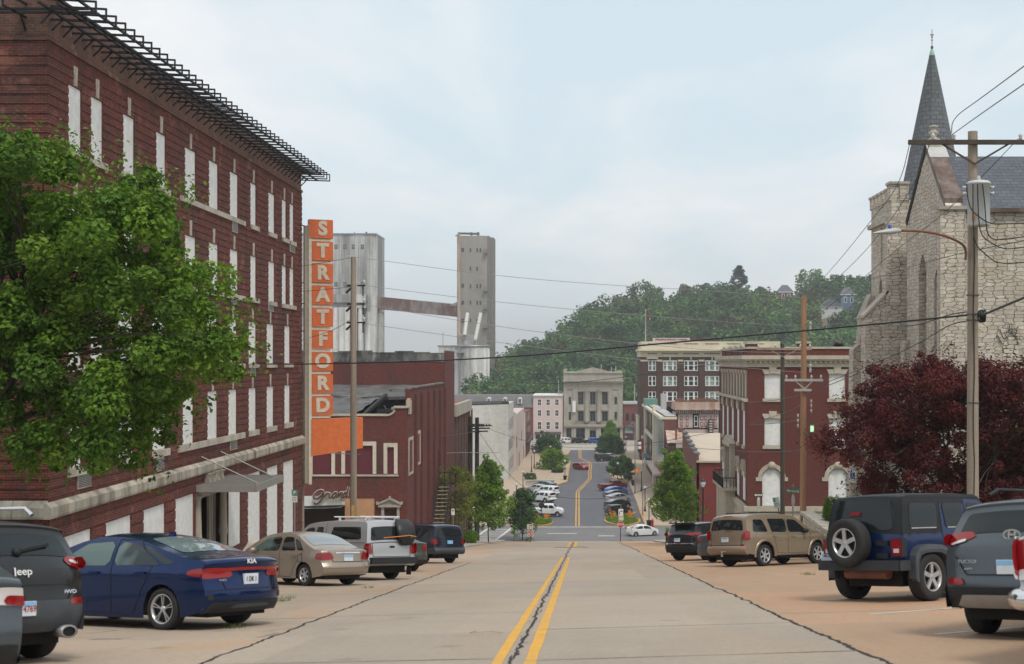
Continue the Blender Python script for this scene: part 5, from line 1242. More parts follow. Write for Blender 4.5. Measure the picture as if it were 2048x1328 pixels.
g = MB(); pierced_x(g, bx_(1066.5), bx_(1125.5), ZL, bz_(791.5), pw, FD); reveals_x(g, pw, FD, .3)
for x in (bx_(1066.5), bx_(1125.5)): g.face([(x, FD, ZL), (x, FD + 18, ZL), (x, FD + 18, bz_(791.5)), (x, FD, bz_(791.5))])
g.build('wall', 'pink_paint', pk)
g = MB(); g.box(bx_(1066), bx_(1126), FD - .4, FD + 18, bz_(792), bz_(789.5)); g.build('cornice', 'white_paint', pk)
for (x0, x1, z0, z1) in pw:
 g = MB(); g.box(x0, x1, FD + .2, FD + .25, z0, z1); wn = g.build('window', 'window_glass', pk)
 g = MB(); e = .16; zm = (z0 + z1) / 2; xm = (x0 + x1) / 2
 for (a, b, c_, d_) in ((x0 - e, x0, z0, z1), (x1, x1 + e, z0, z1), (x0 - e, x1 + e, z1, z1 + e), (x0 - .2, x1 + .2, z0 - e, z0)): g.box(a, b, FD - .06, FD + .2, c_, d_)
 g.box(x0, x1, FD + .12, FD + .21, zm - .05, zm + .05); g.box(xm - .03, xm + .03, FD + .14, FD + .21, z0, z1); g.build('frame', 'white_paint', wn)
g = MB(); g.box(bx_(1069.5), bx_(1122), FD - .8, FD + .02, bz_(868), bz_(863.5)); g.build('awning', 'vent_dark', pk)
g = MB()
for px in (1069, 1081, 1090, 1100, 1111, 1121.5): g.box(bx_(px), bx_(px + 1.4), FD - .1, FD + .02, ZL, bz_(868))
g.build('shopfront', 'white_paint', pk)
for a, b in ((1071, 1080), (1083, 1089), (1102, 1110), (1113, 1121)): g = MB(); g.box(bx_(a), bx_(b), FD - .05, FD + .01, ZL + .5, bz_(869)); g.build('shop_window', 'window_glass', pk)
mb = thing('mansard_building', 'long red brick building with grey mansard roof and three white dormers', 'building', (bx_(1010), FD, ZL))
g = MB(); g.box(bx_(905), bx_(1066), FD + .1, FD + 18, ZL, bz_(814)); g.build('wall', 'red_brick', mb)
g = MB(); g.prism([(FD - .3, bz_(815)), (FD + 2.6, bz_(791)), (FD + 16, bz_(791)), (FD + 18, bz_(815))], bx_(905), bx_(1066), 'yz')
rf = g.build('roof', 'mansard_grey', mb)
for px in (977.5, 1009.5, 1039.5):
 g = MB(); g.box(bx_(px - 4.4), bx_(px + 4.4), FD - .1, FD + 2, bz_(807), bz_(797)); g.prism([(bx_(px - 5), bz_(797)), (bx_(px + 5), bz_(797)), (bx_(px), bz_(794))], FD - .3, FD + 2.2, 'xz'); dm = g.build('dormer', 'white_paint', rf)
 g = MB(); g.box(bx_(px - 2.4), bx_(px - .3), FD - .16, FD - .09, bz_(806), bz_(798.5)); g.box(bx_(px + .3), bx_(px + 2.4), FD - .16, FD - .09, bz_(806), bz_(798.5)); g.build('pane', 'window_glass', dm)
for i, px in enumerate((1029, 1046)):
 for (y0, y1) in ((826, 817.5), (848, 836)): g = MB(); g.box(bx_(px - 5), bx_(px + 5), FD, FD + .12, bz_(y0), bz_(y1)); g.build('window', 'cream_paint' if y0 < 830 else 'window_glass', mb)
r2 = thing('red_shop', 'small red brick shop building right of the stone bank', 'building', (bx_(1261), FD, ZL))
g = MB(); g.box(bx_(1246.5), bx_(1277), FD + .2, FD + 15, ZL, bz_(807)); g.build('wall', 'red_brick', r2)
g = MB(); g.box(bx_(1246), bx_(1278), FD - .2, FD + 15, bz_(808.5), bz_(805)); g.build('cornice', 'light_grey_paint', r2)
for (a, b, y0, y1, m_) in ((1252, 1257.5, 842, 827, 'window_glass'), (1264, 1269, 842, 827, 'window_glass'), (1250, 1266, 866, 855, 'curtain_glass'), (1250, 1266, 878, 868, 'window_glass')):
 g = MB(); g.box(bx_(a), bx_(b), FD + .1, FD + .22, bz_(y0), bz_(y1)); g.build('window', m_, r2)
g = MB(); g.box(bx_(1249), bx_(1268), FD - .6, FD + .2, bz_(855), bz_(850)); g.build('awning', 'vent_dark', r2)
SD = 620.0
sx_ = lambda px: PX(px, SD); sz_ = lambda py: PZ(py, SD)
el = thing('grain_elevator', 'huge weathered white concrete grain elevator with fluted silos behind the theatre', 'grain elevator', (sx_(700), SD, ZL))
g = MB(); rd = sx_(752.5) - sx_(745)
g.box(sx_(560), sx_(745), SD, SD + 26, ZL, sz_(469));
rows = [[(sx_(745) + rd * math.sin(t), SD + rd - rd * math.cos(t) , z) for t in [math.pi / 2 * i / 6 for i in range(7)]] for z in (ZL, sz_(469))]
g.grid(rows, True); g.box(sx_(745) - .5, sx_(752.5), SD + rd, SD + 26, ZL, sz_(469)); g.face([p for p in rows[1]] + [Vector((sx_(745), SD + rd, sz_(469)))])
g.build('headhouse', 'silo_white', el)
g = MB();
for px, w_ in ((680, 3), (718, 3.5), (741, 4)): g.box(sx_(px), sx_(px + w_), SD - .9, SD, ZL, sz_(471))
g.build('pier', 'silo_white', el)
g = MB(); g.box(sx_(560), sx_(753), SD - .5, SD + 26.2, sz_(469), sz_(466.5)); g.build('roof_edge', 'grey_metal', el)
for i, px in enumerate((672, 690, 706.5, 725)):
 for y in (493, 568):
  if y == 568 and i == 2: continue
  g = MB(); g.box(sx_(px - 3), sx_(px + 3), SD - .1, SD + .1, sz_(y + 5), sz_(y - 4)); wn = g.build('window', 'window_glass', el)
  g = MB(); g.box(sx_(px - .4), sx_(px + .4), SD - .2, SD - .1, sz_(y + 5), sz_(y - 4)); g.box(sx_(px - 3), sx_(px + 3), SD - .2, SD - .1, sz_(y + .8), sz_(y)); g.build('frame', 'light_grey_paint', wn)
for i in range(9):
 px = 668 + i * 11.2; r_ = sx_(px + 5.7) - sx_(px); g = MB()
 D_ = SD - 10 + (0 if i < 4 else (i - 3) * 3.2)
 g.lathe([(r_, ZL), (r_, sz_(620 - (3 if i < 6 else -4))), (0, sz_(619 - (3 if i < 6 else -4)))], (sx_(px), D_, 0), 'z', 18); g.build('silo', 'silo_white', el)
for i, px in enumerate((640, 655)):
 pass
g = MB(); g.box(sx_(600), sx_(735), SD - 5, SD + .2, sz_(617), sz_(590)); g.prism([(sx_(640), sz_(590)), (sx_(690), sz_(590)), (sx_(735), sz_(604)), (sx_(735), sz_(606)), (sx_(640), sz_(606))], SD - 6, SD, 'xz'); g.build('gallery', 'silo_white', el)
g = MB()
for a in ((643, 470, 690, 464.5),): g.box(sx_(a[0]), sx_(a[2]), SD + 5, SD + 6, sz_(467), sz_(464.8))
g.tube([(sx_(730), SD + 4, sz_(467)), (sx_(730), SD + 4, sz_(462))], .45, 6); g.tube([(sx_(706), SD + 4, sz_(467)), (sx_(706), SD + 4, sz_(462))], .2, 6)
g.build('roof_pipe', 'rust_metal', el)
cb2 = thing('conveyor_bridge', 'rusty enclosed conveyor bridge spanning between the two concrete towers', 'conveyor', (sx_(832), SD + 6, sz_(610)))
g = MB(); a0, a1 = Vector((sx_(752), SD + 6, 0)), Vector((sx_(914), SD + 6, 0))
q = [(a0.x, sz_(617)), (a1.x, sz_(633)), (a1.x, sz_(607.5)), (sx_(902), sz_(607)), (a0.x, sz_(592))]
g.prism(q, SD + 4, SD + 9, 'xz')
for i in range(44):
 t = i / 44; x = lerp(a0.x, a1.x, t); g.bar((x, SD + 3.95, sz_(lerp(617, 633, t))), (x, SD + 3.95, sz_(lerp(592, 607, t))), .25, .2)
g.build('cladding', 'rust_bridge', cb2)
g = MB(); g.prism([(sx_(898), sz_(609)), (sx_(914), sz_(602.5)), (sx_(914), sz_(611)), (sx_(898), sz_(611))], SD + 3.6, SD + 9, 'xz'); g.build('hood', 'grey_metal', cb2)
tw = thing('concrete_tower', 'tall plain grey concrete elevator tower right of the white silos', 'tower', (sx_(950), SD + 4, ZL))
tD = SD + 4; ux = lambda px: PX(px, tD); uz = lambda py: PZ(py, tD)
g = MB(); g.box(ux(915), ux(974), tD, tD + 16, ZL, uz(471.5)); g.build('wall', 'silo_grey', tw)
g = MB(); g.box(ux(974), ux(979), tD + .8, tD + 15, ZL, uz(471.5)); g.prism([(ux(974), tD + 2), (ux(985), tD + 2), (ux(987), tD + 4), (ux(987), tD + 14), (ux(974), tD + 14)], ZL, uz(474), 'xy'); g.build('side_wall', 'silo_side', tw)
for (px, w_, ys) in ((925.5, 2.7, (499.5, 571, 605, 641)), (941, 1.5, (500, 537, 572.5, 605, 641)), (954.5, 1.5, (500, 537, 572, 605.5, 641)), (961, 1.5, (500, 572, 605.5))):
 for y in ys: g = MB(); g.box(ux(px - w_), ux(px + w_), tD - .15, tD + .1, uz(y + 4.2), uz(y - 3.6)); g.build('window', 'window_glass', tw)
g = MB(); g.tube([(ux(918), tD - 1, ZL), (ux(918), tD - 1, uz(468))], .8, 8); g.build('pipe', 'rust_cornice', tw)
g = MB(); g.bar((ux(911), tD - .5, uz(472)), (ux(920), tD - .5, uz(470)), .5); g.bar((ux(918), tD + 2, uz(466)), (ux(958), tD + 2, uz(467)), 1.1, .9); g.box(ux(940), ux(944), tD + 1, tD + 3, uz(470), uz(464)); g.box(ux(953), ux(958), tD + 1, tD + 3, uz(470), uz(464)); g.box(ux(915.5), ux(919), tD + 1, tD + 3, uz(471), uz(464)); g.build('roof_machinery', 'vent_dark', tw)
for y in (508, 583, 619, 656):
 g = MB(); g.box(ux(967), ux(975), tD - 1.8, tD, uz(y), uz(y - .8))
 for px in (967.3, 971, 974.7): g.bar((ux(px), tD - 1.7, uz(y)), (ux(px), tD - 1.7, uz(y - 9)), .18)
 for yy in (4.5, 9): g.bar((ux(967), tD - 1.7, uz(y - yy)), (ux(975), tD - 1.7, uz(y - yy)), .18)
 g.build('balcony', 'silo_side' if y != 508 else 'rust_metal', tw)
wt = thing('white_mill', 'rounded white mill building with two tilted spouts at the foot of the grey tower', 'mill', (PX(935, 560), 560, ZL))
mD = 560.0; vx = lambda px: PX(px, mD); vz = lambda py: PZ(py, mD)
g = MB(); g.box(vx(877), vx(935), mD, mD + 18, ZL, vz(692)); r_ = (vx(978) - vx(905)) / 2
g.lathe([(r_, ZL), (r_, vz(692)), (0, vz(691.5))], ((vx(978) + vx(905)) / 2, mD + 4, 0), 'z', 28); g.build('wall', 'silo_white', wt)
g = MB(); g.lathe([(r_ + .4, vz(693)), (r_ + .4, vz(690.5)), (r_ - 1, vz(690.5))], ((vx(978) + vx(905)) / 2, mD + 4, 0), 'z', 28); g.box(vx(875), vx(935), mD - .3, mD + 18, vz(693), vz(690.8)); g.build('roof_edge', 'grey_metal', wt)
g = MB(); g.box(vx(917), vx(951), mD - 2, mD + 6, vz(691), vz(671)); g.box(vx(921), vx(943), mD - 1, mD + 6, vz(671), vz(669)); hd = g.build('penthouse', 'silo_white', wt)
g = MB(); g.box(vx(930), vx(936), mD - 2.2, mD - 1.9, vz(690), vz(681)); g.build('door', 'light_grey_paint', hd)
for (a, ya, b, yb) in ((930.5, 670, 935.5, 626), (951.5, 681, 962, 626)): g = MB(); g.tube([(vx(a), mD - 3, vz(ya)), (vx(b), mD - 1, vz(yb))], .75, 8); g.build('spout', 'white_paint', wt)
g = MB(); g.tube([(vx(885), mD + 2, vz(692)), (vx(885), mD + 2, vz(665))], .13, 5); g.tube([(vx(920.5), mD - 4, ZL), (vx(920.5), mD - 4, vz(694))], .5, 6); g.box(vx(913), vx(929), mD - 6, mD, vz(706.5), vz(704.5)); g.build('pipe', 'grey_metal', wt)
SIL = [(940, 752), (975, 745), (1000, 722), (1030, 712), (1060, 688), (1090, 692), (1120, 660), (1180, 617), (1230, 602), (1275, 592), (1340, 606), (1360, 592), (1400, 583), (1445, 580), (1500, 584), (1540, 590), (1590, 590), (1640, 572), (1690, 566), (1740, 566), (1800, 562), (1900, 560), (2100, 560)]
RD = 700.0
def hill_z(x, y):
 px = VX + F * x / RD
 top = (HY - interp(SIL, px)) * RD / F - 11
 t = sstep(452, 705, y)
 return lerp(ZL, max(top, ZL + 1), t)
xs = rng(-70, 420, 10)
sheet('hill', xs, rng(440, 1000, 16), 0, 'earth', hill_z)
def leaf_mat(name, cols, trans=0.25, nscale=0.5, rough=0.6):
 m, nt, b = mat(name)
 at = nt.new('ShaderNodeAttribute', attribute_name='tint')
 c = nt.ramp(at.outputs['Fac'], [(i / (len(cols) - 1), c) for i, c in enumerate(cols)])
 n = nt.noise(pos(nt), nscale, 2)
 c = nt.mix(1.0, c, nt.ramp(n, [(0.3, 0.8), (0.7, 1.2)] if nscale > .1 else [(0.36, 0.55), (0.64, 1.35)]), 'MULTIPLY')
 nt.set(b.inputs['Base Color'], c); b.inputs['Roughness'].default_value = rough; b.inputs['Specular IOR Level'].default_value = 0.3
 tr = nt.new('ShaderNodeBsdfTranslucent', {'Color': c})
 mx = nt.new('ShaderNodeMixShader', {0: trans}); nt.l.new(b.outputs[0], mx.inputs[1]); nt.l.new(tr.outputs[0], mx.inputs[2])
 out = m.node_tree.nodes['Material Output']; nt.l.new(mx.outputs[0], out.inputs[0])
leaf_mat('leaf_green', [(0.048, 0.105, 0.013), (0.106, 0.212, 0.021), (0.215, 0.335, 0.036)], .35)
leaf_mat('leaf_light', [(0.075, 0.160, 0.015), (0.15, 0.275, 0.024), (0.25, 0.39, 0.04)], .38)
leaf_mat('leaf_yellow', [(0.10, 0.13, 0.02), (0.17, 0.20, 0.03), (0.28, 0.28, 0.05)], .32)
leaf_mat('leaf_dark', [(0.026, 0.066, 0.020), (0.050, 0.112, 0.030), (0.09, 0.175, 0.045)], .25)
leaf_mat('leaf_maroon', [(0.044, 0.009, 0.011), (0.10, 0.017, 0.018), (0.19, 0.036, 0.028)], .28)
leaf_mat('leaf_forest', [(0.022, 0.075, 0.022), (0.058, 0.145, 0.036), (0.13, 0.235, 0.055)], .25, .05)
leaf_mat('leaf_conifer', [(0.014, 0.040, 0.024), (0.024, 0.060, 0.034), (0.04, 0.09, 0.05)], .15, .05)
leaf_mat('leaf_olive', [(0.05, 0.075, 0.018), (0.085, 0.115, 0.028), (0.13, 0.16, 0.045)], .2, .03)
leaf_mat('grass_blade', [(0.06, 0.11, 0.02), (0.13, 0.19, 0.04), (0.30, 0.27, 0.10)], .3)
class Leaves:
 """thousands of small leaf faces in one mesh, each with its own tint"""
 def __init__(s, seed): s.v = []; s.f = []; s.t = []; s.r = random.Random(seed)
 def leaf(s, p, size, nrm, tint, asp=0.62, fold=0.25):
  r = s.r
  n = nrm.normalized(); a = Vector((r.gauss(0, 1), r.gauss(0, 1), r.gauss(0, 1)))
  u = (a - n * a.dot(n)).normalized(); w_ = n.cross(u)
  i = len(s.v); h = size * 0.5; b = h * asp
  up = n * (size * fold)
  s.v += [p - u * h, p + w_ * b + up * .5, p + u * h - up * .3, p - w_ * b + up * .5]
  s.f.append((i, i + 1, i + 2)); s.f.append((i, i + 2, i + 3)); s.t += [tint, tint]
 def blob(s, c, rad, n, size, shell=0.55, tint=(0.2, 0.9), flat=0.5, asp=.62):
  r = s.r; c = Vector(c); rad = Vector(rad) if isinstance(rad, (tuple, list)) else Vector((rad, rad, rad))
  for _ in range(n):
   d = Vector((r.gauss(0, 1), r.gauss(0, 1), r.gauss(0, 1)))
   if d.length < 1e-4: continue
   d.normalize(); k = r.random() ** 0.5 * (1 - shell) + shell * r.uniform(.75, 1.0)
   if r.random() < .12: k *= r.uniform(1.0, 1.18)
   p = c + Vector((d.x * rad.x, d.y * rad.y, d.z * rad.z)) * k
   nn = d * r.uniform(.3, 1) + Vector((r.gauss(0, .5), r.gauss(0, .5), r.gauss(0, .5) + flat))
   s.leaf(p, size * r.uniform(.65, 1.3), nn, clamp(r.uniform(*tint), 0, 1), asp)
 def build(s, name, m, parent=None):
  me = bpy.data.meshes.new(name); o = bpy.data.objects.new(name, me); COL.objects.link(o)
  org = ORG.get(parent, Vector()) if parent else Vector()
  me.from_pydata([tuple(v - org) for v in s.v], [], s.f)
  at = me.attributes.new('tint', 'FLOAT', 'FACE'); at.data.foreach_set('value', s.t)
  me.materials.append(MATS[m])
  if parent: o.parent = parent
  return o
rnd = random.Random(77)
L1 = Leaves(1); L2 = Leaves(2)
spots = []
tries = 0
while len(spots) < 470 and tries < 20000:
 tries += 1
 y = 456 + 260 * rnd.random() ** .9; px = rnd.uniform(955, 1835); x = PX(px, y)
 if any((x - a) ** 2 + (y - b) ** 2 < 6.6 ** 2 for a, b in spots): continue
 spots.append((x, y))
for (x, y) in spots:
 z = hill_z(x, y)
 if z < ZL + 2 and y > 500: continue
 if y > 560 and any(abs(VX + F * x / y - hx) < hw and HY - F * (z + 10) / y < hb + 4 and y < hd + 12 for hx, hw, hb, hd in ((1572, 24, 602, 672), (1697, 26, 611, 668), (1663, 32, 621, 655))): continue
 rr = rnd.uniform(4.4, 8.6); hh = rnd.uniform(8.5, 14.5)
 LL = L2 if rnd.random() < .24 else L1
 t0 = rnd.uniform(-.1, .62)
 LL.blob((x, y, z + hh * .58), (rr, rr, hh * .46), 92, 1.75, .75, (t0, t0 + .5), .6, .8)
 for _ in range(7):
  a = rnd.uniform(0, 6.28); q = rnd.uniform(.4, .85)
  LL.blob((x + math.cos(a) * rr * q, y + math.sin(a) * rr * q, z + hh * rnd.uniform(.5, .95)), rr * rnd.uniform(.32, .5), 24, 1.6, .75, (t0, t0 + .55), .6, .8)
struct(L1.build('forest', 'leaf_forest'), 'stuff'); struct(L2.build('forest', 'leaf_olive'), 'stuff')
def far_tree(px, y_top, y_bot, w_, D, label, m='leaf_forest', seed=1, name='hill_tree', form='round', tint=(0.1, .7)):
 x = PX(px, D); z1 = PZ(y_top, D); z0 = PZ(y_bot, D); W = w_ * D / F / 2
 t = thing(name, label, 'tree', (x, D, z0), group='trees along the bluff skyline'); lf = Leaves(seed); r = lf.r
 H = z1 - z0
 if form == 'conifer':
  for i in range(30):
   f_ = i / 29; z = lerp(z0 + H * .25, z1 - .3, f_); rad = W * (1 - f_) ** .7 + .4
   for _ in range(3):
    a = r.uniform(0, 6.28); d = rad * r.uniform(.4, 1); lf.blob((x + math.cos(a) * d, D + math.sin(a) * d, z), (1.6, 1.6, .7), 34, 1.0, .5, tint, .8)
 else:
  lf.blob((x, D, z0 + H * .62), (W * .8, W * .8, H * .34), 420, 1.25, .7, tint, .5, .8)
  for _ in range(16):
   a = r.uniform(0, 6.28); e = r.uniform(-.3, 1); d = W * .82 * math.sqrt(max(.1, 1 - e * e * .7))
   lf.blob((x + math.cos(a) * d, D + math.sin(a) * d, z0 + H * (.62 + .32 * e)), W * r.uniform(.22, .36), 60, 1.15, .6, tint, .5, .8)
 lf.build('crown', m, t)
 g = MB(); g.tube([(x, D, z0 - 6), (x, D, z0 + H * .5), (x, D, z0 + H * .8)], [.5, .35, .12], 6); g.build('trunk', 'bark', t)
 return t
far_tree(1290, 566, 640, 78, 690, 'broad round topped tree rising alone above the bluff edge', 'leaf_forest', 11, tint=(.35, .95))
far_tree(1382, 568, 640, 60, 700, 'pale leaning tree at the left of the ridge clump', 'leaf_olive', 12)
far_tree(1432, 566, 640, 66, 700, 'dense round tree left of the tall ridge pine', 'leaf_forest', 13)
far_tree(1478, 532, 620, 56, 690, 'tall dark pine with layered branches on the ridge', 'leaf_conifer', 14, form='conifer')
far_tree(1530, 576, 630, 52, 700, 'low tree between the tall pine and the red house', 'leaf_forest', 15)
far_tree(1620, 537, 625, 62, 710, 'tall light green tree right of the red hilltop house', 'leaf_forest', 16, tint=(.4, 1))
far_tree(1683, 549, 620, 56, 715, 'round tree behind the blue hilltop house', 'leaf_forest', 17)
far_tree(1733, 546, 640, 40, 680, 'dark tree at the church tower edge on the ridge', 'leaf_dark', 18)
far_tree(1705, 622, 665, 60, 640, 'yellowish bushy tree below the blue hilltop house', 'leaf_olive', 19)
far_tree(1062, 686, 745, 50, 600, 'small tree standing above the forest beside the tower', 'leaf_forest', 20)
def hill_house(px, y_base, y_eave, y_top, w_, D, m, label, seed, gable=False):
 x0, x1 = PX(px - w_ / 2, D), PX(px + w_ / 2, D); zb, ze, zt = PZ(y_base, D), PZ(y_eave, D), PZ(y_top, D)
 t = thing('hilltop_house', label, 'house', ((x0 + x1) / 2, D, zb))
 g = MB(); g.box(x0, x1, D, D + 9, zb - 6, ze); g.build('wall', m, t)
 g = MB(); e = .5
 if gable: g.prism([(x0 - e, ze), (x1 + e, ze), ((x0 + x1) / 2, zt)], D - .6, D + 9.5, 'xz')
 else:
  a = [(x0 - e, D - e, ze), (x1 + e, D - e, ze), (x1 + e, D + 9 + e, ze), (x0 - e, D + 9 + e, ze)]; xm0, xm1 = lerp(x0, x1, .3), lerp(x0, x1, .7)
  r0, r1 = (xm0, D + 4.5, zt), (xm1, D + 4.5, zt); g.face([a[0], a[1], r1, r0]); g.face([a[2], a[3], r0, r1]); g.face([a[1], a[2], r1]); g.face([a[3], a[0], r0]); g.face(a)
 g.build('roof', 'slate_far', t)
 n = 2 if w_ > 24 else 2
 for i in range(n):
  xc = lerp(x0, x1, (i + .7) / (n + .4)); g = MB(); g.box(xc - .75, xc + .75, D - .12, D + .05, lerp(zb, ze, .25), lerp(zb, ze, .8)); wn = g.build('window', 'white_paint', t)
  g = MB(); g.box(xc - .5, xc + .5, D - .17, D - .11, lerp(zb, ze, .3), lerp(zb, ze, .75)); g.build('pane', 'window_glass', wn)
 g = MB(); g.box(x0 - .3, x1 + .3, D - .5, D + .05, ze - .25, ze + .1); g.build('eave', 'white_paint', t)
plain('slate_far', (0.10, 0.11, 0.13), 0.8)
hill_house(1572, 602, 584, 569, 28, 672, 'house_red', 'dark red hilltop house with grey hipped roof among the trees', 1)
hill_house(1697, 611, 589, 573, 30, 668, 'house_blue', 'blue hilltop house with white framed windows among the trees', 2)
hill_house(1663, 621, 613, 597, 44, 655, 'house_white', 'grey roofed low house with white gable below the blue house', 3, True)
def paint(name, col, metal=0.35, rough=0.32, dust=0.10):
 m, nt, b = mat(name)
 p = pos(nt); n = nt.noise(p, 2.2, 4, 0.6)
 dcol = tuple(lerp(c, .30, .5) for c in col)
 c = nt.mix(nt.math('MULTIPLY', nt.ramp(n, [(0.4, 0.0), (0.75, 1.0)]), dust), (*col, 1), (*dcol, 1))
 nt.set(b.inputs['Base Color'], c); b.inputs['Metallic'].default_value = metal; b.inputs['Roughness'].default_value = rough
 b.inputs['Coat Weight'].default_value = 0.55; b.inputs['Coat Roughness'].default_value = 0.05; b.inputs['Specular IOR Level'].default_value = 0.3
paint('paint_blue', (0.002, 0.019, 0.088), .65, .24, .01)
paint('paint_gold', (0.315, 0.26, 0.21), .45, .34)
paint('paint_silver', (0.41, 0.42, 0.435), .45, .34)
paint('paint_gunmetal', (0.019, 0.020, 0.021), .4, .32, .04)
paint('paint_slate', (0.075, 0.090, 0.105), .45, .32, .05)
paint('paint_navy', (0.014, 0.021, 0.040), .4, .30, .05)
paint('paint_off_road_blue', (0.003, 0.017, 0.085), .3, .30, .02)
paint('paint_black', (0.010, 0.010, 0.012), .2, .25)
paint('paint_champagne', (0.285, 0.22, 0.155), .45, .34)
paint('paint_white', (0.70, 0.71, 0.71), 0.0, .30)
paint('paint_red', (0.34, 0.018, 0.022), .2, .3)
paint('paint_dark_red', (0.13, 0.012, 0.016), .2, .3)
paint('paint_sky_blue', (0.04, 0.12, 0.42), .3, .3)
paint('paint_grey_green', (0.06, 0.068, 0.062), .3, .34)
plain('car_plastic', (0.022, 0.023, 0.026), 0.6, var=.2, spec=.3)
plain('grey_plastic', (0.060, 0.068, 0.080), 0.55, var=.2, spec=.3)
plain('hardtop', (0.014, 0.016, 0.019), 0.55, var=.2, spec=.3)
plain('hardtop_grey', (0.035, 0.038, 0.043), 0.6, var=.2, spec=.3)
plain('tyre', (0.016, 0.016, 0.017), 0.8, var=.25)
plain('underbody', (0.010, 0.010, 0.010), 0.9)
m, nt, b = mat('car_glass_pale'); nt.set(b.inputs['Base Color'], (0.17, 0.215, 0.235, 1)); b.inputs['Roughness'].default_value = 0.03; b.inputs['Specular IOR Level'].default_value = 0.8; b.inputs['Coat Weight'].default_value = .5  # sky reflection and see-through light put into the base colour
plain('seam', (0.012, 0.012, 0.013), 0.8)
plain('rim_silver', (0.52, 0.52, 0.53), 0.32, 0.7)
plain('rim_dark', (0.12, 0.12, 0.125), 0.4, 0.6)
plain('chrome', (0.75, 0.75, 0.76), 0.12, 1.0, var=.03)
plain('plate_white', (0.62, 0.66, 0.70), 0.5)
plain('plate_blue', (0.22, 0.48, 0.72), 0.5)
plain('plate_red', (0.35, 0.05, 0.05), 0.5)
m, nt, b = mat('car_glass')
nt.set(b.inputs['Base Color'], (0.012, 0.016, 0.018, 1)); b.inputs['Roughness'].default_value = 0.03
b.inputs['Specular IOR Level'].default_value = 0.38
m, nt, b = mat('car_glass_green')
nt.set(b.inputs['Base Color'], nt.mix(nt.ramp(nt.noise(pos(nt), 1.1, 2), [(0.47, 0.0), (0.56, 1.0)]), (0.008, 0.012, 0.012, 1), (0.085, 0.13, 0.12, 1))); b.inputs['Roughness'].default_value = 0.04  # pale green patches stand for daylight seen through opaque side windows
b.inputs['Specular IOR Level'].default_value = 0.75
m, nt, b = mat('lamp_red')
nt.set(b.inputs['Base Color'], (0.25, 0.006, 0.008, 1)); b.inputs['Roughness'].default_value = 0.15; b.inputs['Coat Weight'].default_value = 0.3
m, nt, b = mat('lamp_clear')
nt.set(b.inputs['Base Color'], (0.62, 0.60, 0.60, 1)); b.inputs['Roughness'].default_value = 0.12; b.inputs['Coat Weight'].default_value = 1.0
def chaikin(pts, it, closed=False):
 for _ in range(it):
  out = [] if closed else [pts[0]]
  n = len(pts)
  for i in range(n if closed else n - 1):
   a, b = pts[i], pts[(i + 1) % n]
   out.append(tuple(lerp(u, v, .25) for u, v in zip(a, b))); out.append(tuple(lerp(u, v, .75) for u, v in zip(a, b)))
  if not closed: out.append(pts[-1])
  pts = out
 return pts
def scan(poly, n):
 """columns of a convex outline: [(a, lo, hi)]"""
 a0, a1 = min(p[0] for p in poly), max(p[0] for p in poly); out = []
 for i in range(n + 1):
  a = lerp(a0 + 1e-4, a1 - 1e-4, i / n); zs = []
  for p, q in zip(poly, poly[1:] + poly[:1]):
   if (p[0] - a) * (q[0] - a) <= 0 and abs(p[0] - q[0]) > 1e-9: zs.append(lerp(p[1], q[1], (a - p[0]) / (q[0] - p[0])))
  if len(zs) >= 2: out.append((a, min(zs), max(zs)))
 return out
def rcorner(poly, r):
 out = []; n = len(poly)
 for i in range(n):
  p, a, b = poly[i], poly[i - 1], poly[(i + 1) % n]
  da, db = math.hypot(a[0] - p[0], a[1] - p[1]), math.hypot(b[0] - p[0], b[1] - p[1])
  ta, tb = min(.4, r / max(da, 1e-6)), min(.4, r / max(db, 1e-6))
  q0, q1 = (lerp(p[0], a[0], ta), lerp(p[1], a[1], ta)), (lerp(p[0], b[0], tb), lerp(p[1], b[1], tb))
  for t in (0, .25, .5, .75, 1): out.append(tuple((1 - t) ** 2 * u + 2 * t * (1 - t) * v + t * t * w_ for u, v, w_ in zip(q0, p, q1)))
 return out
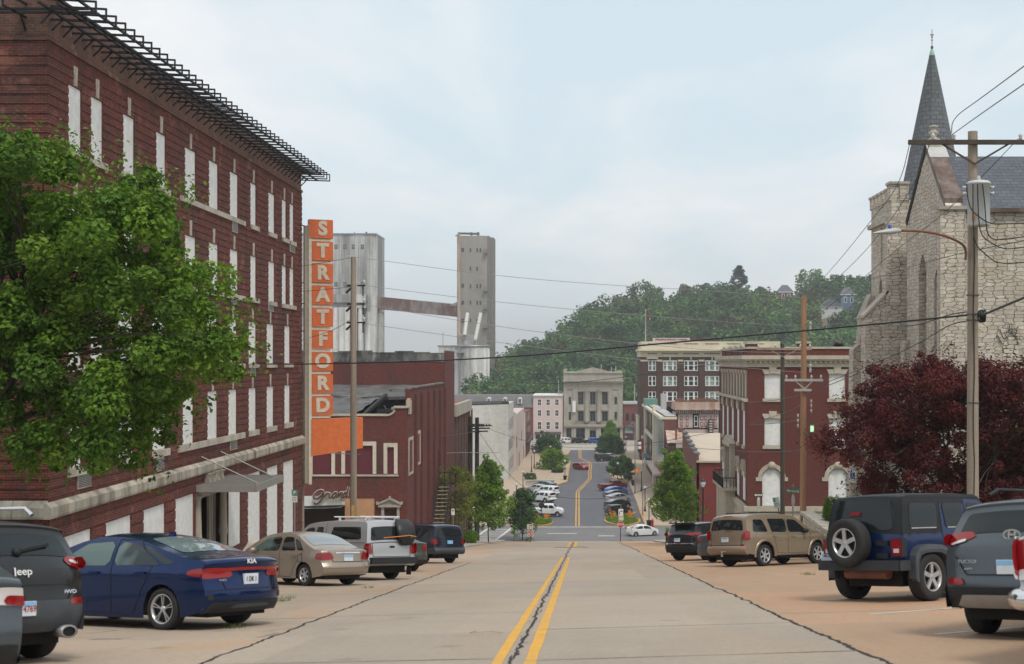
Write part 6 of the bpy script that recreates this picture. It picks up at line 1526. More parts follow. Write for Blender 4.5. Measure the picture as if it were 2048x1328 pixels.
class Car:
 def __init__(s, sp):
  s.sp = sp; s.half = sp['W'] / 2; s.wb = sp['wb']; s.R = sp['R']; s.ra = sp.get('ra', s.R + .055)
  base = [(x, z, float(i)) for i, (x, z) in enumerate(sp['prof'])]
  pr = chaikin(base, sp.get('smooth', 2))
  gap = sp.get('gap', .07); out = [pr[0]]
  for a, b in zip(pr, pr[1:]):
   L = math.hypot(b[0] - a[0], b[1] - a[1]); n = max(1, int(L / gap))
   for i in range(1, n + 1): out.append(tuple(lerp(u, v, i / n) for u, v in zip(a, b)))
  s.xr = min(p[0] for p in out); s.xf = max(p[0] for p in out)
  s.H = max(p[1] for p in out)
  ex = []
  for xa in (0, s.wb):
   for q in (-s.ra, s.ra): ex += [xa + q - .002, xa + q + .002]
  mid = max(range(len(out)), key=lambda i: out[i][1])
  res = []
  for a, b in zip(out, out[1:]):
   res.append(a)
   if b[0] > a[0]:
    for e in sorted(ex):
     if a[0] < e < b[0] and b[0] - a[0] > 1e-6: t = (e - a[0]) / (b[0] - a[0]); res.append(tuple(lerp(u, v, t) for u, v in zip(a, b)))
  res.append(out[-1]); s.pr = res
  s.belt = sp['belt']; s.rc = sp.get('rc', .16); s.fc = sp.get('fc', .30); s.tum = sp.get('tum', .20)
 def Wd(s, x, z):
  sp = s.sp; b = s.belt; f = 1.0
  if z <= b:
   v = clamp((b - z) / (b - .18), 0, 1); f -= .055 * v ** 3 + .012 * (1 - clamp(v / .25, 0, 1)) ** 2
   zc = sp.get('crease', b - .17); f += .007 * math.tanh((zc - z) / .03) * -1 * (1 if v < .8 else 0)
  else:
   u = (z - b) / (s.H - b); f -= .012 + s.tum * u * .55 + s.tum * .45 * u * u + sp.get('rim_r', .03) * u ** 8
  xm = (s.xr + s.xf) / 2; hl = (s.xf - s.xr) / 2; q = (x - xm) / hl
  d = clamp((abs(q) - .5) / .5, 0, 1); f -= (sp.get('pf', .12) if q > 0 else sp.get('prr', .06)) * d * d
  return s.half * f
 def deform(s, p):
  x, y, z = p; r = min(1.2, abs(y) / s.half)
  w = sstep(s.xr + .75, s.xr, x); x += s.rc * w * r ** 3.2
  w = sstep(s.xf - .9, s.xf, x); x -= s.fc * w * r ** 2.6
  return Vector((x, y, z))
 def at(s, u):
  pr = s.pr
  if u <= pr[0][2]: return pr[0]
  lo, hi = 0, len(pr) - 1
  while hi - lo > 1:
   m_ = (lo + hi) // 2
   if pr[m_][2] <= u: lo = m_
   else: hi = m_
  a, b = pr[lo], pr[hi]; t = (u - a[2]) / max(1e-9, b[2] - a[2]); return tuple(lerp(p, q, clamp(t, 0, 1)) for p, q in zip(a, b))
 def top_xz(s, x, z, t):
  cr = s.sp.get('crown', .05) * clamp((z - .75) / .5, .0, 1)
  return s.deform((x, t * s.Wd(x, z), z + cr * (1 - t * t) - .012 * abs(t) ** 10))
 def top(s, u, t, off=0.0):
  x, z, _ = s.at(u); p = s.top_xz(x, z, t)
  if off:
   x2, z2, _ = s.at(u + .02); x1, z1, _ = s.at(u - .02)
   du = s.top_xz(x2, z2, t) - s.top_xz(x1, z1, t); dt = s.top_xz(x, z, min(1, t + .02)) - s.top_xz(x, z, max(-1, t - .02))
   n = dt.cross(du); n = n.normalized() if n.length > 1e-9 else Vector((0, 0, 1))
   if n.dot(p - Vector(((s.xr + s.xf) / 2, 0, .8))) < 0: n = -n
   p = p + n * off
  return p
 def u_of_z(s, z, end):
  pr = s.pr; k = max(range(len(pr)), key=lambda i: pr[i][1])
  seq = pr[:k + 1] if end == 'rear' else pr[k:][::-1]
  for a, b in zip(seq, seq[1:]):
   if a[1] <= z <= b[1]: return lerp(a[2], b[2], (z - a[1]) / max(1e-9, b[1] - a[1]))
  return seq[0][2] if z < seq[0][1] else seq[-1][2]
 def bottom(s, x):
  z = interp(s.sp['sill'], x)
  for xa in (0, s.wb):
   d = abs(x - xa)
   if d < s.ra: z = max(z, s.R + math.sqrt(s.ra ** 2 - d * d))
  return z
 def side(s, x, z, sg, off=0.0):
  p = s.deform((x, s.Wd(x, z) + off, z)); return Vector((p.x, p.y * sg, p.z))
 def body(s, g, m_=14, nt_=14):
  pr = s.pr; x0, z0 = pr[0][:2]; x1, z1 = pr[-1][:2]
  for sg in (1, -1):
   rows = []
   for (x, z, u) in pr:
    xb = clamp(x, x0, x1); zb = min(s.bottom(xb), z) if x0 < x < x1 else (z0 if x <= x0 else z1)
    if x0 < x < x1 and u < 3 and x < x0 + .05: zb = z0
    rows.append([s.side(lerp(xb, x, j / m_), lerp(zb, z, j / m_) - (.012 if j == m_ else 0), sg) for j in range(m_ + 1)])
   g.grid(rows, True)
  g.grid([[s.top_xz(x, z, lerp(-1, 1, k / nt_)) for k in range(nt_ + 1)] for (x, z, u) in pr], True)
 def side_patch(s, g, poly, sg, off=.006, rnd_=1, n=14, m_=6):
  if rnd_: poly = rcorner(poly, .07 * rnd_)
  cols = scan(poly, n); g.grid([[s.side(x, lerp(a, b, j / m_), sg, off) for j in range(m_ + 1)] for (x, a, b) in cols], True)
 def side_line(s, g, pts, sg, w=.014, off=.004):
  q = []
  for a, b in zip(pts, pts[1:]):
   n = max(1, int(math.hypot(b[0] - a[0], b[1] - a[1]) / .08)); q += [(lerp(a[0], b[0], i / n), lerp(a[1], b[1], i / n)) for i in range(n)]
  q.append(pts[-1]); rows = []
  for i, p in enumerate(q):
   a, b = q[max(0, i - 1)], q[min(len(q) - 1, i + 1)]; d = Vector((b[0] - a[0], b[1] - a[1])).normalized(); nx, nz = -d.y * w / 2, d.x * w / 2
   rows.append([s.side(p[0] + nx, p[1] + nz, sg, off), s.side(p[0] - nx, p[1] - nz, sg, off)])
  g.grid(rows, False)
 def end_patch(s, g, poly, end='rear', off=.006, rnd_=1, n=16, m_=6):
  if rnd_: poly = rcorner(poly, .06 * rnd_)
  rows = []
  for (y, a, b) in scan(poly, n):
   r = []
   for j in range(m_ + 1):
    z = lerp(a, b, j / m_); u = s.u_of_z(z, end); x, zz, _ = s.at(u); t = clamp(y / max(.01, s.Wd(x, zz)), -1, 1); r.append(s.top(u, t, off))
   rows.append(r)
  g.grid(rows, True)
 def end_line(s, g, pts, end='rear', w=.014, off=.004):
  for a, b in zip(pts, pts[1:]):
   d = Vector((b[0] - a[0], b[1] - a[1])).normalized(); nx, nz = -d.y * w / 2, d.x * w / 2
   s.end_patch(g, [(a[0] + nx, a[1] + nz), (b[0] + nx, b[1] + nz), (b[0] - nx, b[1] - nz), (a[0] - nx, a[1] - nz)], end, off, 0, 8, 2)
 def top_patch(s, g, u0, u1, w0, w1, off=.006, n=12, m_=12):
  rows = []
  for i in range(n + 1):
   f_ = i / n; u = lerp(u0, u1, f_); w_ = lerp(w0, w1, f_) - (.06 * (1 - min(1, min(f_, 1 - f_) * 8)) ** 2); rows.append([s.top(u, lerp(-w_, w_, j / m_), off) for j in range(m_ + 1)])
  g.grid(rows, True)
def wheel(parent, R_, tw, c, sg, style='five', rim='rim_silver', rr=.66, name='wheel', axis='y', lod=0):
 e = bpy.data.objects.new(name, None); COL.objects.link(e); e.parent = parent; e.location = c; ORG[e] = Vector((0, 0, 0)); e.empty_display_size = .1
 g = MB(); n = 30 if lod == 0 else 16; h = tw / 2
 g.lathe([(R_ * rr, -h), (R_ * .9, -h), (R_ * .975, -h * .86), (R_, -h * .6), (R_, h * .6), (R_ * .975, h * .86), (R_ * .9, h), (R_ * rr * 1.02, h * .98), (R_ * rr * .98, h * .5)], (0, 0, 0), 'y', n)
 g.lathe([(R_ * rr, h * .15), (0, h * .15)], (0, 0, 0), 'y', n); g.lathe([(R_ * rr, -h * .6), (0, -h * .6)], (0, 0, 0), 'y', n)
 if sg < 0: g.v = [Vector((v.x, -v.y, v.z)) for v in g.v]
 g.build('tyre', 'tyre', e, recalc=True)
 g = MB(); ri = R_ * rr
 g.lathe([(ri * 1.03, h * .92), (ri * 1.0, h * .99), (ri * .94, h * .93), (ri * .90, h * .45)], (0, 0, 0), 'y', n)
 g.lathe([(ri * .22, h * .55), (ri * .22, h * .80), (ri * .12, h * .86), (0, h * .86)], (0, 0, 0), 'y', 12)
 ns = {'five': 5, 'ten': 10, 'six': 6, 'double': 5, 'seven': 7}[style]
 for i in range(ns):
  a = 2 * math.pi * i / ns + .3
  for da in ((-.13, .13) if style == 'double' else (0,)):
   wd = {'five': .30, 'ten': .09, 'six': .26, 'double': .05, 'seven': .20}[style] * ri
   ca, sa = math.cos(a + da), math.sin(a + da); cb, sb = math.cos(a + da * .4), math.sin(a + da * .4)
   g.bar((ri * .15 * cb, h * .72, ri * .15 * sb), (ri * .96 * ca, h * .78, ri * .96 * sa), wd, h * .22, (0, 1, 0))
 if sg < 0: g.v = [Vector((v.x, -v.y, v.z)) for v in g.v]
 g.build('rim', rim, e)
 return e
def place(root, x, y, th):
 """put a vehicle's rear axle centre at x, y with its nose turned th degrees to the right of the view direction, lying on the slope"""
 h = Vector((math.sin(R(th)), math.cos(R(th)), 0)); e = .8
 fx_, fy_ = h.x, h.y; lx, ly = -h.y, h.x
 X = Vector((fx_, fy_, (G(x + fx_ * 2.7, y + fy_ * 2.7) - G(x, y)) / 2.7)).normalized()
 Yv = Vector((lx, ly, (G(x + lx * e, y + ly * e) - G(x - lx * e, y - ly * e)) / (2 * e))).normalized()
 Z = X.cross(Yv).normalized(); Yv = Z.cross(X)
 M = Matrix(((X.x, Yv.x, Z.x), (X.y, Yv.y, Z.y), (X.z, Yv.z, Z.z)))
 root.rotation_euler = M.to_euler(); z = G(x, y) + (.014 if y > 172 else 0); root.location = (x, y, z)
TXT_REAR = (math.pi / 2, 0, -math.pi / 2)
SPECS = {}
SPECS['sedan'] = dict(W=1.80, wb=2.70, R=.32, belt=.93, rc=.24, fc=.42, tum=.23, smooth=2, pf=.10, prr=.07, crease=.80,
 prof=[(-.90, .27), (-1.00, .36), (-1.03, .56), (-.97, .74), (-.95, .92), (-1.00, 1.04), (-.84, 1.075), (-.36, 1.10), (.52, 1.36), (1.10, 1.425), (1.75, 1.405), (2.72, 1.00), (3.30, .88), (3.56, .72), (3.64, .48), (3.56, .24)],
 sill=[(-1, .30), (-.45, .20), (.5, .17), (2.3, .17), (3.1, .19), (3.6, .24)],
 win=[[(.02, .985), (1.02, .965), (1.02, 1.33), (.62, 1.30)], [(1.12, .965), (2.35, .945), (1.72, 1.30), (1.12, 1.335)]],
 quarter=[(-.28, 1.01), (-.05, .985), (.52, 1.27), (.40, 1.27)], rear_u=(7.12, 8.1), rear_w=(.80, .80), front_u=(10.2, 10.95), front_w=(.86, .90),
 doors=[[(.42, .60), (.20, .96), (.60, 1.36), (1.06, 1.37)], [(1.06, 1.37), (1.07, .24)], [(.60, .22), (.42, .60)], [(1.07, .24), (.66, .21)], [(1.07, .24), (2.22, .22), (2.36, .62), (2.42, .94)]], handles=[(.42, .86), (1.42, .85)])
SPECS['old_sedan'] = dict(W=1.72, wb=2.62, R=.30, belt=.90, rc=.20, fc=.38, tum=.23, pf=.10, prr=.06, crease=.66,
 prof=[(-.84, .30), (-.93, .36), (-.96, .52), (-.91, .60), (-.87, .66), (-.85, .93), (-.80, .985), (-.30, 1.02), (.42, 1.37), (.85, 1.44), (1.55, 1.43), (1.95, 1.36), (2.62, .98), (3.15, .86), (3.36, .70), (3.44, .48), (3.38, .26)],
 sill=[(-1, .30), (-.45, .24), (.5, .20), (2.3, .20), (3.1, .22), (3.4, .26)],
 win=[[(.36, .965), (1.00, .955), (1.00, 1.345), (.60, 1.33)], [(1.10, .955), (2.36, .93), (1.72, 1.32), (1.10, 1.35)]],
 quarter=[(.02, .975), (.30, .965), (.52, 1.29), (.34, 1.24)], rear_u=(7.14, 8.06), rear_w=(.82, .82), front_u=(10.9, 11.95), front_w=(.86, .90),
 doors=[[(.40, .56), (.02, .95), (.42, 1.36)], [(1.05, 1.385), (1.06, .26)], [(.40, .56), (.58, .24), (1.06, .25)], [(1.06, .25), (2.10, .24), (2.28, .60), (2.36, .93)]], handles=[(.36, .83), (1.36, .81)])
for k_ in ('sedan', 'old_sedan'): SPECS[k_]['rear_glass'] = 'car_glass_pale'
SPECS['suv'] = dict(W=1.87, wb=2.79, R=.375, ra=.47, belt=1.12, rc=.12, fc=.30, tum=.17, pf=.08, prr=.03, smooth=2, crease=.92,
 prof=[(-.92, .42), (-1.06, .48), (-1.12, .56), (-1.10, .66), (-1.02, .72), (-1.00, 1.14), (-.88, 1.63), (-.80, 1.73), (-.45, 1.765), (.50, 1.785), (1.45, 1.75), (1.70, 1.70), (2.45, 1.20), (3.35, 1.06), (3.60, .86), (3.68, .60), (3.60, .40)],
 sill=[(-1, .46), (-.5, .40), (.5, .36), (2.3, .36), (3.6, .42)],
 win=[[(-.62, 1.19), (.16, 1.17), (-.04, 1.60), (-.50, 1.61)], [(.34, 1.17), (1.12, 1.155), (1.12, 1.615), (.22, 1.63)], [(1.22, 1.155), (2.26, 1.13), (1.66, 1.57), (1.22, 1.61)]],
 rear_u=(5.15, 5.95), rear_w=(.86, .84), front_u=(11.05, 11.95), front_w=(.86, .90),
 doors=[[(.30, 1.66), (.40, 1.1), (.56, .70), (.62, .44)], [(1.17, 1.655), (1.18, .42)], [(.62, .44), (1.18, .42), (2.20, .42), (2.34, .80), (2.38, 1.12)]], handles=[(.52, 1.02), (1.46, 1.00)])
SPECS['crossover'] = dict(W=1.86, wb=2.70, R=.35, ra=.43, belt=1.03, rc=.24, fc=.42, tum=.22, pf=.10, prr=.05, crease=.82,
 prof=[(-.84, .36), (-.93, .44), (-.97, .62), (-.92, .78), (-.90, 1.02), (-.86, 1.10), (-.50, 1.55), (-.56, 1.60), (-.30, 1.64), (.50, 1.675), (1.35, 1.64), (1.65, 1.57), (2.50, 1.08), (3.30, .95), (3.55, .76), (3.62, .52), (3.52, .32)],
 sill=[(-1, .40), (-.5, .32), (.5, .26), (2.3, .26), (3.6, .32)],
 win=[[(-.46, 1.20), (.02, 1.10), (.06, 1.47), (-.20, 1.48)], [(.14, 1.09), (1.02, 1.06), (1.02, 1.535), (.14, 1.50)], [(1.12, 1.06), (2.30, 1.02), (1.62, 1.48), (1.12, 1.535)]],
 rear_u=(5.2, 5.92), rear_w=(.84, .82), front_u=(11.05, 11.95), front_w=(.86, .90),
 doors=[[(.08, 1.53), (.10, 1.05), (.40, .66), (.50, .34)], [(1.07, 1.575), (1.08, .34)], [(.5, .34), (2.15, .33), (2.30, .72), (2.36, 1.02)]], handles=[(.36, .93), (1.36, .90)])
SPECS['boxy'] = dict(W=1.66, wb=2.946, R=.418, ra=.51, belt=1.16, rc=.05, fc=.05, tum=.085, pf=.16, prr=0, smooth=1, crease=1.0, crown=.03,
 prof=[(-.62, .60), (-.70, .64), (-.71, .90), (-.70, 1.16), (-.60, 1.74), (-.54, 1.82), (-.30, 1.84), (.50, 1.86), (1.60, 1.85), (1.80, 1.80), (2.10, 1.24), (2.20, 1.19), (3.35, 1.09), (3.46, 1.05), (3.48, .75), (3.44, .60)],
 sill=[(-1, .62), (3.6, .60)],
 win=[[(-.50, 1.27), (.38, 1.27), (.40, 1.70), (-.42, 1.70)], [(.60, 1.27), (1.18, 1.27), (1.18, 1.70), (.56, 1.70)], [(1.32, 1.27), (1.96, 1.27), (1.72, 1.69), (1.32, 1.70)]],
 rear_u=(3.14, 3.86), rear_w=(.80, .80), front_u=(9.2, 9.95), front_w=(.88, .90),
 doors=[[(.50, 1.75), (.48, 1.2), (.56, .9), (.66, .64)], [(1.25, 1.76), (1.26, .64)], [(.66, .63), (1.26, .63), (2.02, .63), (2.08, 1.16)]], handles=[(.66, 1.08), (1.42, 1.08)])
SPECS['pickup_cap'] = dict(W=1.84, wb=3.25, R=.365, ra=.45, belt=1.10, rc=.07, fc=.30, tum=.15, pf=.08, prr=.02, smooth=2, crease=.90,
 prof=[(-1.02, .44), (-1.16, .48), (-1.20, .58), (-1.17, .66), (-1.08, .70), (-1.08, 1.10), (-.92, 1.66), (-.84, 1.76), (-.60, 1.80), (.90, 1.82), (1.30, 1.79), (2.05, 1.76), (2.35, 1.70), (3.00, 1.16), (3.75, 1.04), (4.02, .86), (4.10, .60), (4.02, .40)],
 sill=[(-1.2, .48), (-.5, .44), (.5, .40), (2.3, .38), (4, .42)],
 win=[[(-.72, 1.24), (.98, 1.24), (.94, 1.62), (-.62, 1.62)], [(1.38, 1.20), (1.74, 1.19), (1.74, 1.62), (1.38, 1.62)], [(1.86, 1.19), (2.84, 1.14), (2.26, 1.58), (1.86, 1.62)]],
 rear_u=(5.14, 5.96), rear_w=(.86, .84), front_u=(12.05, 12.95), front_w=(.86, .90),
 doors=[[(1.24, 1.76), (1.22, .45)], [(1.80, 1.64), (1.80, .44)], [(1.22, 1.13), (-.98, 1.14)], [(1.22, .44), (2.78, .43), (2.90, .80), (2.94, 1.10)]], handles=[(1.98, 1.0)])
SPECS['pickup'] = dict(W=1.90, wb=3.4, R=.39, ra=.47, belt=1.18, rc=.05, fc=.25, tum=.18, pf=.07, prr=.02, smooth=1, crease=.95,
 prof=[(-1.05, .50), (-1.15, .55), (-1.15, .72), (-1.10, .76), (-1.10, 1.20), (-1.02, 1.21), (.98, 1.20), (1.08, 1.22), (1.22, 1.80), (1.45, 1.86), (2.40, 1.86), (2.70, 1.80), (3.20, 1.30), (4.00, 1.20), (4.22, 1.05), (4.28, .70), (4.20, .50)],
 sill=[(-1.2, .52), (4.3, .50)],
 win=[[(1.32, 1.28), (1.95, 1.27), (1.95, 1.72), (1.36, 1.72)], [(2.05, 1.27), (3.02, 1.24), (2.62, 1.70), (2.05, 1.72)]],
 rear_u=(7.2, 7.85), rear_w=(.80, .80), front_u=(11.05, 11.95), front_w=(.86, .90),
 doors=[[(1.14, 1.20), (1.16, .55)], [(2.0, 1.74), (2.0, .56)], [(1.16, .55), (3.0, .55), (3.1, 1.15)]], handles=[(1.5, 1.1), (2.2, 1.1)])
SPECS['hatch'] = dict(SPECS['sedan'], W=1.76, prof=[(-.84, .28), (-.93, .38), (-.95, .60), (-.88, .80), (-.84, 1.02), (-.80, 1.12), (-.55, 1.17), (.35, 1.42), (1.00, 1.475), (1.70, 1.43), (2.72, 1.00), (3.25, .88), (3.48, .72), (3.55, .48), (3.48, .24)],
 win=[[(.02, 1.02), (1.02, .99), (1.02, 1.38), (.50, 1.33)], [(1.12, .99), (2.40, .96), (1.72, 1.33), (1.12, 1.385)]], quarter=[(-.38, 1.09), (-.06, 1.03), (.40, 1.30), (.26, 1.30)], rear_u=(6.1, 7.0), front_u=(9.15, 9.95))
def make_car(kind, name, label, cat, pnt, x, y, th, group=None, lod=0, lights=None, rims=('five', 'rim_silver'), glass='car_glass', lower=None, plate=None, extra=None, rr=.66, side_glass=None, front=False, over=None):
 sp = dict(SPECS[kind]); sp.update(over or {})
 if lod: sp['gap'] = .16
 if kind == 'crossover': sp['prof'] = [(a, b if b < 1.0 else 1.0 + (b - 1.0) * .87) for a, b in sp['prof']]; sp['win'] = [[(a, 1.0 + (b - 1.0) * .87) for a, b in q] for q in sp['win']]; sp['doors'] = [[(a, b if b < 1.0 else 1.0 + (b - 1.0) * .87) for a, b in q] for q in sp['doors']]; sp['belt'] = 1.02
 c = Car(sp); root = local(thing(name, label, cat, (0, 0, 0), 0, group)); place(root, x, y, th)
 g = MB(); c.body(g, 14 if lod == 0 else 7, 14 if lod == 0 else 8); bo = g.build('body', pnt, root, recalc=True, weld=True)
 if 'two' in sp:
  bo.data.materials.append(MATS[sp['two'][1]])
  for f_ in bo.data.polygons:
   if sp['two'][0](f_.center): f_.material_index = 1
 g = MB(); hw = c.half * .70; g.box(c.xr + .30, c.xf - .35, -hw, hw, c.R * .62, c.belt - .12)
 g.box(c.ra + .02, c.wb - c.ra - .02, -c.half * .9, c.half * .9, c.R * .8, c.belt - .15)
 if lod == 0:
  for xa in (0, c.wb): g.tube([(xa, -c.half * .8, c.R), (xa, c.half * .8, c.R)], .06, 6)
 g.build('underbody', 'underbody', root)
 for sg in (1, -1):
  for w_ in sp['win']:
   g = MB(); c.side_patch(g, w_, sg, .006, 1 if kind != 'boxy' else 1, 14 if lod == 0 else 6, 5 if lod == 0 else 2); g.build('side_window', side_glass or glass, root)
  if 'quarter' in sp: g = MB(); c.side_patch(g, sp['quarter'], sg, .006, 1, 10, 4); g.build('side_window', side_glass or glass, root)
 g = MB(); c.top_patch(g, *sp['rear_u'], *sp['rear_w'], n=12 if lod == 0 else 5, m_=12 if lod == 0 else 6); g.build('rear_window', sp.get('rear_glass', glass), root)
 g = MB(); c.top_patch(g, *sp['front_u'], *sp['front_w'], n=12 if lod == 0 else 5, m_=12 if lod == 0 else 6); g.build('windscreen', glass, root)
 if lod == 0:
  for sg in (1, -1):
   g = MB()
   for ln in sp['doors']: c.side_line(g, ln, sg, .013, .005)
   g.build('door_seam', 'seam', root)
  for sg in (1, -1):
   for (hx, hz) in sp['handles']:
    p = c.side(hx, hz, sg, .02); g = MB(); g.box(p.x - .10, p.x + .10, p.y - .015, p.y + .015, p.z - .018, p.z + .018); g.build('door_handle', sp.get('handle_m', pnt), root)
 for sg in (1, -1):
  mx = sp['front_u']; xx, zz, _ = c.at(mx[1]); p = c.side(xx - .42, c.belt + .06, sg, .10); g = MB()
  g.lathe([(0, -.10), (.07, -.085), (.085, 0), (.07, .06), (0, .07)], (0, 0, 0), 'x', 10); g.v = [Vector((p.x + v.x, p.y + v.y * 1.4 + sg * .03, p.z + v.z)) for v in g.v]
  g.bar((p.x, p.y - sg * .14, p.z - .05), (p.x, p.y + sg * .02, p.z - .03), .06, .04); g.build('mirror', sp.get('mirror_m', pnt), root)
 tw = sp.get('tw', .225)
 for xa in (0, c.wb):
  for sg in (1, -1): wheel(root, c.R, tw, (xa, sg * (sp.get('track', c.half - tw / 2 - .035)), c.R), sg, rims[0], rims[1], rr, lod=lod)
 for li, (rear_poly, side_poly, m_) in enumerate(lights or []):
  for sg in (1, -1):
   g = MB()
   if rear_poly: c.end_patch(g, [(p[0] * sg, p[1]) for p in rear_poly], 'rear', .010 + .007 * li, 1, 10 if lod == 0 else 4, 4)
   if side_poly: c.side_patch(g, side_poly, sg, .010 + .007 * li, 1, 8 if lod == 0 else 3, 4)
   g.build('tail_light' if m_ == 'lamp_red' else 'reverse_light', m_, root)
 if lower:
  for (nm, m_, rear_polys, side_polys, off) in lower:
   g = MB()
   for q in rear_polys: c.end_patch(g, q, 'rear', off, 0, 22, 4)
   for q in side_polys:
    for sg in (1, -1): c.side_patch(g, q, sg, off, 0, 16, 4)
   g.build(nm, m_, root)
 if plate:
  (py_, pz_, txt, m_, tm, band_) = plate; u = c.u_of_z(pz_, 'rear'); xx, zz, _ = c.at(u); p = c.top(u, clamp(py_ / c.Wd(xx, zz), -1, 1)); px_ = min(p.x, xx) - .022
  g = MB(); g.box(px_ - .006, px_ + .03, py_ - .155, py_ + .155, pz_ - .08, pz_ + .08); pl = g.build('number_plate', m_, root)
  if band_: g = MB(); g.box(px_ - .008, px_ - .006, py_ - .15, py_ + .15, pz_ + .02, pz_ + .075); g.build('plate_band', band_, pl)
  if txt: text('plate_lettering', txt, tm, pl, (px_ - .010, py_, pz_ - .005), .10, TXT_REAR, .001, sx=.8, bold=.002)
 if front:
  for sg in (1, -1):
   g = MB(); c.end_patch(g, [(.45 * sg, .62), (.75 * sg, .64), (.80 * sg, .76), (.50 * sg, .74)], 'front', .01, 1, 8, 3); g.build('headlight', 'lamp_clear', root)
  g = MB(); c.end_patch(g, [(-.5, .34), (.5, .34), (.45, .50), (-.45, .50)], 'front', .01, 1, 10, 3); g.build('grille', 'car_plastic', root)
 if extra: extra(c, root)
 return c, root
def rear_text(c, root, name, body_, y, z, size, m_, sx=1.0, bold=.003):
 u = c.u_of_z(z, 'rear'); xx, zz, _ = c.at(u); p = c.top(u, clamp(y / c.Wd(xx, zz), -1, 1), .014)
 x2, z2, _ = c.at(u + .05); x1, z1, _ = c.at(u - .05); tilt = math.atan2(x2 - x1, max(1e-6, z2 - z1))
 return text(name, body_, m_, root, p, size, (math.pi / 2 - clamp(tilt, -.6, .9), 0, -math.pi / 2), .003, sx=sx, bold=bold)
LM = 'lamp_red'
def x_kia(c, root):
 g = MB(); c.end_patch(g, [(-.66, .885), (.66, .885), (.66, .93), (-.66, .93)], 'rear', .012, 0, 20, 2); g.build('light_bar', 'lamp_red', root)
 rear_text(c, root, 'badge', 'KIA', 0, 1.005, .10, 'sign_white', 1.3, .002); rear_text(c, root, 'badge', 'FORTE', .55, .755, .045, 'rim_silver', 1.2, .0)
 g = MB(); c.end_line(g, [(-.60, .93), (-.52, .62), (.52, .62), (.60, .93)], 'rear', .014, .008); c.end_line(g, [(-.85, .60), (-.52, .62)], 'rear', .012, .007); c.end_line(g, [(.85, .60), (.52, .62)], 'rear', .012, .007); g.build('boot_seam', 'seam', root)
 for sg in (1, -1): g = MB(); c.end_patch(g, [(.70 * sg, .46), (.80 * sg, .48), (.80 * sg, .58), (.73 * sg, .56)], 'rear', .012, 1, 6, 3); g.build('reflector', 'car_plastic', root)
 g = MB(); g.box(.62, .74, -.02, .02, 1.41, 1.475); g.build('antenna', 'paint_blue', root)
 g = MB(); c.end_patch(g, [(-.46, .345), (.46, .345), (.36, .40), (-.36, .40)], 'rear', .022, 1, 12, 3); g.build('diffuser', 'grey_plastic', root)
make_car('sedan', 'parked_car', 'glossy dark blue saloon with full width red light bar, second from the left edge', 'car', 'paint_blue', -5.98, 21.25, -62, lights=[([(.36, .80), (.84, .78), (.90, .90), (.84, .95), (.40, .925)], [(-1.0, .80), (-.58, .84), (-.62, .90), (-1.0, .95)], LM)], rims=('double', 'rim_silver'), side_glass='car_glass_green',
 lower=[('rear_valance', 'car_plastic', [[(-.80, .28), (.80, .28), (.74, .44), (-.74, .44)]], [], .012)], plate=(0, .765, '1 DK 1', 'plate_white', 'car_plastic', None), extra=x_kia, rr=.70)
def x_cherokee(c, root):
 rear_text(c, root, 'badge', 'Jeep', 0, 1.015, .12, 'sign_white', 1.1, .001); rear_text(c, root, 'badge', '4WD', -.62, .80, .06, 'chrome', 1.3, .001)
 for sg in (1, -1): g = MB(); g.tube([c.top_xz(-.30, 1.66, .80 * sg) + Vector((0, 0, .0)), c.top_xz(-.18, 1.67, .80 * sg) + Vector((0, 0, .07)), c.top_xz(1.2, 1.66, .80 * sg) + Vector((0, 0, .08)), c.top_xz(1.5, 1.6, .80 * sg)], .025, 8); g.build('roof_rail', 'chrome', root)
 g = MB(); p = c.top(5.28, -.0, .02); q = c.top(5.50, -.52, .03); g.bar(p, q, .035, .03); g.lathe([(0, -.03), (.05, -.03), (.05, .03), (0, .03)], p, 'x', 8); g.build('wiper', 'car_plastic', root)
 for sg in (1, -1):
  g = MB(); c.end_patch(g, [(.60 * sg, .66), (.86 * sg, .67), (.87 * sg, .74), (.64 * sg, .73)], 'rear', .014, 1, 8, 3); g.build('reflector', 'lamp_red', root)
  g = MB(); g.lathe([(.055, -.12), (.075, -.12), (.07, .05), (.05, .05)], (c.xr + .12, sg * .58, .36), 'x', 14); g.v = [Vector((v.x, (v.y - sg * .58) * 1.5 + sg * .58, v.z)) for v in g.v]; g.build('exhaust', 'grey_metal', root); g = MB(); g.lathe([(0, 0), (.052, 0)], (c.xr + .02, sg * .58, .36), 'x', 14); g.v = [Vector((v.x, (v.y - sg * .58) * 1.5 + sg * .58, v.z)) for v in g.v]; g.build('exhaust_bore', 'underbody', root)
 g = MB(); c.end_patch(g, [(-.45, 1.575), (.45, 1.575), (.42, 1.60), (-.42, 1.60)], 'rear', .012, 0, 10, 2); g.build('brake_light', 'lamp_red', root)
 g = MB(); c.end_line(g, [(-.80, 1.08), (-.66, .80), (-.60, .72), (.60, .72), (.66, .80), (.80, 1.08)], 'rear', .016, .008); c.end_line(g, [(-.62, .88), (.62, .88)], 'rear', .010, .007); g.build('tailgate_seam', 'seam', root)
 g = MB(); g.tube([(c.xr + .1, .1, .30), (c.xr - .02, .1, .30)], .035, 8); g.build('tow_hitch', 'underbody', root)
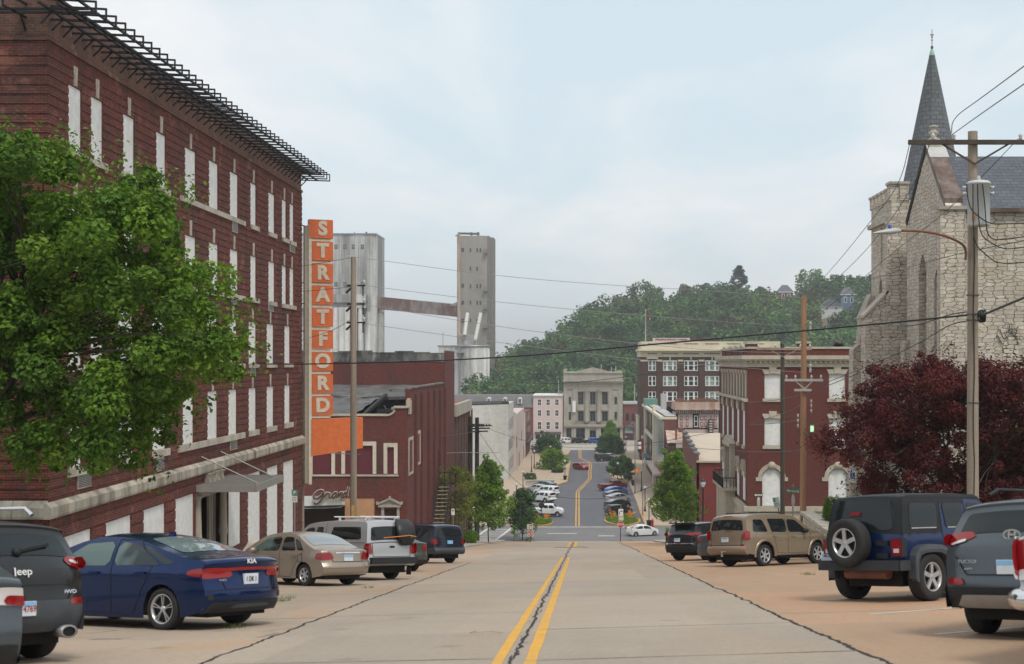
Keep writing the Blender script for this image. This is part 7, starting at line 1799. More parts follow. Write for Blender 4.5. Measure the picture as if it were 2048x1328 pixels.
make_car('crossover', 'parked_car', 'dark gunmetal sport utility vehicle cut by the left edge with silver roof rails', 'car', 'paint_gunmetal', -6.95, 15.4, -55, lights=[([(.60, 1.10), (.86, 1.04), (.90, 1.17), (.84, 1.20), (.60, 1.17)], [(-1.0, 1.05), (-.50, 1.10), (-.55, 1.18), (-1.0, 1.20)], LM), ([(.66, 1.12), (.80, 1.10), (.80, 1.14), (.68, 1.15)], None, 'lamp_clear')], rims=('five', 'rim_silver'),
 lower=[('bumper', 'grey_plastic', [[(-.90, .38), (.90, .38), (.90, .72), (-.90, .72)]], [[(-1.0, .36), (-.46, .36), (-.46, .70), (-1.0, .72)]], .012)], plate=(.02, .64, 'B90 4769', 'plate_white', 'plate_red', 'plate_blue'), extra=x_cherokee)
make_car('sedan', 'parked_car', 'slate grey saloon corner with white and red tail lamp at the far left edge', 'car', 'paint_slate', -6.35, 12.55, -40, lights=[([(.50, .82), (.86, .80), (.90, .98), (.55, .97)], [(-1.0, .82), (-.60, .86), (-.66, .98), (-1.0, 1.0)], 'lamp_clear'), ([(.62, .82), (.86, .80), (.88, .90), (.64, .90)], [(-1.0, .82), (-.62, .86), (-.66, .90), (-1.0, .91)], LM)],
 lower=[('rear_valance', 'car_plastic', [[(-.86, .28), (.86, .28), (.84, .46), (-.84, .46)]], [[(-1.0, .28), (-.4, .24), (-.4, .40), (-1.0, .46)]], .012)], rims=('five', 'rim_silver'), plate=(0, .78, None, 'plate_white', 'car_plastic', None))
def x_civic(c, root):
 g = MB(); c.side_patch(g, [(.06, .66), (.22, .66), (.24, .82), (.08, .86)], 1, .008, 1, 6, 4); g.build('fuel_door', 'paint_gold', root)
 g = MB(); c.side_line(g, [(.05, .65), (.22, .65), (.25, .83), (.07, .87), (.05, .65)], 1, .02, .006); g.build('fuel_door_seam', 'seam', root)
 g = MB(); c.end_patch(g, [(-.42, .875), (.42, .875), (.42, .905), (-.42, .905)], 'rear', .018, 0, 12, 2); g.build('boot_trim', 'chrome', root)
 g = MB(); c.end_line(g, [(-.62, .95), (-.50, .66), (.50, .66), (.62, .95)], 'rear', .014, .008); g.build('boot_seam', 'seam', root)
make_car('old_sedan', 'parked_car', 'dusty gold saloon with large clear rear window parked behind the blue saloon', 'car', 'paint_gold', -7.07, 37.55, -50, lights=[([(.46, .74), (.82, .70), (.84, .90), (.56, .91)], [(-.95, .72), (-.55, .74), (-.64, .90), (-.95, .91)], LM)], rims=('six', 'rim_silver'), side_glass='car_glass_green',
 plate=(0, .76, None, 'plate_white', 'plate_red', 'plate_blue'), extra=x_civic, rr=.64, lower=[('bumper_trim', 'paint_gold', [[(-.84, .50), (.84, .50), (.84, .535), (-.84, .535)]], [], .02)])
def x_pickup(c, root):
 g = MB(); g.bar((-1.18, -.86, .60), (-1.18, .86, .60), .16, .20); g.build('bumper', 'car_plastic', root)
 for sg in (1, -1):
  g = MB(); g.tube([c.top_xz(-.55, 1.80, .76 * sg) + Vector((0, 0, .09)), c.top_xz(1.0, 1.82, .76 * sg) + Vector((0, 0, .09))], .022, 8)
  for x in (-.45, .9): q = c.top_xz(x, 1.80, .76 * sg); g.bar(q, q + Vector((0, 0, .10)), .06)
  g.build('roof_rack', 'white_metal', root)
 g = MB(); g.bar((-.45, -.72, 1.94), (-.45, .78, 1.94), .05, .035); g.bar((.9, -.72, 1.94), (.9, .78, 1.94), .05, .035); g.build('roof_rack', 'white_metal', root)
 g = MB(); c.end_patch(g, [(-.10, .96), (.10, .96), (.10, 1.02), (-.10, 1.02)], 'rear', .012, 1, 6, 3); g.build('tailgate_handle', 'car_plastic', root)
 g = MB(); c.end_line(g, [(-.72, 1.10), (-.70, .72), (.70, .72), (.72, 1.10)], 'rear', .018, .008); c.end_line(g, [(-.85, 1.12), (.85, 1.12)], 'rear', .02, .008); g.build('tailgate_seam', 'seam', root)
 g = MB(); g.bar((-1.12, -.62, .38), (-1.12, -.62, .16), .22, .02, (0, 1, 0)); g.build('mud_flap', 'car_plastic', root)
make_car('pickup_cap', 'parked_truck', 'silver pickup truck with a matching bed cap and white roof bars', 'truck', 'paint_silver', -6.57, 42.05, -45, lights=[([(.72, .80), (.90, .80), (.90, 1.10), (.76, 1.14)], [(-1.2, .80), (-.96, .80), (-.93, 1.10), (-1.2, 1.14)], LM)], rims=('five', 'rim_silver'),
 plate=(.12, .60, None, 'plate_white', 'car_plastic', None), extra=x_pickup)
bp = thing('backpack', 'black bag hanging over the rear window of the silver pickup', 'bag', (-5.5, 42, -5))
def hang_bag():
 tr = [o for o in bpy.data.objects if o.name == 'parked_truck'][0]; bpy.context.view_layer.update(); M = tr.matrix_world
 g = MB(); rows = []; r_ = random.Random(6)
 for i in range(13):
  f_ = i / 12; z = lerp(1.86, 1.06, f_); w_ = .20 + .16 * math.sin(math.pi * min(1, f_ * .9 + .1)); dpt = .06 + .16 * math.sin(math.pi * f_) ** .7; xb = interp([(1.0, -1.11), (1.66, -.95), (1.9, -.80)], z)
  rows.append([M @ Vector((xb - dpt * (1 + math.cos(t)) * .55 + r_.uniform(-.01, .01), -.50 + w_ * math.sin(t) + r_.uniform(-.012, .012), z)) for t in [2 * math.pi * j / 14 for j in range(14)]])
 g.grid(rows, True, True); g.face(rows[0]); g.face(rows[-1]); bp.location = M @ Vector((-1.05, -.5, 1.4)); ORG[bp] = Vector(bp.location); g.build('sack', 'black_paint', bp)
 g = MB(); g.tube([M @ Vector((-1.24, -.80, 1.32)), M @ Vector((-1.30, -.5, 1.36)), M @ Vector((-1.24, -.18, 1.33)), M @ Vector((-1.0, .35, 1.28))], .014, 6); g.build('strap', 'orange_paint', bp)
 g = MB(); g.lathe([(.035, -.01), (.045, 0), (.035, .01)], M @ Vector((-1.30, -.55, 1.32)), 'y', 8); g.build('buckle', 'chrome', bp)
hang_bag()
make_car('sedan', 'parked_car', 'dark grey green saloon almost hidden behind the silver pickup, one tail lamp showing', 'car', 'paint_grey_green', -6.95, 50.6, -42, lights=[([(.46, .80), (.84, .78), (.88, .98), (.52, .96)], [(-1.0, .80), (-.60, .86), (-.66, .96), (-1.0, .98)], LM)], lower=[('bumper', 'car_plastic', [[(-.86, .28), (.86, .28), (.84, .44), (-.84, .44)]], [], .012)])
def x_gc(c, root):
 for sg in (1, -1): g = MB(); g.tube([c.top_xz(-.45, 1.76, .76 * sg) + Vector((0, 0, .05)), c.top_xz(1.3, 1.75, .76 * sg) + Vector((0, 0, .05))], .022, 6); g.build('roof_rail', 'car_plastic', root)
 g = MB(); p = c.top(5.22, 0, .02); q = c.top(5.34, -.45, .03); g.bar(p, q, .03); g.build('wiper', 'car_plastic', root)
 g = MB(); c.end_line(g, [(-.78, 1.12), (-.74, .74), (.74, .74), (.78, 1.12)], 'rear', .018, .008); g.build('tailgate_seam', 'seam', root)
make_car('suv', 'parked_car', 'dark navy boxy estate car parked last in the left row by the green trees', 'car', 'paint_navy', -6.81, 63.5, -44, lights=[([(.68, .90), (.88, .88), (.90, 1.12), (.74, 1.12)], [(-1.1, .90), (-.80, .90), (-.82, 1.12), (-1.1, 1.12)], LM)], rims=('six', 'rim_silver'),
 lower=[('bumper', 'grey_plastic', [[(-.95, .44), (.95, .44), (.95, .72), (-.95, .72)]], [[(-1.1, .46), (-.48, .46), (-.48, .70), (-1.1, .72)], [(.50, .40), (2.30, .40), (2.30, .62), (.50, .62)]], .014)], plate=(.02, .98, None, 'plate_blue', 'car_plastic', None), extra=x_gc, over=dict(W=1.84))
def x_wrangler(c, root):
 g = MB()
 for sg in (1, -1): c.side_patch(g, [(-.72, 1.17), (.46, 1.17), (.48, 1.815), (-.58, 1.815)], sg, .004, 0, 16, 6)
 c.end_patch(g, [(-.80, 1.17), (.80, 1.17), (.80, 1.80), (-.80, 1.80)], 'rear', .004, 0, 16, 8)
 c.top_patch(g, 4.7, 9.1, .995, .99, .006, 20, 12)
 for sg in (1, -1): c.side_patch(g, [(-.56, 1.80), (1.78, 1.79), (1.74, 1.85), (-.54, 1.845)], sg, .007, 0, 16, 3)
 g.build('hard_top', 'hardtop', root)
 g = MB(); c.end_patch(g, [(-.64, 1.22), (.64, 1.22), (.62, 1.75), (-.62, 1.75)], 'rear', .018, 1, 16, 10); g.build('rear_glass', 'car_glass', root)
 for sg in (1, -1):
  for w_, ln in ((SPECS['boxy']['win'][0], 1), (SPECS['boxy']['win'][1], 1)):
   g = MB(); c.side_patch(g, w_, sg, .011, 1); g.build('side_window', 'car_glass', root)
   g = MB(); c.side_line(g, [(w_[0][0] + .06, 1.265), (w_[1][0] - .06, 1.265)], sg, .016, .014); g.build('window_trim', 'light_grey_metal', root)
  for xa in (0, c.wb):
   g = MB(); rows = []
   for i in range(15):
    t = lerp(-.12, math.pi + .12, i / 14); r0 = c.ra + .02; sx_ = math.cos(t); sz_ = math.sin(t)
    sq_ = (abs(sx_) ** 4 + abs(sz_) ** 4) ** .25; r1 = r0 / sq_ * .98
    rows.append([(xa + r1 * sx_, sg * (c.half - .02), .405 + r1 * sz_ + .06), (xa + r1 * 1.0 * sx_, sg * (c.half + .13), .405 + r1 * sz_ + .05), (xa + r1 * .96 * sx_, sg * (c.half + .15), .405 + r1 * .95 * sz_), (xa + r1 * .86 * sx_, sg * (c.half + .14), .405 + r1 * .84 * sz_), (xa + r1 * .85 * sx_, sg * (c.half - .02), .405 + r1 * .84 * sz_)])
   g.grid(rows, False); g.build('fender_flare', 'grey_plastic', root)
  g = MB(); y0 = sg * .745; g.box(c.xr - .05, c.xr + .1, y0 - .095, y0 + .095, .80, 1.08); lp = g.build('tail_light', 'lamp_red', root)
  g = MB(); g.box(c.xr - .056, c.xr - .05, y0 - .055, y0 + .055, .85, .92); g.build('reverse_lens', 'lamp_clear', lp)
  g = MB(); g.box(c.xr - .044, c.xr + .1, y0 - .112, y0 + .112, .785, 1.095); g.build('lamp_housing', 'car_plastic', root)
 g = MB(); g.box(c.xr - .20, c.xr + .02, -.86, .86, .55, .72); g.box(c.xr - .16, c.xr + .14, .72, .90, .55, .72); g.box(c.xr - .16, c.xr + .14, -.90, -.72, .55, .72); g.build('bumper', 'hardtop_grey', root)
 g = MB(); g.box(c.xr - .04, c.xr + .02, .62, .92, .72, .88); g.build('number_plate', 'plate_white', root)
 text('plate_lettering', 'H67M 02', 'plate_blue', root, (c.xr - .05, .77, .80), .085, TXT_REAR, .001, sx=.8, bold=.002)
 e = bpy.data.objects.new('spare_wheel', None); COL.objects.link(e); e.parent = root; ORG[e] = Vector()
 sw_ = wheel(root, .425, .26, (c.xr - .20, .16, 1.03), 1, 'five', 'rim_silver', .60, 'spare_wheel'); sw_.rotation_euler = (0, 0, R(90)); bpy.data.objects.remove(e)
 sw_.name = 'spare_wheel'
 g = MB(); g.tube([(c.xr + .02, .16, 1.03), (c.xr - .22, .16, 1.03)], .10, 8); g.bar((c.xr - .02, -.30, 1.02), (c.xr - .02, -.55, 1.02), .03, .09); g.bar((c.xr - .02, -.30, .80), (c.xr - .02, -.55, .80), .03, .09); g.build('hinge', 'car_plastic', root)
 g = MB(); g.box(c.xr + .01, c.xr + .10, .06, .26, 1.50, 1.56); g.build('brake_light', 'lamp_red', root)
 g = MB(); g.tube([(c.xr + .10, -.45, .50), (c.xr + .10, .45, .50)], .11, 10); g.build('silencer', 'rust_metal', root)
 g = MB(); g.tube([(0, -.75, .40), (0, .75, .40)], .06, 8); g.lathe([(0, -.16), (.14, -.1), (.16, 0), (.14, .1), (0, .16)], (-.05, .0, .40), 'x', 10); g.tube([(-.45, .3, .45), (-.25, .1, .40)], .03, 6); g.build('axle', 'underbody', root)
make_car('boxy', 'parked_car', 'dark blue boxy off-road vehicle with a rear spare wheel and black hard top', 'car', 'paint_off_road_blue', 5.52, 24.1, 50, rims=('five', 'rim_silver'), extra=x_wrangler, rr=.60, over=dict(two=(lambda c: (c.z > 1.165 and c.x < .50) or c.z > 1.72, 'hardtop'), tw=.265, track=.80, mirror_m='car_plastic', handle_m='car_plastic'))
def x_tucson(c, root):
 rear_text(c, root, 'badge', 'TUCSON', .52, .88, .055, 'rim_silver', 1.2, .0); rear_text(c, root, 'badge', 'AWD', .52, .80, .035, 'rim_silver', 1.2, .0)
 g = MB(); u = c.u_of_z(1.14, 'rear'); p = c.top(u, 0, .02)
 for i in range(20):
  t0, t1 = 2 * math.pi * i / 20, 2 * math.pi * (i + 1) / 20; g.bar(p + Vector((0, .10 * math.cos(t0), .055 * math.sin(t0))), p + Vector((0, .10 * math.cos(t1), .055 * math.sin(t1))), .018)
 g.bar(p + Vector((0, .04, -.045)), p + Vector((0, .03, .045)), .018); g.bar(p + Vector((0, -.03, -.045)), p + Vector((0, -.04, .045)), .018); g.bar(p + Vector((0, .03, .0)), p + Vector((0, -.03, .0)), .018); g.build('emblem', 'chrome', root)
 for sg in (1, -1):
  g = MB(); c.end_patch(g, [(.56 * sg, .62), (.82 * sg, .63), (.82 * sg, .70), (.60 * sg, .70)], 'rear', .02, 1, 8, 3); g.build('reflector', 'lamp_red', root)
  g = MB(); g.tube([c.top_xz(-.30, 1.64, .80 * sg), c.top_xz(-.1, 1.66, .80 * sg) + Vector((0, 0, .05)), c.top_xz(1.2, 1.65, .80 * sg) + Vector((0, 0, .05))], .022, 6); g.build('roof_rail', 'car_plastic', root)
 g = MB(); c.end_patch(g, [(-.72, .38), (.72, .38), (.62, .52), (-.62, .52)], 'rear', .03, 1, 14, 3); g.build('skid_plate', 'grey_metal', root)
 g = MB(); c.end_patch(g, [(-.3, 1.56), (.3, 1.56), (.28, 1.59), (-.28, 1.59)], 'rear', .015, 0, 8, 2); g.build('brake_light', 'lamp_red', root)
 g = MB(); c.end_line(g, [(-.72, .95), (-.55, .74), (.55, .74), (.72, .95)], 'rear', .016, .008); g.build('tailgate_seam', 'seam', root)
make_car('crossover', 'parked_car', 'slate grey crossover with swept red tail lamps cut by the right edge', 'car', 'paint_slate', 5.50, 15.9, 42, lights=[([(.44, 1.14), (.84, 1.06), (.90, 1.16), (.84, 1.22), (.50, 1.20)], [(-1.0, 1.07), (-.46, 1.12), (-.52, 1.19), (-1.0, 1.22)], LM), ([(.56, 1.10), (.78, 1.065), (.80, 1.09), (.58, 1.13)], None, 'lamp_clear')], rims=('five', 'rim_silver'),
 lower=[('bumper', 'car_plastic', [[(-.90, .36), (.90, .36), (.88, .60), (-.88, .60)]], [[(-1.0, .36), (-.46, .34), (-.46, .56), (-1.0, .60)]], .014)], plate=(0, .83, None, 'plate_white', 'plate_red', 'plate_blue'), extra=x_tucson)
def x_tac(c, root):
 g = MB(); rows = []
 g.tube([(-1.24, -.80, .62), (-1.27, -.4, .62), (-1.27, .4, .62), (-1.24, .80, .62), (-1.10, .93, .62), (-.95, .95, .62)], .10, 10); g.build('bumper', 'chrome', root)
 g = MB(); c.end_line(g, [(-.74, 1.14), (-.72, .74), (.72, .74), (.74, 1.14)], 'rear', .018, .008); g.build('tailgate_seam', 'seam', root)
make_car('pickup', 'parked_truck', 'silver pickup corner with tall red tail lamp and chrome bumper at right edge', 'truck', 'paint_silver', 5.55, 12.75, 44, lights=[([(.74, .84), (.95, .84), (.95, 1.17), (.76, 1.18)], [(-1.2, .84), (-.98, .84), (-.96, 1.17), (-1.2, 1.18)], LM), ([(.77, .80), (.95, .80), (.95, .90), (.77, .90)], [(-1.2, .80), (-.99, .80), (-.985, .90), (-1.2, .90)], 'lamp_clear')], extra=x_tac, over=dict(W=1.89))
def x_4r(c, root):
 for sg in (1, -1):
  g = MB(); g.tube([c.top_xz(-.35, 1.77, .74 * sg) + Vector((0, 0, .05)), c.top_xz(1.2, 1.77, .74 * sg) + Vector((0, 0, .05))], .022, 6); g.build('roof_rail', 'car_plastic', root)
  for xa in (0, c.wb):
   g = MB(); rows = []
   for i in range(17):
    t = lerp(-.10, math.pi + .10, i / 16); rows.append([c.side(xa + r_ * math.cos(t), c.R + r_ * math.sin(t), sg, o_) for r_, o_ in ((c.ra + .10, .004), (c.ra + .085, .03), (c.ra + .01, .035), (c.ra, .0))])
   g.grid(rows, True); g.build('fender_flare', 'paint_champagne', root)
  g = MB(); c.end_patch(g, [(.66 * sg, .70), (.82 * sg, .70), (.82 * sg, .78), (.68 * sg, .78)], 'rear', .014, 1, 6, 3); g.build('reflector', 'lamp_red', root)
 g = MB(); c.end_line(g, [(-.74, 1.12), (-.70, .74), (.70, .74), (.74, 1.12)], 'rear', .018, .008); g.build('tailgate_seam', 'seam', root)
 g = MB(); p = c.top(5.18, 0, .02); q = c.top(5.22, -.42, .025); g.bar(p, q, .03); g.build('wiper', 'car_plastic', root)
 g = MB(); c.end_patch(g, [(-.22, 1.665), (.22, 1.665), (.22, 1.69), (-.22, 1.69)], 'rear', .012, 0, 8, 2); g.build('brake_light', 'lamp_red', root)
 g = MB(); g.box(c.xr - .10, c.xr + .1, -.05, .05, .36, .44); g.lathe([(0, -.03), (.03, 0), (0, .04)], (c.xr - .10, 0, .48), 'z', 8); g.box(c.xr - .01, c.xr + .02, -.13, .13, .52, .60); g.build('tow_hitch', 'chrome', root)
 g = MB(); g.tube([(.6, -.86, .38), (2.2, -.86, .38)], .05, 8); g.build('side_step', 'car_plastic', root)
make_car('suv', 'parked_car', 'gold tan sport utility vehicle with flared arches parked before the stone wall', 'car', 'paint_champagne', 5.77, 47.2, 50, lights=[([(.72, .92), (.90, .90), (.90, 1.24), (.80, 1.22)], [(-1.1, .92), (-.84, .92), (-.80, 1.2), (-1.1, 1.26)], LM)], rims=('six', 'rim_silver'), plate=(.02, .93, None, 'plate_white', 'plate_red', 'plate_blue'), extra=x_4r, over=dict(mirror_m='car_plastic'),
 lower=[('bumper', 'paint_champagne', [[(-.95, .44), (.95, .44), (.95, .70), (-.95, .70)]], [], .016)])
make_car('sedan', 'parked_car', 'slate grey saloon mostly hidden between the black and gold vehicles', 'car', 'paint_slate', 5.75, 53.2, 46, lights=[([(.46, .80), (.84, .78), (.88, .98), (.52, .96)], [(-1.0, .80), (-.60, .86), (-.66, .96), (-1.0, .98)], LM)])
def x_mur(c, root):
 g = MB(); c.end_patch(g, [(-.80, .70), (.80, .70), (.78, .745), (-.78, .745)], 'rear', .02, 0, 14, 2); g.build('chrome_strip', 'chrome', root)
 g = MB(); g.box(-.80, -.45, -.60, .60, 1.56, 1.60); g.build('spoiler', 'paint_black', root)
make_car('crossover', 'parked_car', 'black sport utility vehicle with chrome bumper strip, farthest in the right row', 'car', 'paint_black', 4.75, 57.6, 46, lights=[([(.40, 1.06), (.84, 1.04), (.90, 1.16), (.84, 1.20), (.50, 1.14)], [(-1.0, 1.05), (-.40, 1.10), (-.50, 1.18), (-1.0, 1.20)], LM)], rims=('five', 'rim_silver'), plate=(.04, .88, None, 'plate_white', 'plate_red', 'plate_blue'), extra=x_mur,
 lower=[('bumper', 'car_plastic', [[(-.90, .36), (.90, .36), (.88, .62), (-.88, .62)]], [], .014)])
TLs = [([(.50, .80), (.84, .78), (.88, .98), (.56, .96)], [(-1.0, .82), (-.66, .86), (-.7, .96), (-1.0, .98)], LM)]
TLh = [([(.60, .90), (.86, .88), (.90, 1.14), (.66, 1.14)], [(-1.1, .92), (-.80, .92), (-.80, 1.12), (-1.1, 1.14)], LM)]
make_car('hatch', 'parked_car', 'white liftback turning on the cross street below the stop sign', 'car', 'paint_white', 6.9, 179.0, 70, lights=TLh, lod=1, group='cars on the lower street')
FAR = [('pickup', 'white pickup van nosing out of the left kerb past the corner flower bed', 'paint_white', -4.3 - 3.4 * .75, 202, 96, TLh),
       ('suv', 'white sport utility vehicle in the lower left row nearest the white pickup', 'paint_white', -5.4, 221.5, -52, TLh),
       ('suv', 'white sport utility vehicle with dark windows, farther one in the lower left row', 'paint_white', -5.0, 231.5, -58, TLh),
       ('sedan', 'pale silver car parked farthest left in the lower left row', 'paint_silver', -6.6, 238, -55, TLs),
       ('sedan', 'dark silver car against the raised kerb end of the lower left row', 'paint_slate', -5.6, 244.5, -60, TLs),
       ('crossover', 'black car nearest the flower bed in the lower right row', 'paint_black', 4.5, 202.8, 58, TLh),
       ('sedan', 'black saloon second from the flower bed in the lower right row', 'paint_gunmetal', 4.6, 212.5, 58, TLs),
       ('sedan', 'pale silver car between the black saloon and the blue car on the lower street', 'paint_silver', 5.0, 222.0, 58, TLs),
       ('sedan', 'grey car just behind the pale silver car in the lower right row', 'paint_slate', 4.7, 227.5, 58, TLs),
       ('hatch', 'bright blue car beside the dark red pickup on the lower street', 'paint_sky_blue', 4.9, 233.5, 60, TLs),
       ('pickup', 'dark red pickup truck at the end of the lower right row', 'paint_dark_red', 4.2, 241.5, 66, TLh),
       ('suv', 'grey vehicle under the far right street trees by the raised kerb', 'paint_gunmetal', 4.2, 312, 60, TLh),
       ('sedan', 'pale car half hidden under the far right street trees', 'paint_silver', 5.4, 318, 60, TLs)]
for (kind, lab, pn, x, y, th, tl) in FAR: make_car(kind, 'parked_truck' if kind == 'pickup' else 'parked_car', lab, 'truck' if kind == 'pickup' else 'car', pn, x, y, th, group='cars on the lower street', lod=1, lights=tl)
make_car('hatch', 'moving_car', 'red car driving up the middle of the lower street towards us', 'car', 'paint_red', -.9, 289.5, 145, group='cars on the lower street', lod=1, lights=TLs, front=True)
for (kind, lab, pn, px, th) in (('suv', 'white sport utility vehicle in front of the stone bank', 'paint_white', 1126, 78), ('suv', 'black sport utility vehicle in front of the bank doors', 'paint_black', 1149, 82), ('sedan', 'dark grey car between the black vehicle and the blue van at the bank', 'paint_gunmetal', 1164, 80), ('sedan', 'dark blue saloon left of the blue van at the bank', 'paint_navy', 1174, 80), ('suv', 'bright blue van in front of the right bank doorway', 'paint_sky_blue', 1184, 80)):
 make_car(kind, 'parked_car', lab, 'car', pn, PX(px, 378) , 378, th, group='cars in front of the bank', lod=1, lights=TLh if kind == 'suv' else TLs)
def inside(p, poly):
 x, y = p; c = False
 for (x0, y0), (x1, y1) in zip(poly, poly[1:] + poly[:1]):
  if (y0 > y) != (y1 > y) and x < (x1 - x0) * (y - y0) / (y1 - y0) + x0: c = not c
 return c
def limb(g, a, b, r0, r1, rnd, wob=.12, n=6):
 a, b = Vector(a), Vector(b); L = (b - a).length; pts = []
 for i in range(n + 1):
  t = i / n; p = a.lerp(b, t); p += Vector((rnd.uniform(-1, 1), rnd.uniform(-1, 1), rnd.uniform(-.4, .4))) * wob * L * .25 * math.sin(math.pi * t); p.z += L * .08 * math.sin(math.pi * t); pts.append(p)
 g.tube(pts, [lerp(r0, r1, i / n) for i in range(n + 1)], 7)
def outline_tree(name, label, poly, holes, D, dspread, nclump, nleaf, rpx, leaf, m, seed, base, fork, asp=.62, tint=(0.05, .95), flat=.5, fill=0, trunk_r=.2):
 t = thing(name, label, 'tree', base); lf = Leaves(seed); r = lf.r; k = F / D; cl = []
 x0, x1 = min(p[0] for p in poly), max(p[0] for p in poly); y0, y1 = min(p[1] for p in poly), max(p[1] for p in poly); tries = 0
 while len(cl) < nclump and tries < 60000:
  tries += 1; px, py = r.uniform(x0, x1), r.uniform(y0, y1); rp = r.uniform(*rpx) * (.55 if len(cl) > nclump * .6 else 1)
  if not inside((px, py), poly) or any((px - h[0]) ** 2 + (py - h[1]) ** 2 < (h[2] + rp * .4) ** 2 for h in holes): continue
  n_in = sum(inside((px + rp * .8 * math.cos(a), py + rp * .8 * math.sin(a)), poly) for a in (0, .8, 1.6, 2.4, 3.2, 4.0, 4.8, 5.5))
  if n_in < 7: continue
  d = D + r.uniform(-1, 1) * dspread
  cl.append((Vector((PX(px, D), d, PZ(py, D))), rp / k))
 for (c, rr) in cl:
  tb = r.uniform(*tint) * .6; lf.blob(c, (rr, rr, rr * .8), int(nleaf * (rr * k / rpx[1]) ** 1.6) + 20, leaf, .45, (tb, tb + .42), flat, asp)
 for _ in range(fill):
  px, py = r.uniform(x0, x1), r.uniform(y0, y1)
  if inside((px, py), poly) and not any((px - h[0]) ** 2 + (py - h[1]) ** 2 < h[2] ** 2 for h in holes): lf.blob((PX(px, D), D + r.uniform(-.3, 1) * dspread, PZ(py, D)), .5, 26, leaf, .2, tint, flat, asp)
 lf.build('crown', m, t)
 g = MB(); base = Vector(base); fork = Vector(fork); limb(g, base, fork, trunk_r, trunk_r * .7, r, .05); mids = []
 for i in range(9):
  c, rr = cl[r.randrange(len(cl))]; mid = fork.lerp(c, .55) + Vector((0, 0, .3)); limb(g, fork, mid, trunk_r * .45, trunk_r * .22, r); limb(g, mid, c, trunk_r * .22, .02, r); mids.append(mid)
 for (c, rr) in cl[::3]:
  mid = min(mids, key=lambda q: (q - c).length); limb(g, mid, c, .035, .008, r, .3, 4)
 g.build('trunk', 'bark', t); return t
outline_tree('leafy_tree', 'large bright green leafy tree spreading in from the left edge before the hotel',
 [(-170, 225), (8, 228), (22, 262), (100, 254), (138, 272), (136, 330), (182, 345), (236, 292), (264, 312), (290, 356), (345, 350), (374, 480), (430, 540), (462, 620), (484, 680), (524, 704), (470, 740), (440, 780), (395, 800), (350, 850), (345, 885), (268, 915), (284, 988), (215, 960), (165, 905), (140, 920), (60, 960), (20, 975), (-170, 940)],
 [(165, 385, 14), (60, 372, 10)], 30.0, 2.3, 330, 430, (24, 58), .135, 'leaf_green', 5, (-13.9, 30.5, G(-13.9, 30.5) + .15), (-13.4, 30.3, -1.6), .66, (.0, 1.0), .6, 600, .21)
outline_tree('maple_tree', 'dark maroon leaved maple spreading over the churchyard behind the right hand cars',
 [(1622, 885), (1650, 858), (1692, 838), (1698, 790), (1735, 745), (1790, 716), (1828, 730), (1848, 700), (1880, 692), (1905, 722), (1960, 702), (2060, 722), (2190, 770), (2210, 1012), (1735, 1012), (1712, 990), (1700, 955), (1688, 925), (1650, 935), (1636, 905)],
 [(1735, 925, 14), (1712, 900, 10), (1770, 905, 8), (1690, 880, 8)], 50.0, 3.2, 480, 420, (14, 40), .135, 'leaf_maroon', 6, (13.6, 50, -7.9), (13.6, 50, -5.6), .55, (.0, 1.0), .9, 420, .16)
def street_tree(px, y0, y1, w_, D, zbase, label, m, seed, n=16, leaf=.17, nl=150, cone=.5, name='street_tree', cat='tree', group=None, tint=(.05, .95), tr=.07, dens=1.0):
 x = PX(px, D); zt, zb = PZ(y0, D), PZ(y1, D); W = w_ * D / F / 2; H = zt - zb
 t = thing(name, label, cat, (x, D, zbase), 0, group); lf = Leaves(seed); r = lf.r; g = MB()
 limb(g, (x, D, zbase), (x + r.uniform(-.1, .1), D, zb + H * .55), tr, tr * .5, r, .03); limb(g, (x, D, zb + H * .5), (x, D, zt - H * .08), tr * .5, .015, r, .05)
 for i in range(n):
  f_ = (i + .5) / n; a = i * 2.4 + r.uniform(-.5, .5); z = lerp(zb + H * .08, zt - H * .08, f_)
  prof = (1 - f_) ** cone * (1 - .42 * (1 - min(1, f_ / .22))); d = W * prof * r.uniform(.45, .78) * (0.25 if i == n - 1 else 1); rr = W * (.30 + .22 * (1 - f_)) * r.uniform(.8, 1.2)
  c = Vector((x + math.cos(a) * d, D + math.sin(a) * d, z)); tb = r.uniform(*tint) * .55
  lf.blob(c, (rr, rr, rr * .72), int(nl * dens * 1.7), leaf * 1.15, .5, (tb, tb + .45), .5, .6); limb(g, (x, D, z - H * .10), c, tr * .35, .01, r, .2, 4)
  for _ in range(2):
   c2 = c + Vector((r.gauss(0, rr * .7), r.gauss(0, rr * .7), r.gauss(0, rr * .6))); lf.blob(c2, rr * .42, int(nl * .28 * dens), leaf, .4, (tb, tb + .45), .5, .6)
 lf.build('crown', m, t); g.build('trunk', 'bark', t); return t
street_tree(977, 916, 1052, 104, 146, G(-10, 146), 'bright green young tree on the left pavement before the crossing', 'leaf_light', 31, 20, .26, 210, .55)
street_tree(912, 925, 1050, 96, 132, G(-12, 132), 'sparse yellow green tree leaning beside the theatre wall', 'leaf_yellow', 32, 16, .24, 90, .25, dens=.8)
street_tree(1045, 975, 1062, 80, 174, ZL, 'small dark green tree right of the bright green young tree', 'leaf_dark', 33, 16, .26, 150, .3)
street_tree(1352, 899, 1046, 106, 146, G(10, 146), 'bright green conical tree on the right pavement before the red building', 'leaf_light', 34, 22, .26, 220, .6)
street_tree(1028, 1050, 1074, 18, 171, ZL, 'thin leafy sapling at the left corner', 'leaf_light', 35, 5, .2, 24, .3, 'sapling', tr=.03)
street_tree(1104, 896, 948, 68, 288, ZL, 'broad green tree on the left kerb island of the lower street', 'leaf_light', 36, 16, .42, 130, .3)
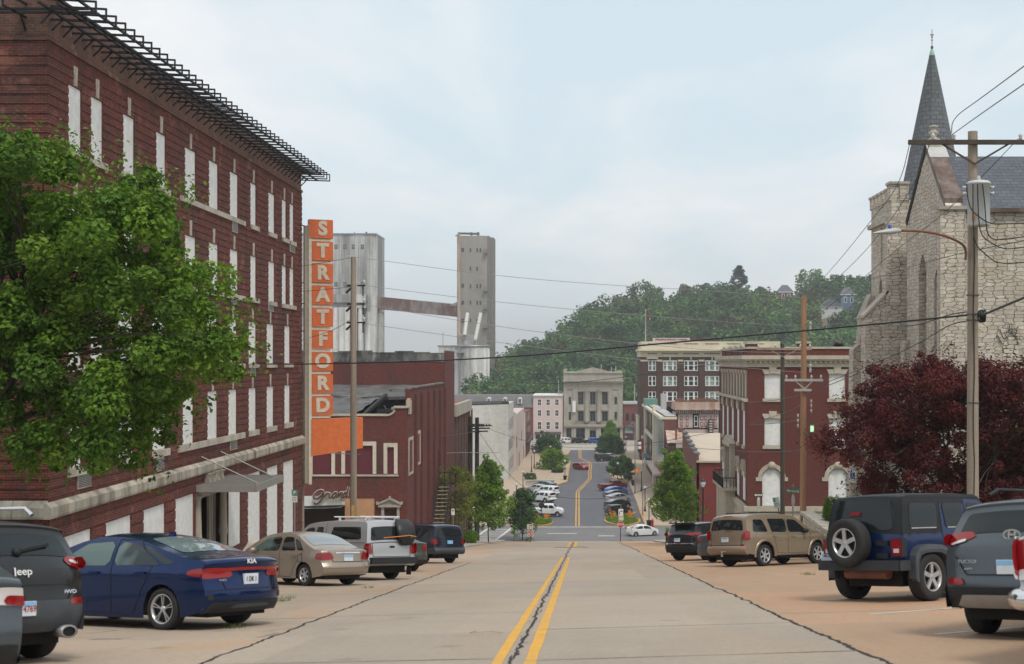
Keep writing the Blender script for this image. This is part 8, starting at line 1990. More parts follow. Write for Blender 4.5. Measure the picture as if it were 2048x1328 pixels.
street_tree(1095, 871, 908, 64, 338, ZL, 'dark round tree at the far left end of the lower street', 'leaf_dark', 37, 14, .42, 130, .25)
street_tree(1243, 911, 950, 56, 262, ZL, 'round tree on the right kerb island of the lower street', 'leaf_dark', 38, 14, .40, 130, .25, tint=(.3, 1.2))
street_tree(1222, 870, 908, 62, 335, ZL, 'wide dark tree at the far right end of the lower street', 'leaf_dark', 39, 16, .42, 150, .2)
street_tree(1220, 840, 884, 40, 366, ZL, 'light green conical tree in front of the bank', 'leaf_light', 40, 16, .42, 120, .8)
street_tree(1256, 940, 958, 20, 258, ZL, 'low leafy shrub under the round kerb island tree', 'leaf_dark', 41, 8, .3, 50, .3, 'shrub', 'shrub', tr=.04, tint=(.4, 1.2))
def bush(px, y0, y1, w_, D, zb, label, m, seed, leaf=.12, n=1500, name='shrub', group=None):
 x = PX(px, D); z1 = PZ(y0, D); W = w_ * D / F / 2; t = thing(name, label, 'shrub', (x, D, zb), 0, group); lf = Leaves(seed)
 H = z1 - zb; lf.blob((x, D, zb + H * .5), (W * .85, W * .85, H * .5), n, leaf, .7, (.1, .8), .5, .5)
 for i in range(9): a = i * .7; lf.blob((x + W * .6 * math.cos(a), D + W * .6 * math.sin(a), zb + H * lf.r.uniform(.3, .85)), (W * .35, W * .35, H * .25), n // 12, leaf, .5, (.1, .9), .5, .5)
 lf.build('foliage', m, t); return t
bush(941, 1059, 1084, 33, 138, G(-12, 138) - .1, 'clipped green bush beside the last car of the left row', 'leaf_light', 51, .2, 1500)
bush(1338, 1056, 1076, 16, 160, G(10, 160), 'small green bush right of the white liftback', 'leaf_light', 52, .2, 700)
bush(1662, 990, 1030, 40, 66, -8.05, 'green shrub on the churchyard edge under the maroon maple', 'leaf_green', 53, .10, 1500)
bush(2030, 715, 740, 40, 55.5, -7.9, 'light green bush top showing above the maroon maple at the right', 'leaf_light', 54, .11, 3000)
bush(1115, 936, 960, 30, 279, ZL + .1, 'low planting under the left kerb island tree', 'leaf_dark', 55, .35, 500)
bush(1218, 966, 978, 22, 252, ZL + .1, 'low yellow green planting at the near end of the right kerb island', 'leaf_light', 56, .3, 400)
bush(1060, 945, 960, 30, 262, ZL + .1, 'grey green planting behind the parked white vehicles', 'leaf_dark', 57, .35, 400)
lf = Leaves(60); r = lf.r
def blades(x0, x1, y0, y1, n, h, zf):
 for _ in range(n):
  x, y = r.uniform(x0, x1), r.uniform(y0, y1); z = zf(x, y); H = h * r.uniform(.5, 1.2); a = r.uniform(0, 6.28); w_ = h * .035; lean = Vector((r.gauss(0, .22), r.gauss(0, .22), 1)) * H
  i = len(lf.v); u = Vector((math.cos(a), math.sin(a), 0)) * w_; p = Vector((x, y, z)); lf.v += [p - u, p + u, p + lean * .6 + u * .6, p + lean]; lf.f += [(i, i + 1, i + 2), (i, i + 2, i + 3)]; q = clamp(r.random() * r.random() * 1.5, 0, 1); lf.t += [q, q]
blades(11.0, 13.2, 70.6, 77, 2600, .95, lambda x, y: G(9, y) + .1)
blades(12.0, 16, 56, 69, 1500, .22, lambda x, y: -8.05)
blades(12.2, 20, 78, 104, 2200, .6, lambda x, y: G(9, y) + .2)
for (px, py) in ((568, 1188), (575, 1184), (560, 1190), (1612, 1160), (1620, 1161), (735, 1166), (470, 1240)):
 D = (1.36 * F) / max(8, (py - 722) - .126 * F); x = PX(px, D); blades(x - .16, x + .16, D - .12, D + .12, 60, .09, G)
struct(lf.build('grass', 'grass_blade'), 'stuff')
for (cx_, cy_, rx, ry, seed) in ((-5.7, 193.2, 1.5, 3.6, 1), (5.9, 195.5, 2.5, 5.4, 2)):
 kerb_line(oval(cx_, cy_, rx, ry), True, .3, .18)
 slab('bed_soil', oval(cx_, cy_, rx - .1, ry - .1), 'earth', .1)
 lf = Leaves(70 + seed); r = lf.r
 for _ in range(170):
  a, q = r.uniform(0, 6.28), math.sqrt(r.random()) * .92; lf.blob((cx_ + rx * q * math.cos(a), cy_ + ry * q * math.sin(a), ZL + .35), (.3, .3, r.uniform(.2, .55)), 14, .22, .3, (.1, 1), .5, .5)
 struct(lf.build('ground_cover', 'leaf_light'), 'stuff')
 lf = Leaves(80 + seed); r = lf.r
 for _ in range(60):
  s_ = r.choice((-.55, .5)); lf.blob((cx_ + rx * (s_ + r.gauss(0, .14)), cy_ + ry * r.uniform(-.3, .8), ZL + r.uniform(.6, 1.15)), .16, 7, .17, .3, (0, 1), .5, .8)
 struct(lf.build('flowers', 'flower_orange'), 'stuff')
def lamp_post(x, y, h, label, planter=False, z=None, lantern=False):
 z = (ZL + .17) if z is None else z
 t = thing('street_lamp', label, 'street lamp', (x, y, z), 0, 'black lamp posts with pale globes')
 g = MB(); g.lathe([(.20, z), (.20, z + .12), (.13, z + .3), (.11, z + .75), (.075, z + .85), (.06, z + h - .75), (.09, z + h - .7), (.12, z + h - .6), (.06, z + h - .56)], (x, y, 0), 'z', 10); g.build('post', 'black_paint', t)
 g = MB()
 if lantern: g.lathe([(.08, z + h - .58), (.19, z + h - .35), (.20, z + h - .15), (.13, z + h - .02), (.03, z + h + .06), (0, z + h + .16)], (x, y, 0), 'z', 10)
 else: g.lathe([(.08, z + h - .58)] + [(.23 * math.sin(a), z + h - .33 - .23 * math.cos(a)) for a in [math.pi * i / 8 for i in range(1, 9)]], (x, y, 0), 'z', 12)
 gl = g.build('globe', 'ceramic' if not lantern else 'transformer_grey', t)
 if lantern: g = MB(); g.lathe([(.215, z + h - .16), (.21, z + h - .1), (.06, z + h + .06), (0, z + h + .2)], (x, y, 0), 'z', 10); g.build('cap', 'black_paint', gl)
 if planter: g = MB(); g.lathe([(.28, z), (.38, z + .75), (.40, z + .8), (.30, z + .8)], (x, y - .1, 0), 'z', 12); g.build('planter', 'black_paint', t)
lamp_post(PX(1406, 104), 104, 5.2, 'tall dark lamp post with a lantern head before the red wall', False, G(9, 104), True)
for (px, D, pl, lab) in ((1283, 239, False, 'lamp post with globe on the right pavement beyond the parked cars'), (1290, 207, False, 'lamp post with globe on the right pavement beside the parked cars'), (1298, 188.5, True, 'lamp post with black planter at the right corner of the crossing'), (1235.5, 256, False, 'lamp post with white globe on the right kerb island'),
  (1130, 262, True, 'lamp post with a planter at the left kerb island edge'), (1101, 306, False, 'lamp post globe showing above the left kerb island tree'), (1068.5, 291, False, 'left pavement lamp post, farther of the pair by the pink front'), (1063, 280, False, 'left pavement lamp post, nearer of the pair by the pink front'), (1046, 236, False, 'left pavement lamp post behind the pale silver parked car'), (1033, 212, False, 'left pavement lamp post just right of the small dark tree'), (1252, 345, False, 'lamp post globe at the far right end of the lower street')):
 lamp_post(PX(px, D), D, 3.95, lab, pl)
def steel_post(px, y0, y1, D, label, r_=.07, m='grey_metal'):
 x = PX(px, D); t = thing('steel_pole', label, 'pole', (x, D, PZ(y1, D))); g = MB(); g.tube([(x, D, PZ(y1, D)), (x, D, PZ(y0, D))], [r_, r_ * .6], 8); g.build('shaft', m, t)
 return t, x
t_, x_ = steel_post(1270, 846, 990, 234, 'tall thin grey steel pole on the right pavement of the lower street', .12)
g = MB(); g.tube([(x_, 234, PZ(848, 234)), (x_ - .4, 234, PZ(844, 234)), (x_ - 1.1, 234, PZ(853, 234))], .06, 6); g.build('arm', 'grey_metal', t_)
steel_post(1285.5, 905, 1034, 201, 'second thin grey steel pole, nearer the crossing on the right pavement', .09)
steel_post(1117, 760, 800, 400, 'thin pale pole standing behind the pink building', .16, 'light_grey_metal'); steel_post(1269, 768, 806, 400, 'thin pale pole standing behind the red shop', .16, 'light_grey_metal')
t_, x_ = steel_post(1275, 940, 968, 255, 'orange parasol pole on the right pavement', .04)
t_['label'] = 'orange parasol open over the right pavement'; t_['category'] = 'parasol'; t_.name = 'parasol'
g = MB(); g.lathe([(0, PZ(936, 255)), (.7, PZ(940, 255)), (1.35, PZ(944, 255)), (1.2, PZ(944.4, 255)), (0, PZ(941, 255))], (x_, 255, 0), 'z', 8, False); g.build('canopy', 'orange_paint', t_)
t_ = thing('litter_bin', 'black litter bin on the right pavement under the orange parasol', 'bin', (PX(1266, 250), 250, ZL + .17)); g = MB(); g.lathe([(.26, ZL + .17), (.34, ZL + 1.0), (.36, ZL + 1.02), (.36, ZL + 1.12), (.2, ZL + 1.2), (0, ZL + 1.2)], (PX(1266, 250), 250, 0), 'z', 12); g.build('body', 'black_paint', t_)
t_ = thing('fire_hydrant', 'small red hydrant post by the lamp at the right crossing corner', 'hydrant', (PX(1305, 187.5), 187.5, ZL)); g = MB(); g.lathe([(.16, ZL), (.16, ZL + .9), (.2, ZL + .95), (.2, ZL + 1.05), (.08, ZL + 1.3), (0, ZL + 1.32)], (PX(1305, 187.5), 187.5, 0), 'z', 10); g.build('body', 'sign_red', t_)
def octagon(g, x, y, z, r_, th=.02, ang=0):
 pts = [(r_ * math.cos(math.pi / 8 + math.pi / 4 * i), r_ * math.sin(math.pi / 8 + math.pi / 4 * i)) for i in range(8)]
 M = Matrix.Translation((x, y, z)) @ Matrix.Rotation(ang, 4, 'Z'); h = MB(); h.prism(pts, -th / 2, th / 2, 'xz'); h.xform(M); i = len(g.v); g.v += h.v; g.f += [tuple(a + i for a in f) for f in h.f]; g.sm += h.sm
def post(g, x, y, z0, z1, r_=.03): g.tube([(x, y, z0), (x, y, z1)], r_, 6)
sD = 172.0; x = PX(1241, sD); zs_ = PZ(1049, sD)
t = thing('stop_sign', 'red stop sign on a thin dark post at the right corner of the crossing', 'sign', (x, sD, ZL))
g = MB(); post(g, x, sD + .05, ZL - .4, zs_ - .3, .05); g.build('post', 'black_paint', t)
g = MB(); octagon(g, x, sD, zs_, .43); pn = g.build('plate', 'sign_white', t); g = MB(); octagon(g, x, sD - .012, zs_, .395, .02); g.build('face', 'sign_red', pn)
text('lettering', 'STOP', 'sign_white', pn, (x, sD - .03, zs_), .30, bold=.008, sx=.95)
t = thing('turn_sign', 'white turn arrow sign above the red stop sign', 'sign', (x, sD + .1, zs_)); xx = PX(1242, sD)
g = MB(); post(g, xx, sD + .12, zs_, PZ(1012, sD), .04); g.build('post', 'grey_metal', t)
g = MB(); g.box(PX(1237, sD), PX(1246.5, sD), sD + .03, sD + .06, PZ(1032, sD), PZ(1018, sD)); pl = g.build('plate', 'sign_white', t)
def arrow(g, cx_, y, cz, s_, left=False):
 q = -1 if left else 1
 pts = [(-.28, -.45), (-.28, .1)] + [(-.28 + .34 - .34 * math.cos(a), .1 + .26 * math.sin(a)) for a in (.5, 1.0, 1.57)] + [(.25, .36)]
 for a, b in zip(pts, pts[1:]): g.bar((cx_ + q * a[0] * s_, y, cz + a[1] * s_), (cx_ + q * b[0] * s_, y, cz + b[1] * s_), .13 * s_, .01, (0, 1, 0)) if False else g.bar((cx_ + q * a[0] * s_, y, cz + a[1] * s_), (cx_ + q * b[0] * s_, y, cz + b[1] * s_), .01, .13 * s_) if abs(a[0] - b[0]) > abs(a[1] - b[1]) else g.bar((cx_ + q * a[0] * s_, y, cz + a[1] * s_), (cx_ + q * b[0] * s_, y, cz + b[1] * s_), .13 * s_, .01)
 g.face([(cx_ + q * .22 * s_, y - .004, cz + .55 * s_), (cx_ + q * .22 * s_, y - .004, cz + .17 * s_), (cx_ + q * .52 * s_, y - .004, cz + .36 * s_)])
g = MB(); arrow(g, PX(1241.5, sD), sD + .02, PZ(1025.5, sD), .55); g.build('arrow', 'black_paint', pl)
g = MB(); g.box(PX(1237, sD), PX(1247, sD), sD + .03, sD + .06, PZ(1041, sD), PZ(1033, sD)); g.build('lower_plate', 'sign_cream', t)
t = thing('arrow_sign', 'small white arrow panel beside the white liftback', 'sign', (PX(1264, 174), 174, ZL)); g = MB(); post(g, PX(1264, 174), 174.1, ZL, PZ(1055, 174), .04); g.build('post', 'grey_metal', t)
g = MB(); g.box(PX(1258, 174), PX(1271, 174), 174, 174.04, PZ(1061, 174), PZ(1052, 174)); pl = g.build('plate', 'sign_white', t); g = MB(); arrow(g, PX(1264, 174), 173.98, PZ(1056.5, 174), .42); g.build('arrow', 'black_paint', pl)
nD = 171.0; x = PX(1060.5, nD)
t = thing('no_turn_sign', 'red ringed no turn sign on a post at the left corner of the crossing', 'sign', (x, nD, ZL)); g = MB(); post(g, x, nD + .05, ZL - .3, PZ(1050, nD), .05); g.build('post', 'black_paint', t)
g = MB(); zc = PZ(1067, nD); g.box(x - .38, x + .38, nD, nD + .03, zc - .38, zc + .38); pl = g.build('plate', 'sign_cream', t)
g = MB()
for i in range(20): a, b = 2 * math.pi * i / 20, 2 * math.pi * (i + 1) / 20; g.bar((x + .3 * math.cos(a), nD - .01, zc + .3 * math.sin(a)), (x + .3 * math.cos(b), nD - .01, zc + .3 * math.sin(b)), .02, .08)
g.bar((x - .2, nD - .012, zc + .2), (x + .2, nD - .012, zc - .2), .02, .08); g.build('ring', 'sign_red', pl); g = MB(); arrow(g, x, nD - .004, zc, .36, True); g.build('arrow', 'black_paint', pl)
g = MB(); g.box(PX(1054, nD), PX(1066, nD), nD, nD + .03, PZ(1059, nD), PZ(1048.5, nD)); pl = g.build('upper_plate', 'sign_cream', t); g = MB(); arrow(g, x, nD - .004, PZ(1054, nD), .5); g.build('arrow', 'black_paint', pl)
x = PX(1083, 197); t = thing('stop_sign', 'dark back of a stop sign on the left flower bed', 'sign', (x, 197, ZL)); g = MB(); post(g, x, 197.1, ZL, PZ(1010, 197), .06); g.build('post', 'black_paint', t); g = MB(); octagon(g, x, 197, PZ(1011, 197), .45); g.build('plate', 'pole_black', t)
x = PX(1201, 351); t = thing('stop_sign', 'tiny red stop sign at the far end of the lower street by the trees', 'sign', (x, 351, ZL)); g = MB(); post(g, x, 351.1, ZL, PZ(879, 351), .06); g.build('post', 'grey_metal', t); g = MB(); octagon(g, x, 351, PZ(880, 351), .62); g.build('plate', 'sign_red', t)
mD = 73.0; x = PX(1586, mD); zt = PZ(982, mD)
t = thing('street_name_sign', 'green street name sign with white letters on a post by the wooden pole', 'sign', (x, mD, G(9, mD))); g = MB(); post(g, x, mD + .05, G(9, mD), PZ(969, mD), .035); g.build('post', 'grey_metal', t)
Mx = Matrix.Translation((x, mD, zt)) @ Matrix.Rotation(R(-5), 4, 'Y') @ Matrix.Rotation(R(8), 4, 'Z')
g = MB(); g.box(-.36, .36, -.012, .012, -.11, .11, Mx); pl = g.build('plate', 'sign_green', t); g = MB(); g.box(-.345, .345, -.014, -.012, -.095, .095, Mx); g.box(-.33, .33, -.0145, -.0141, -.08, .08, Mx)
text('lettering', 'Market St', 'sign_white', pl, Mx @ Vector((0, -.02, 0)), .17, (math.pi / 2, R(5), R(8)), .001, bold=.004)
g = MB(); g.box(-.03, .03, -.32, .32, .13, .30, Matrix.Translation((x, mD, zt)) @ Matrix.Rotation(R(-12), 4, 'Z')); g.build('cross_plate', 'sign_green', t)
t = thing('stop_sign', 'stop sign seen nearly edge on below the green street name sign', 'sign', (x, mD - .1, zt - .5)); g = MB(); octagon(g, x, mD - .04, PZ(1001, mD), .34, .02, R(66)); g.build('plate', 'light_grey_metal', t)
oD = 100.0; x = PX(1517, oD); t = thing('one_way_sign', 'black and white one way arrow sign before the brick hall arch window', 'sign', (x, oD, G(9, oD))); g = MB(); post(g, x, oD + .05, G(9, oD), PZ(987, oD), .05); g.build('post', 'light_grey_metal', t)
zc = PZ(990, oD); g = MB(); g.box(x - .33, x + .31, oD, oD + .02, zc - .13, zc + .13); pl = g.build('plate', 'black_paint', t)
g = MB(); g.prism([(x - .30, zc), (x - .20, zc + .10), (x - .20, zc + .06), (x + .27, zc + .06), (x + .27, zc - .06), (x - .20, zc - .06), (x - .20, zc - .10)], oD - .008, oD, 'xz'); g.build('arrow', 'sign_white', pl); text('lettering', 'ONE WAY', 'black_paint', pl, (x + .03, oD - .012, zc), .10, ext=.001, sx=.9, bold=.002)
g = MB(); g.lathe([(0, zc - .95), (.12, zc - .8), (.12, zc - .35), (.09, zc - .2), (0, zc - .18)], (x, oD - .03, 0), 'z', 8); g.v = [Vector((v.x, oD - .03 + (v.y - oD + .03) * .15, v.z)) for v in g.v]; g.build('side_plate', 'light_grey_metal', t)
nD2 = 88.0; x = PX(1553, nD2); t = thing('notice_sign', 'tilted green and white notice sign leaning left of the dark pole', 'sign', (x, nD2, G(9, nD2))); Mx = Matrix.Translation((x, nD2, PZ(1005, nD2))) @ Matrix.Rotation(R(-12), 4, 'Y')
g = MB(); g.bar(Mx @ Vector((0, .05, .3)), Mx @ Vector((.12, .05, -2.2)), .06); g.build('post', 'black_paint', t); g = MB(); g.box(-.2, .2, 0, .02, -.34, .34, Mx); pl = g.build('plate', 'silo_white', t); g = MB(); g.box(-.2, -.02, -.006, 0, .05, .34, Mx); g.box(-.14, .14, -.006, 0, -.1, -.05, Mx); g.box(-.14, .14, -.006, 0, -.2, -.16, Mx); g.build('panel', 'sign_green', pl)
aD = 55.0; x = PX(1705.5, aD); zc = PZ(951.5, aD); t = thing('accessible_parking_sign', 'white parking sign with a blue wheelchair square before the maroon maple', 'sign', (x, aD, G(9, aD))); g = MB(); g.bar((x + .03, aD + .03, G(9, aD)), (x, aD + .03, zc + .42), .06, .03); g.build('post', 'light_grey_metal', t)
g = MB(); g.box(x - .15, x + .15, aD, aD + .01, zc - .28, zc + .20); pl = g.build('plate', 'sign_white', t); g = MB(); g.box(x - .105, x + .085, aD - .008, aD, zc - .12, zc + .13); g.build('blue_square', 'sign_blue', pl)
g = MB(); g.lathe([(0, -.002), (.016, -.002), (.016, .0)], (x - .015, aD - .010, zc + .085), 'y', 10); g.bar((x - .015, aD - .011, zc + .065), (x - .01, aD - .011, zc), .018, .006); g.bar((x - .01, aD - .011, zc), (x + .035, aD - .011, zc), .006, .018); g.bar((x + .035, aD - .011, zc), (x + .055, aD - .011, zc - .07), .018, .006)
for i in range(10): a, b = 2.2 + .42 * i, 2.2 + .42 * (i + 1); g.bar((x - .01 + .05 * math.cos(a), aD - .011, zc - .04 + .05 * math.sin(a)), (x - .01 + .05 * math.cos(b), aD - .011, zc - .04 + .05 * math.sin(b)), .006, .014)
g.build('wheelchair_symbol', 'sign_white', pl)
g = MB(); g.box(x - .04, x + .12, aD + .0, aD + .012, zc + .21, zc + .36); g.build('upper_plate', 'light_grey_metal', t)
pD = 62.0; x = PX(589, pD); zc = PZ(992, pD); t = thing('parking_sign', 'small green and white parking sign at the far end of the hotel front', 'sign', (x, pD, G(-12, pD))); g = MB(); post(g, x, pD + .04, G(-12, pD), zc + .28, .03); g.build('post', 'grey_metal', t)
g = MB(); g.box(x - .12, x + .13, pD, pD + .012, zc - .29, zc + .0); pl = g.build('plate', 'silo_white', t); g = MB(); g.box(x - .13, x + .13, pD - .002, pD + .01, zc + .02, zc + .28); g.build('upper_plate', 'green_sign_pale' if 'green_sign_pale' in MATS else 'green_trim', pl); text('lettering', 'P', 'sign_white', pl, (x, pD - .008, zc + .15), .2, ext=.001, bold=.004); g = MB(); g.box(x - .09, x + .09, pD - .004, pD, zc - .1, zc - .07); g.box(x - .09, x + .09, pD - .004, pD, zc - .2, zc - .17); g.build('lines', 'green_trim', pl)
x = PX(906, 120); t = thing('parking_sign', 'small white sign on a post in front of the yellow green tree', 'sign', (x, 120, G(-12, 120))); g = MB(); post(g, x, 120.05, G(-12, 120), PZ(1017, 120), .04); g.build('post', 'grey_metal', t); g = MB(); g.box(x - .15, x + .15, 120, 120.02, PZ(1030, 120), PZ(1017.5, 120)); pl = g.build('plate', 'sign_white', t); g = MB(); g.box(x - .1, x + .1, 119.99, 120, PZ(1022.5, 120), PZ(1020, 120)); g.build('lines', 'green_trim', pl)
def wood_pole(px, ytop, D, r_, m, label, zb=None, lean=0.0):
 x = PX(px, D); zb = G(clamp(x, -9, 9), D) if zb is None else zb; zt = PZ(ytop, D)
 t = thing('utility_pole', label, 'utility pole', (x, D, zb)); g = MB(); n = 10
 g.tube([(x + lean * (1 - i / n), D, lerp(zb - .3, zt, i / n)) for i in range(n + 1)], [lerp(r_ * 1.12, r_ * .86, i / n) for i in range(n + 1)], 12); g.build('shaft', m, t); return t, x
def insulator(g, x, y, z, s_=1.0): g.lathe([(.02 * s_, z), (.055 * s_, z + .03 * s_), (.03 * s_, z + .07 * s_), (.06 * s_, z + .1 * s_), (.03 * s_, z + .15 * s_), (0, z + .19 * s_)], (x, y, 0), 'z', 8)
pA, xA = wood_pole(1945.5, 263, 37.0, .155, 'pole_wood', 'tall weathered wooden utility pole with a grey transformer before the church')
zA = PZ(287, 37); cA = F / 37
g = MB(); g.box(PX(1813, 37), PX(2120, 37), 36.72, 36.84, zA - .06, zA + .06); g.build('crossarm', 'pole_dark', pA)
g = MB(); g.bar((PX(1880, 37), 36.78, zA - .05), (xA, 36.82, PZ(330, 37)), .03, .05); g.bar((PX(2012, 37), 36.78, zA - .05), (xA, 36.82, PZ(330, 37)), .03, .05); g.build('brace', 'pole_dark', pA)
g = MB()
for px in (1862, 1903, 2036): insulator(g, PX(px, 37), 36.78, zA + .06, 1.1)
g.build('insulator', 'ceramic', pA)
xt = xA + .02; yt = 36.52; z0, z1 = PZ(452, 36.5), PZ(366, 36.5)
g = MB(); g.lathe([(0, z0), (.285, z0), (.295, z0 + .04), (.30, z1 - .05), (.325, z1 - .04), (.325, z1), (.26, z1 + .05), (0, z1 + .10)], (xt, yt, 0), 'z', 24); tr = g.build('transformer', 'transformer_grey', pA)
g = MB(); g.lathe([(.04, z1 + .08), (.06, z1 + .12), (.03, z1 + .2)], (xt, yt, 0), 'z', 8)
for sx_ in (-.36, .36):
 for dz in (-.12, -.28): g.lathe([(.0, -.06), (.05, -.05), (.035, 0), (.055, .04), (0, .06)], (xt + sx_ * 1.02, yt, z1 + dz), 'x', 8)
g.build('bushing', 'ceramic', tr)
g = MB(); g.box(xt - .25, xt - .20, yt - .31, yt - .22, z0 + .12, z0 + .36); g.build('label_strip', 'plywood', tr)
g = MB(); P_ = lambda px, py, d=36.15: P(px, py, d)
for pts in ([(1933, 368), (1935, 395), (1942, 420), (1956, 432), (1978, 447), (2000, 448), (2060, 446)], [(1946, 368), (1946, 450), (1950, 490), (1975, 512), (1995, 528), (2060, 524)], [(1955, 368), (1957, 440), (1962, 470), (1980, 485), (2010, 500), (2060, 492)], [(1965, 368), (1970, 410), (1973, 465), (1985, 480), (2010, 478), (2060, 472)]):
 q = chaikin([tuple(P_(*p)) for p in pts], 2); g.tube(q, .016, 6)
g.build('lead_wire', 'black_paint', tr)
g = MB(); q = chaikin([tuple(P(px, py, d)) for px, py, d in ((1931, 520, 36.9), (1932, 500, 36.9), (1926, 488, 36.6), (1896, 473, 36.2), (1850, 462, 35.6), (1796, 461, 35.0))], 2); g.tube(q, .035, 8); la = g.build('lamp_arm', 'rust_metal', pA)
g = MB(); a, b = P(1800, 461, 35.0), P(1746, 466, 34.5); d_ = (b - a); up_ = Vector((0, 0, 1))
rows = []
for i in range(9):
 f_ = i / 8; c_ = a + d_ * f_; w_ = interp([(0, .05), (.1, .09), (.45, .14), (.8, .12), (1, .03)], f_); h_ = interp([(0, .05), (.3, .09), (.6, .06), (1, .012)], f_); sd = Vector((-d_.y, d_.x, 0)).normalized()
 rows.append([c_ + sd * w_ * math.cos(t) + up_ * h_ * math.sin(t) for t in [2 * math.pi * j / 10 for j in range(10)]])
g.grid(rows, True, True); g.face(rows[0]); g.face(rows[-1]); lh = g.build('lamp_head', 'light_grey_metal', la)
g = MB(); c_ = a + d_ * .38 + up_ * .08; g.lathe([(.05, 0), (.05, .08), (0, .1)], c_, 'z', 8); g.build('photocell', 'sign_blue', lh)
g = MB(); r_ = random.Random(5)
for i in range(9):
 rr = .10 + .03 * (i % 3); c_ = P(1962 + i * 1.2 - 4, 632, 36.5)
 g.tube([c_ + Vector((r_.uniform(-.02, .02), rr * math.cos(t), rr * math.sin(t))) for t in [2 * math.pi * j / 14 for j in range(15)]], .022, 6)
g.build('cable_coil', 'black_paint', pA)
g = MB()
for py in (590, 628, 640, 805): g.lathe([(.17, -.02), (.185, 0), (.17, .02)], (xA, 37, PZ(py, 37)), 'z', 12)
g.bar((xA, 36.85, PZ(628, 37)), (xA + .15, 36.6, PZ(630, 37)), .04); g.build('bracket', 'vent_dark', pA)
g = MB(); q = [(xA - .02 + .02 * math.sin(i * 1.7), 36.83, lerp(PZ(470, 37), G(9, 37), i / 12)) for i in range(13)]; g.tube(q, .014, 6); g.build('ground_wire', 'pole_black', pA)
pB, xB = wood_pole(707, 514, 64.0, .15, 'pole_wood', 'weathered wooden utility pole rising in front of the orange hotel sign')
g = MB(); g.bar((xB - .3, 63.9, PZ(512, 64)), (xB + .02, 63.9, PZ(512, 64)), .03); g2 = MB()
for py in (571, 608, 645):
 z = PZ(py, 64); g2.box(xB + .18, xB + .55, 63.9, 64.06, z - .035, z + .03); g2.bar((xB + .45, 64, z - .5), (xB + .45, 64, z), .05); g2.bar((xB - .35, 64, z - .35), (xB - .1, 64, z - .12), .07, .10); g2.box(xB - .3, xB - .12, 63.9, 64.06, z - .05, z + .04)
 insulator(g, xB + .5, 64, z + .04, 1.3)
g2.build('cutout', 'pole_black', pB); g.build('insulator', 'ceramic', pB)
g = MB(); g.box(xB - .07, xB + .07, 63.83, 63.86, PZ(1034, 64), PZ(1010, 64)); g.build('marker', 'yellow_paint', pB)
pC, xC = wood_pole(1608, 592, 71.5, .165, 'pole_fresh', 'pale orange wooden utility pole with a floodlight at the end of the stone wall', G(9, 71.5), -.06)
g = MB(); z = PZ(760, 71.4); g.box(PX(1569, 71.4), PX(1645, 71.4), 71.2, 71.32, z - .07, z + .06); g.bar((PX(1588, 71.4), 71.26, z), (xC, 71.26, PZ(778, 71.4)), .03, .05); g.bar((PX(1626, 71.4), 71.26, z), (xC, 71.26, PZ(778, 71.4)), .03, .05); z2 = PZ(780, 71.4); g.box(PX(1588, 71.4), PX(1622, 71.4), 71.2, 71.32, z2 - .06, z2 + .06); g.build('crossarm', 'light_grey_metal', pC)
g = MB()
for px in (1572, 1590, 1622, 1641): insulator(g, PX(px, 71.4), 71.26, z + .06, 1.2)
for py in (652, 660, 664, 737, 745): insulator(g, xC + .3, 71.3, PZ(py, 71.4), 1.4)
for py in (806, 815, 825, 835, 845, 855): insulator(g, xC + (.35 if py < 830 else -.35), 71.3, PZ(py, 71.4), 1.1)
g.build('insulator', 'ceramic', pC)
g = MB(); z = PZ(856, 71.4); g.bar((xC, 71.3, PZ(866, 71.4)), (xC + .45, 71.1, PZ(866, 71.4)), .05); g.box(xC + .22, xC + .46, 71.0, 71.2, z - .22, z + .2); fl = g.build('floodlight', 'vent_dark', pC)
m, nt, b = mat('flood_lens'); b.inputs['Base Color'].default_value = (.5, .75, .42, 1); b.inputs['Emission Color'].default_value = (.55, .9, .5, 1); b.inputs['Emission Strength'].default_value = .55  # glow added to imitate the greenish glare on a reflective lens
g = MB(); g.box(xC + .25, xC + .43, 70.98, 71.0, z - .18, z + .14); g.build('lens', 'flood_lens', fl)
pD_, xD = wood_pole(1565, 687, 90.0, .15, 'pole_dark', 'dark brown wooden utility pole before the brick hall windows')
g = MB(); z = PZ(698, 90); g.box(PX(1513, 90), PX(1622, 90), 89.75, 89.88, z - .07, z + .07); g.bar((PX(1537, 90), 89.8, z), (xD, 89.8, PZ(714, 90)), .03, .06); g.bar((PX(1596, 90), 89.8, z), (xD, 89.8, PZ(714, 90)), .03, .06); g.build('crossarm', 'pole_wood', pD_)
g = MB()
for px in (1516, 1551, 1600, 1619): insulator(g, PX(px, 90), 89.8, z + .06, 1.5)
g.build('insulator', 'ceramic', pD_)
for (px, yt_, lab, r_) in ((940, 833, 'dark utility pole with many short crossarms, left one of the pair by the derelict building', .26), (954, 835, 'dark utility pole with long crossarms, right one of the pair beside the white building', .28)):
 pE, xE = wood_pole(px, yt_, 166.0, r_, 'pole_black', lab, ZL + .6)
 g = MB()
 for k, py in enumerate((851, 856, 862)): z = PZ(py, 166); g.bar((xE - 1.0, 165.7, z - .1), (xE + (1.9 - .25 * k), 164.8, z + .05), .14, .16)
 for k in range(8): g.box(xE - .9 + k * .34, xE - .75 + k * .34, 165.2, 165.4, PZ(851, 166) + .05, PZ(847, 166))
 g.build('crossarm', 'pole_black', pE)
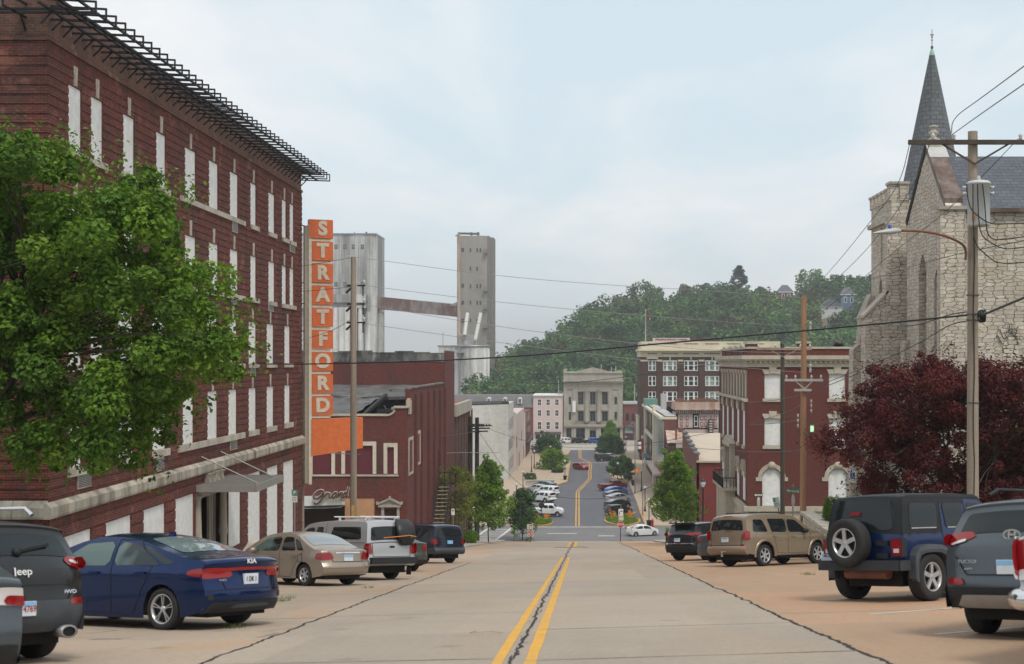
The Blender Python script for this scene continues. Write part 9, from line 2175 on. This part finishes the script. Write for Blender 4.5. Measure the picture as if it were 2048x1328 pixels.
def wire(label, pts, D0, D1, r_, m='black_paint', group='overhead cables', cat='cable'):
 """pts in photo pixels, distance runs evenly from D0 to D1 along a straight span"""
 pts = [(float(a), float(b), 0) for a, b in pts]; q = chaikin(pts, 3); x0, x1 = q[0][0], q[-1][0]; out = []
 for (px, py, _) in q:
  t = (px - x0) / (x1 - x0); D = 1 / lerp(1 / D0, 1 / D1, t); out.append(P(px, py, D))
 g = MB(); g.tube(out, r_, 5); o = g.build('overhead_cable', m); tag(o, label, cat, group); return o
wire('thick black cable drooping across the whole street from the transformer pole to the hotel', [(1947, 629), (1735, 650), (1500, 671), (1280, 691), (1100, 708), (900, 721), (620, 729), (470, 727), (300, 722)], 37, 66, .028)
wire('thick black cable rising to the right edge from the cable coil', [(1955, 634), (1985, 622), (2020, 607), (2110, 570)], 36.8, 30, .034)
wire('thin cable looping left of the transformer pole above the cable coil', [(1947, 622), (1900, 628), (1860, 643), (1818, 653), (1796, 645)], 37, 50, .02)
wire('thin cable from the pole down behind the maroon maple', [(1947, 641), (1905, 645), (1850, 680), (1780, 715), (1640, 770)], 37, 71, .016)
wire('short black cable crossing the church front at the lamp arm', [(2110, 470), (1947, 500), (1850, 525), (1765, 552), (1640, 590)], 30, 71, .012)
for (lab, a) in (('upper of two thin wires rising to the top right corner from the crossarm', [(1903, 266), (1905, 236), (1960, 198), (2110, 86)]), ('lower of two thin wires rising to the top right corner from the crossarm', [(1903, 270), (1960, 229), (2048, 168), (2110, 125)])): wire(lab, a, 37, 22, .012)
for (lab, a) in (('left one of two thin wires slanting down from the crossarm past the church tower', [(1820, 284), (1800, 370), (1743, 440), (1680, 520), (1608, 598)]), ('right one of two thin wires slanting down from the crossarm past the church tower', [(1862, 280), (1830, 370), (1760, 470), (1690, 545), (1612, 606)]), ('faint wire from the upper crossarm end to the pale wooden pole', [(2036, 278), (1900, 420), (1790, 500), (1700, 580), (1610, 650)])): wire(lab, a, 37, 71.4, .011)
wire('highest thin wire crossing the sky between the two towers', [(712, 514), (990, 552), (1240, 572), (1400, 580), (1607, 596)], 64, 71.4, .013, 'grey_metal')
wire('second thin wire crossing from the left pole to the pale wooden pole', [(722, 570), (988, 604), (1290, 632), (1480, 646), (1607, 652)], 64, 71.4, .013, 'grey_metal')
wire('third thin wire crossing from the left pole below the conveyor bridge', [(722, 608), (988, 653), (1290, 690), (1480, 704), (1607, 706)], 64, 71.4, .013, 'grey_metal')
wire('fourth thin wire crossing from the left pole above the white mill', [(722, 646), (988, 684), (1290, 722), (1480, 735), (1607, 745)], 64, 71.4, .013, 'grey_metal')
for (lab, a) in (('upper wire from the left wooden pole running left behind the sign', [(700, 516), (640, 526), (520, 548)]), ('middle wire from the left wooden pole running left behind the sign', [(700, 574), (640, 580), (520, 590)]), ('lower wire from the left wooden pole running left behind the sign', [(700, 640), (660, 665), (560, 690)])): wire(lab, a, 64, 76, .012)
wire('sagging wire crossing in front of the bank cornice', [(958, 750), (1050, 768), (1150, 766), (1300, 748), (1440, 726)], 166, 137, .03)
wire('low cable sagging over the lower street near the parked cars', [(954, 858), (1040, 985), (1160, 1000), (1260, 994), (1372, 940)], 166, 146, .025)
wire('faint cable above the far crossing at the bank', [(954, 850), (1080, 893), (1240, 898), (1440, 862)], 166, 137, .02)
wire('wire from the dark pole pair to the theatre corner', [(954, 862), (900, 872), (830, 876), (760, 880)], 166, 104, .028)
wire('pair of service wires fanning right of the dark pole before the hall', [(1608, 808), (1560, 830), (1500, 846)], 71.4, 113, .02)
wire('single service wire below the fan at the brick hall', [(1606, 838), (1560, 846), (1500, 850)], 71.4, 113, .02)
wire('wire crossing the hall from the pale pole towards the street', [(1608, 900), (1540, 905), (1440, 900), (1300, 890)], 71.4, 190, .02)
wire('dark wire across the hall front below the cornice', [(1720, 745), (1640, 778), (1565, 800), (1480, 806), (1400, 800)], 60, 130, .018)
wire('thin wire along the red theatre front', [(1000, 905), (900, 905), (780, 912), (640, 905)], 170, 100, .03, 'grey_metal')
HAZE = 0.0003
if HAZE:
 g = MB(); g.box(-4200, 4200, -120, 5200, -27, 110); o = g.build('haze', None); o['kind'] = 'stuff'
 m = bpy.data.materials.new('haze'); m.use_nodes = True; n = m.node_tree; n.nodes.remove(n.nodes['Principled BSDF'])
 v = n.nodes.new('ShaderNodeVolumePrincipled'); v.inputs['Density'].default_value = HAZE; v.inputs['Color'].default_value = (.90, .93, .96, 1); v.inputs['Anisotropy'].default_value = 0.2
 n.links.new(v.outputs[0], n.nodes['Material Output'].inputs['Volume']); o.data.materials.append(m)
bpy.context.view_layer.update(); dg = bpy.context.evaluated_depsgraph_get()
for o in [o for o in bpy.data.objects if o.type == 'FONT']:
 me = bpy.data.meshes.new_from_object(o.evaluated_get(dg)); n = bpy.data.objects.new('text', me); COL.objects.link(n)
 nm = o.name.split('.')[0]; n.parent = o.parent; n.location = o.location; n.rotation_euler = o.rotation_euler; n.scale = o.scale
 bpy.data.objects.remove(o); n.name = nm
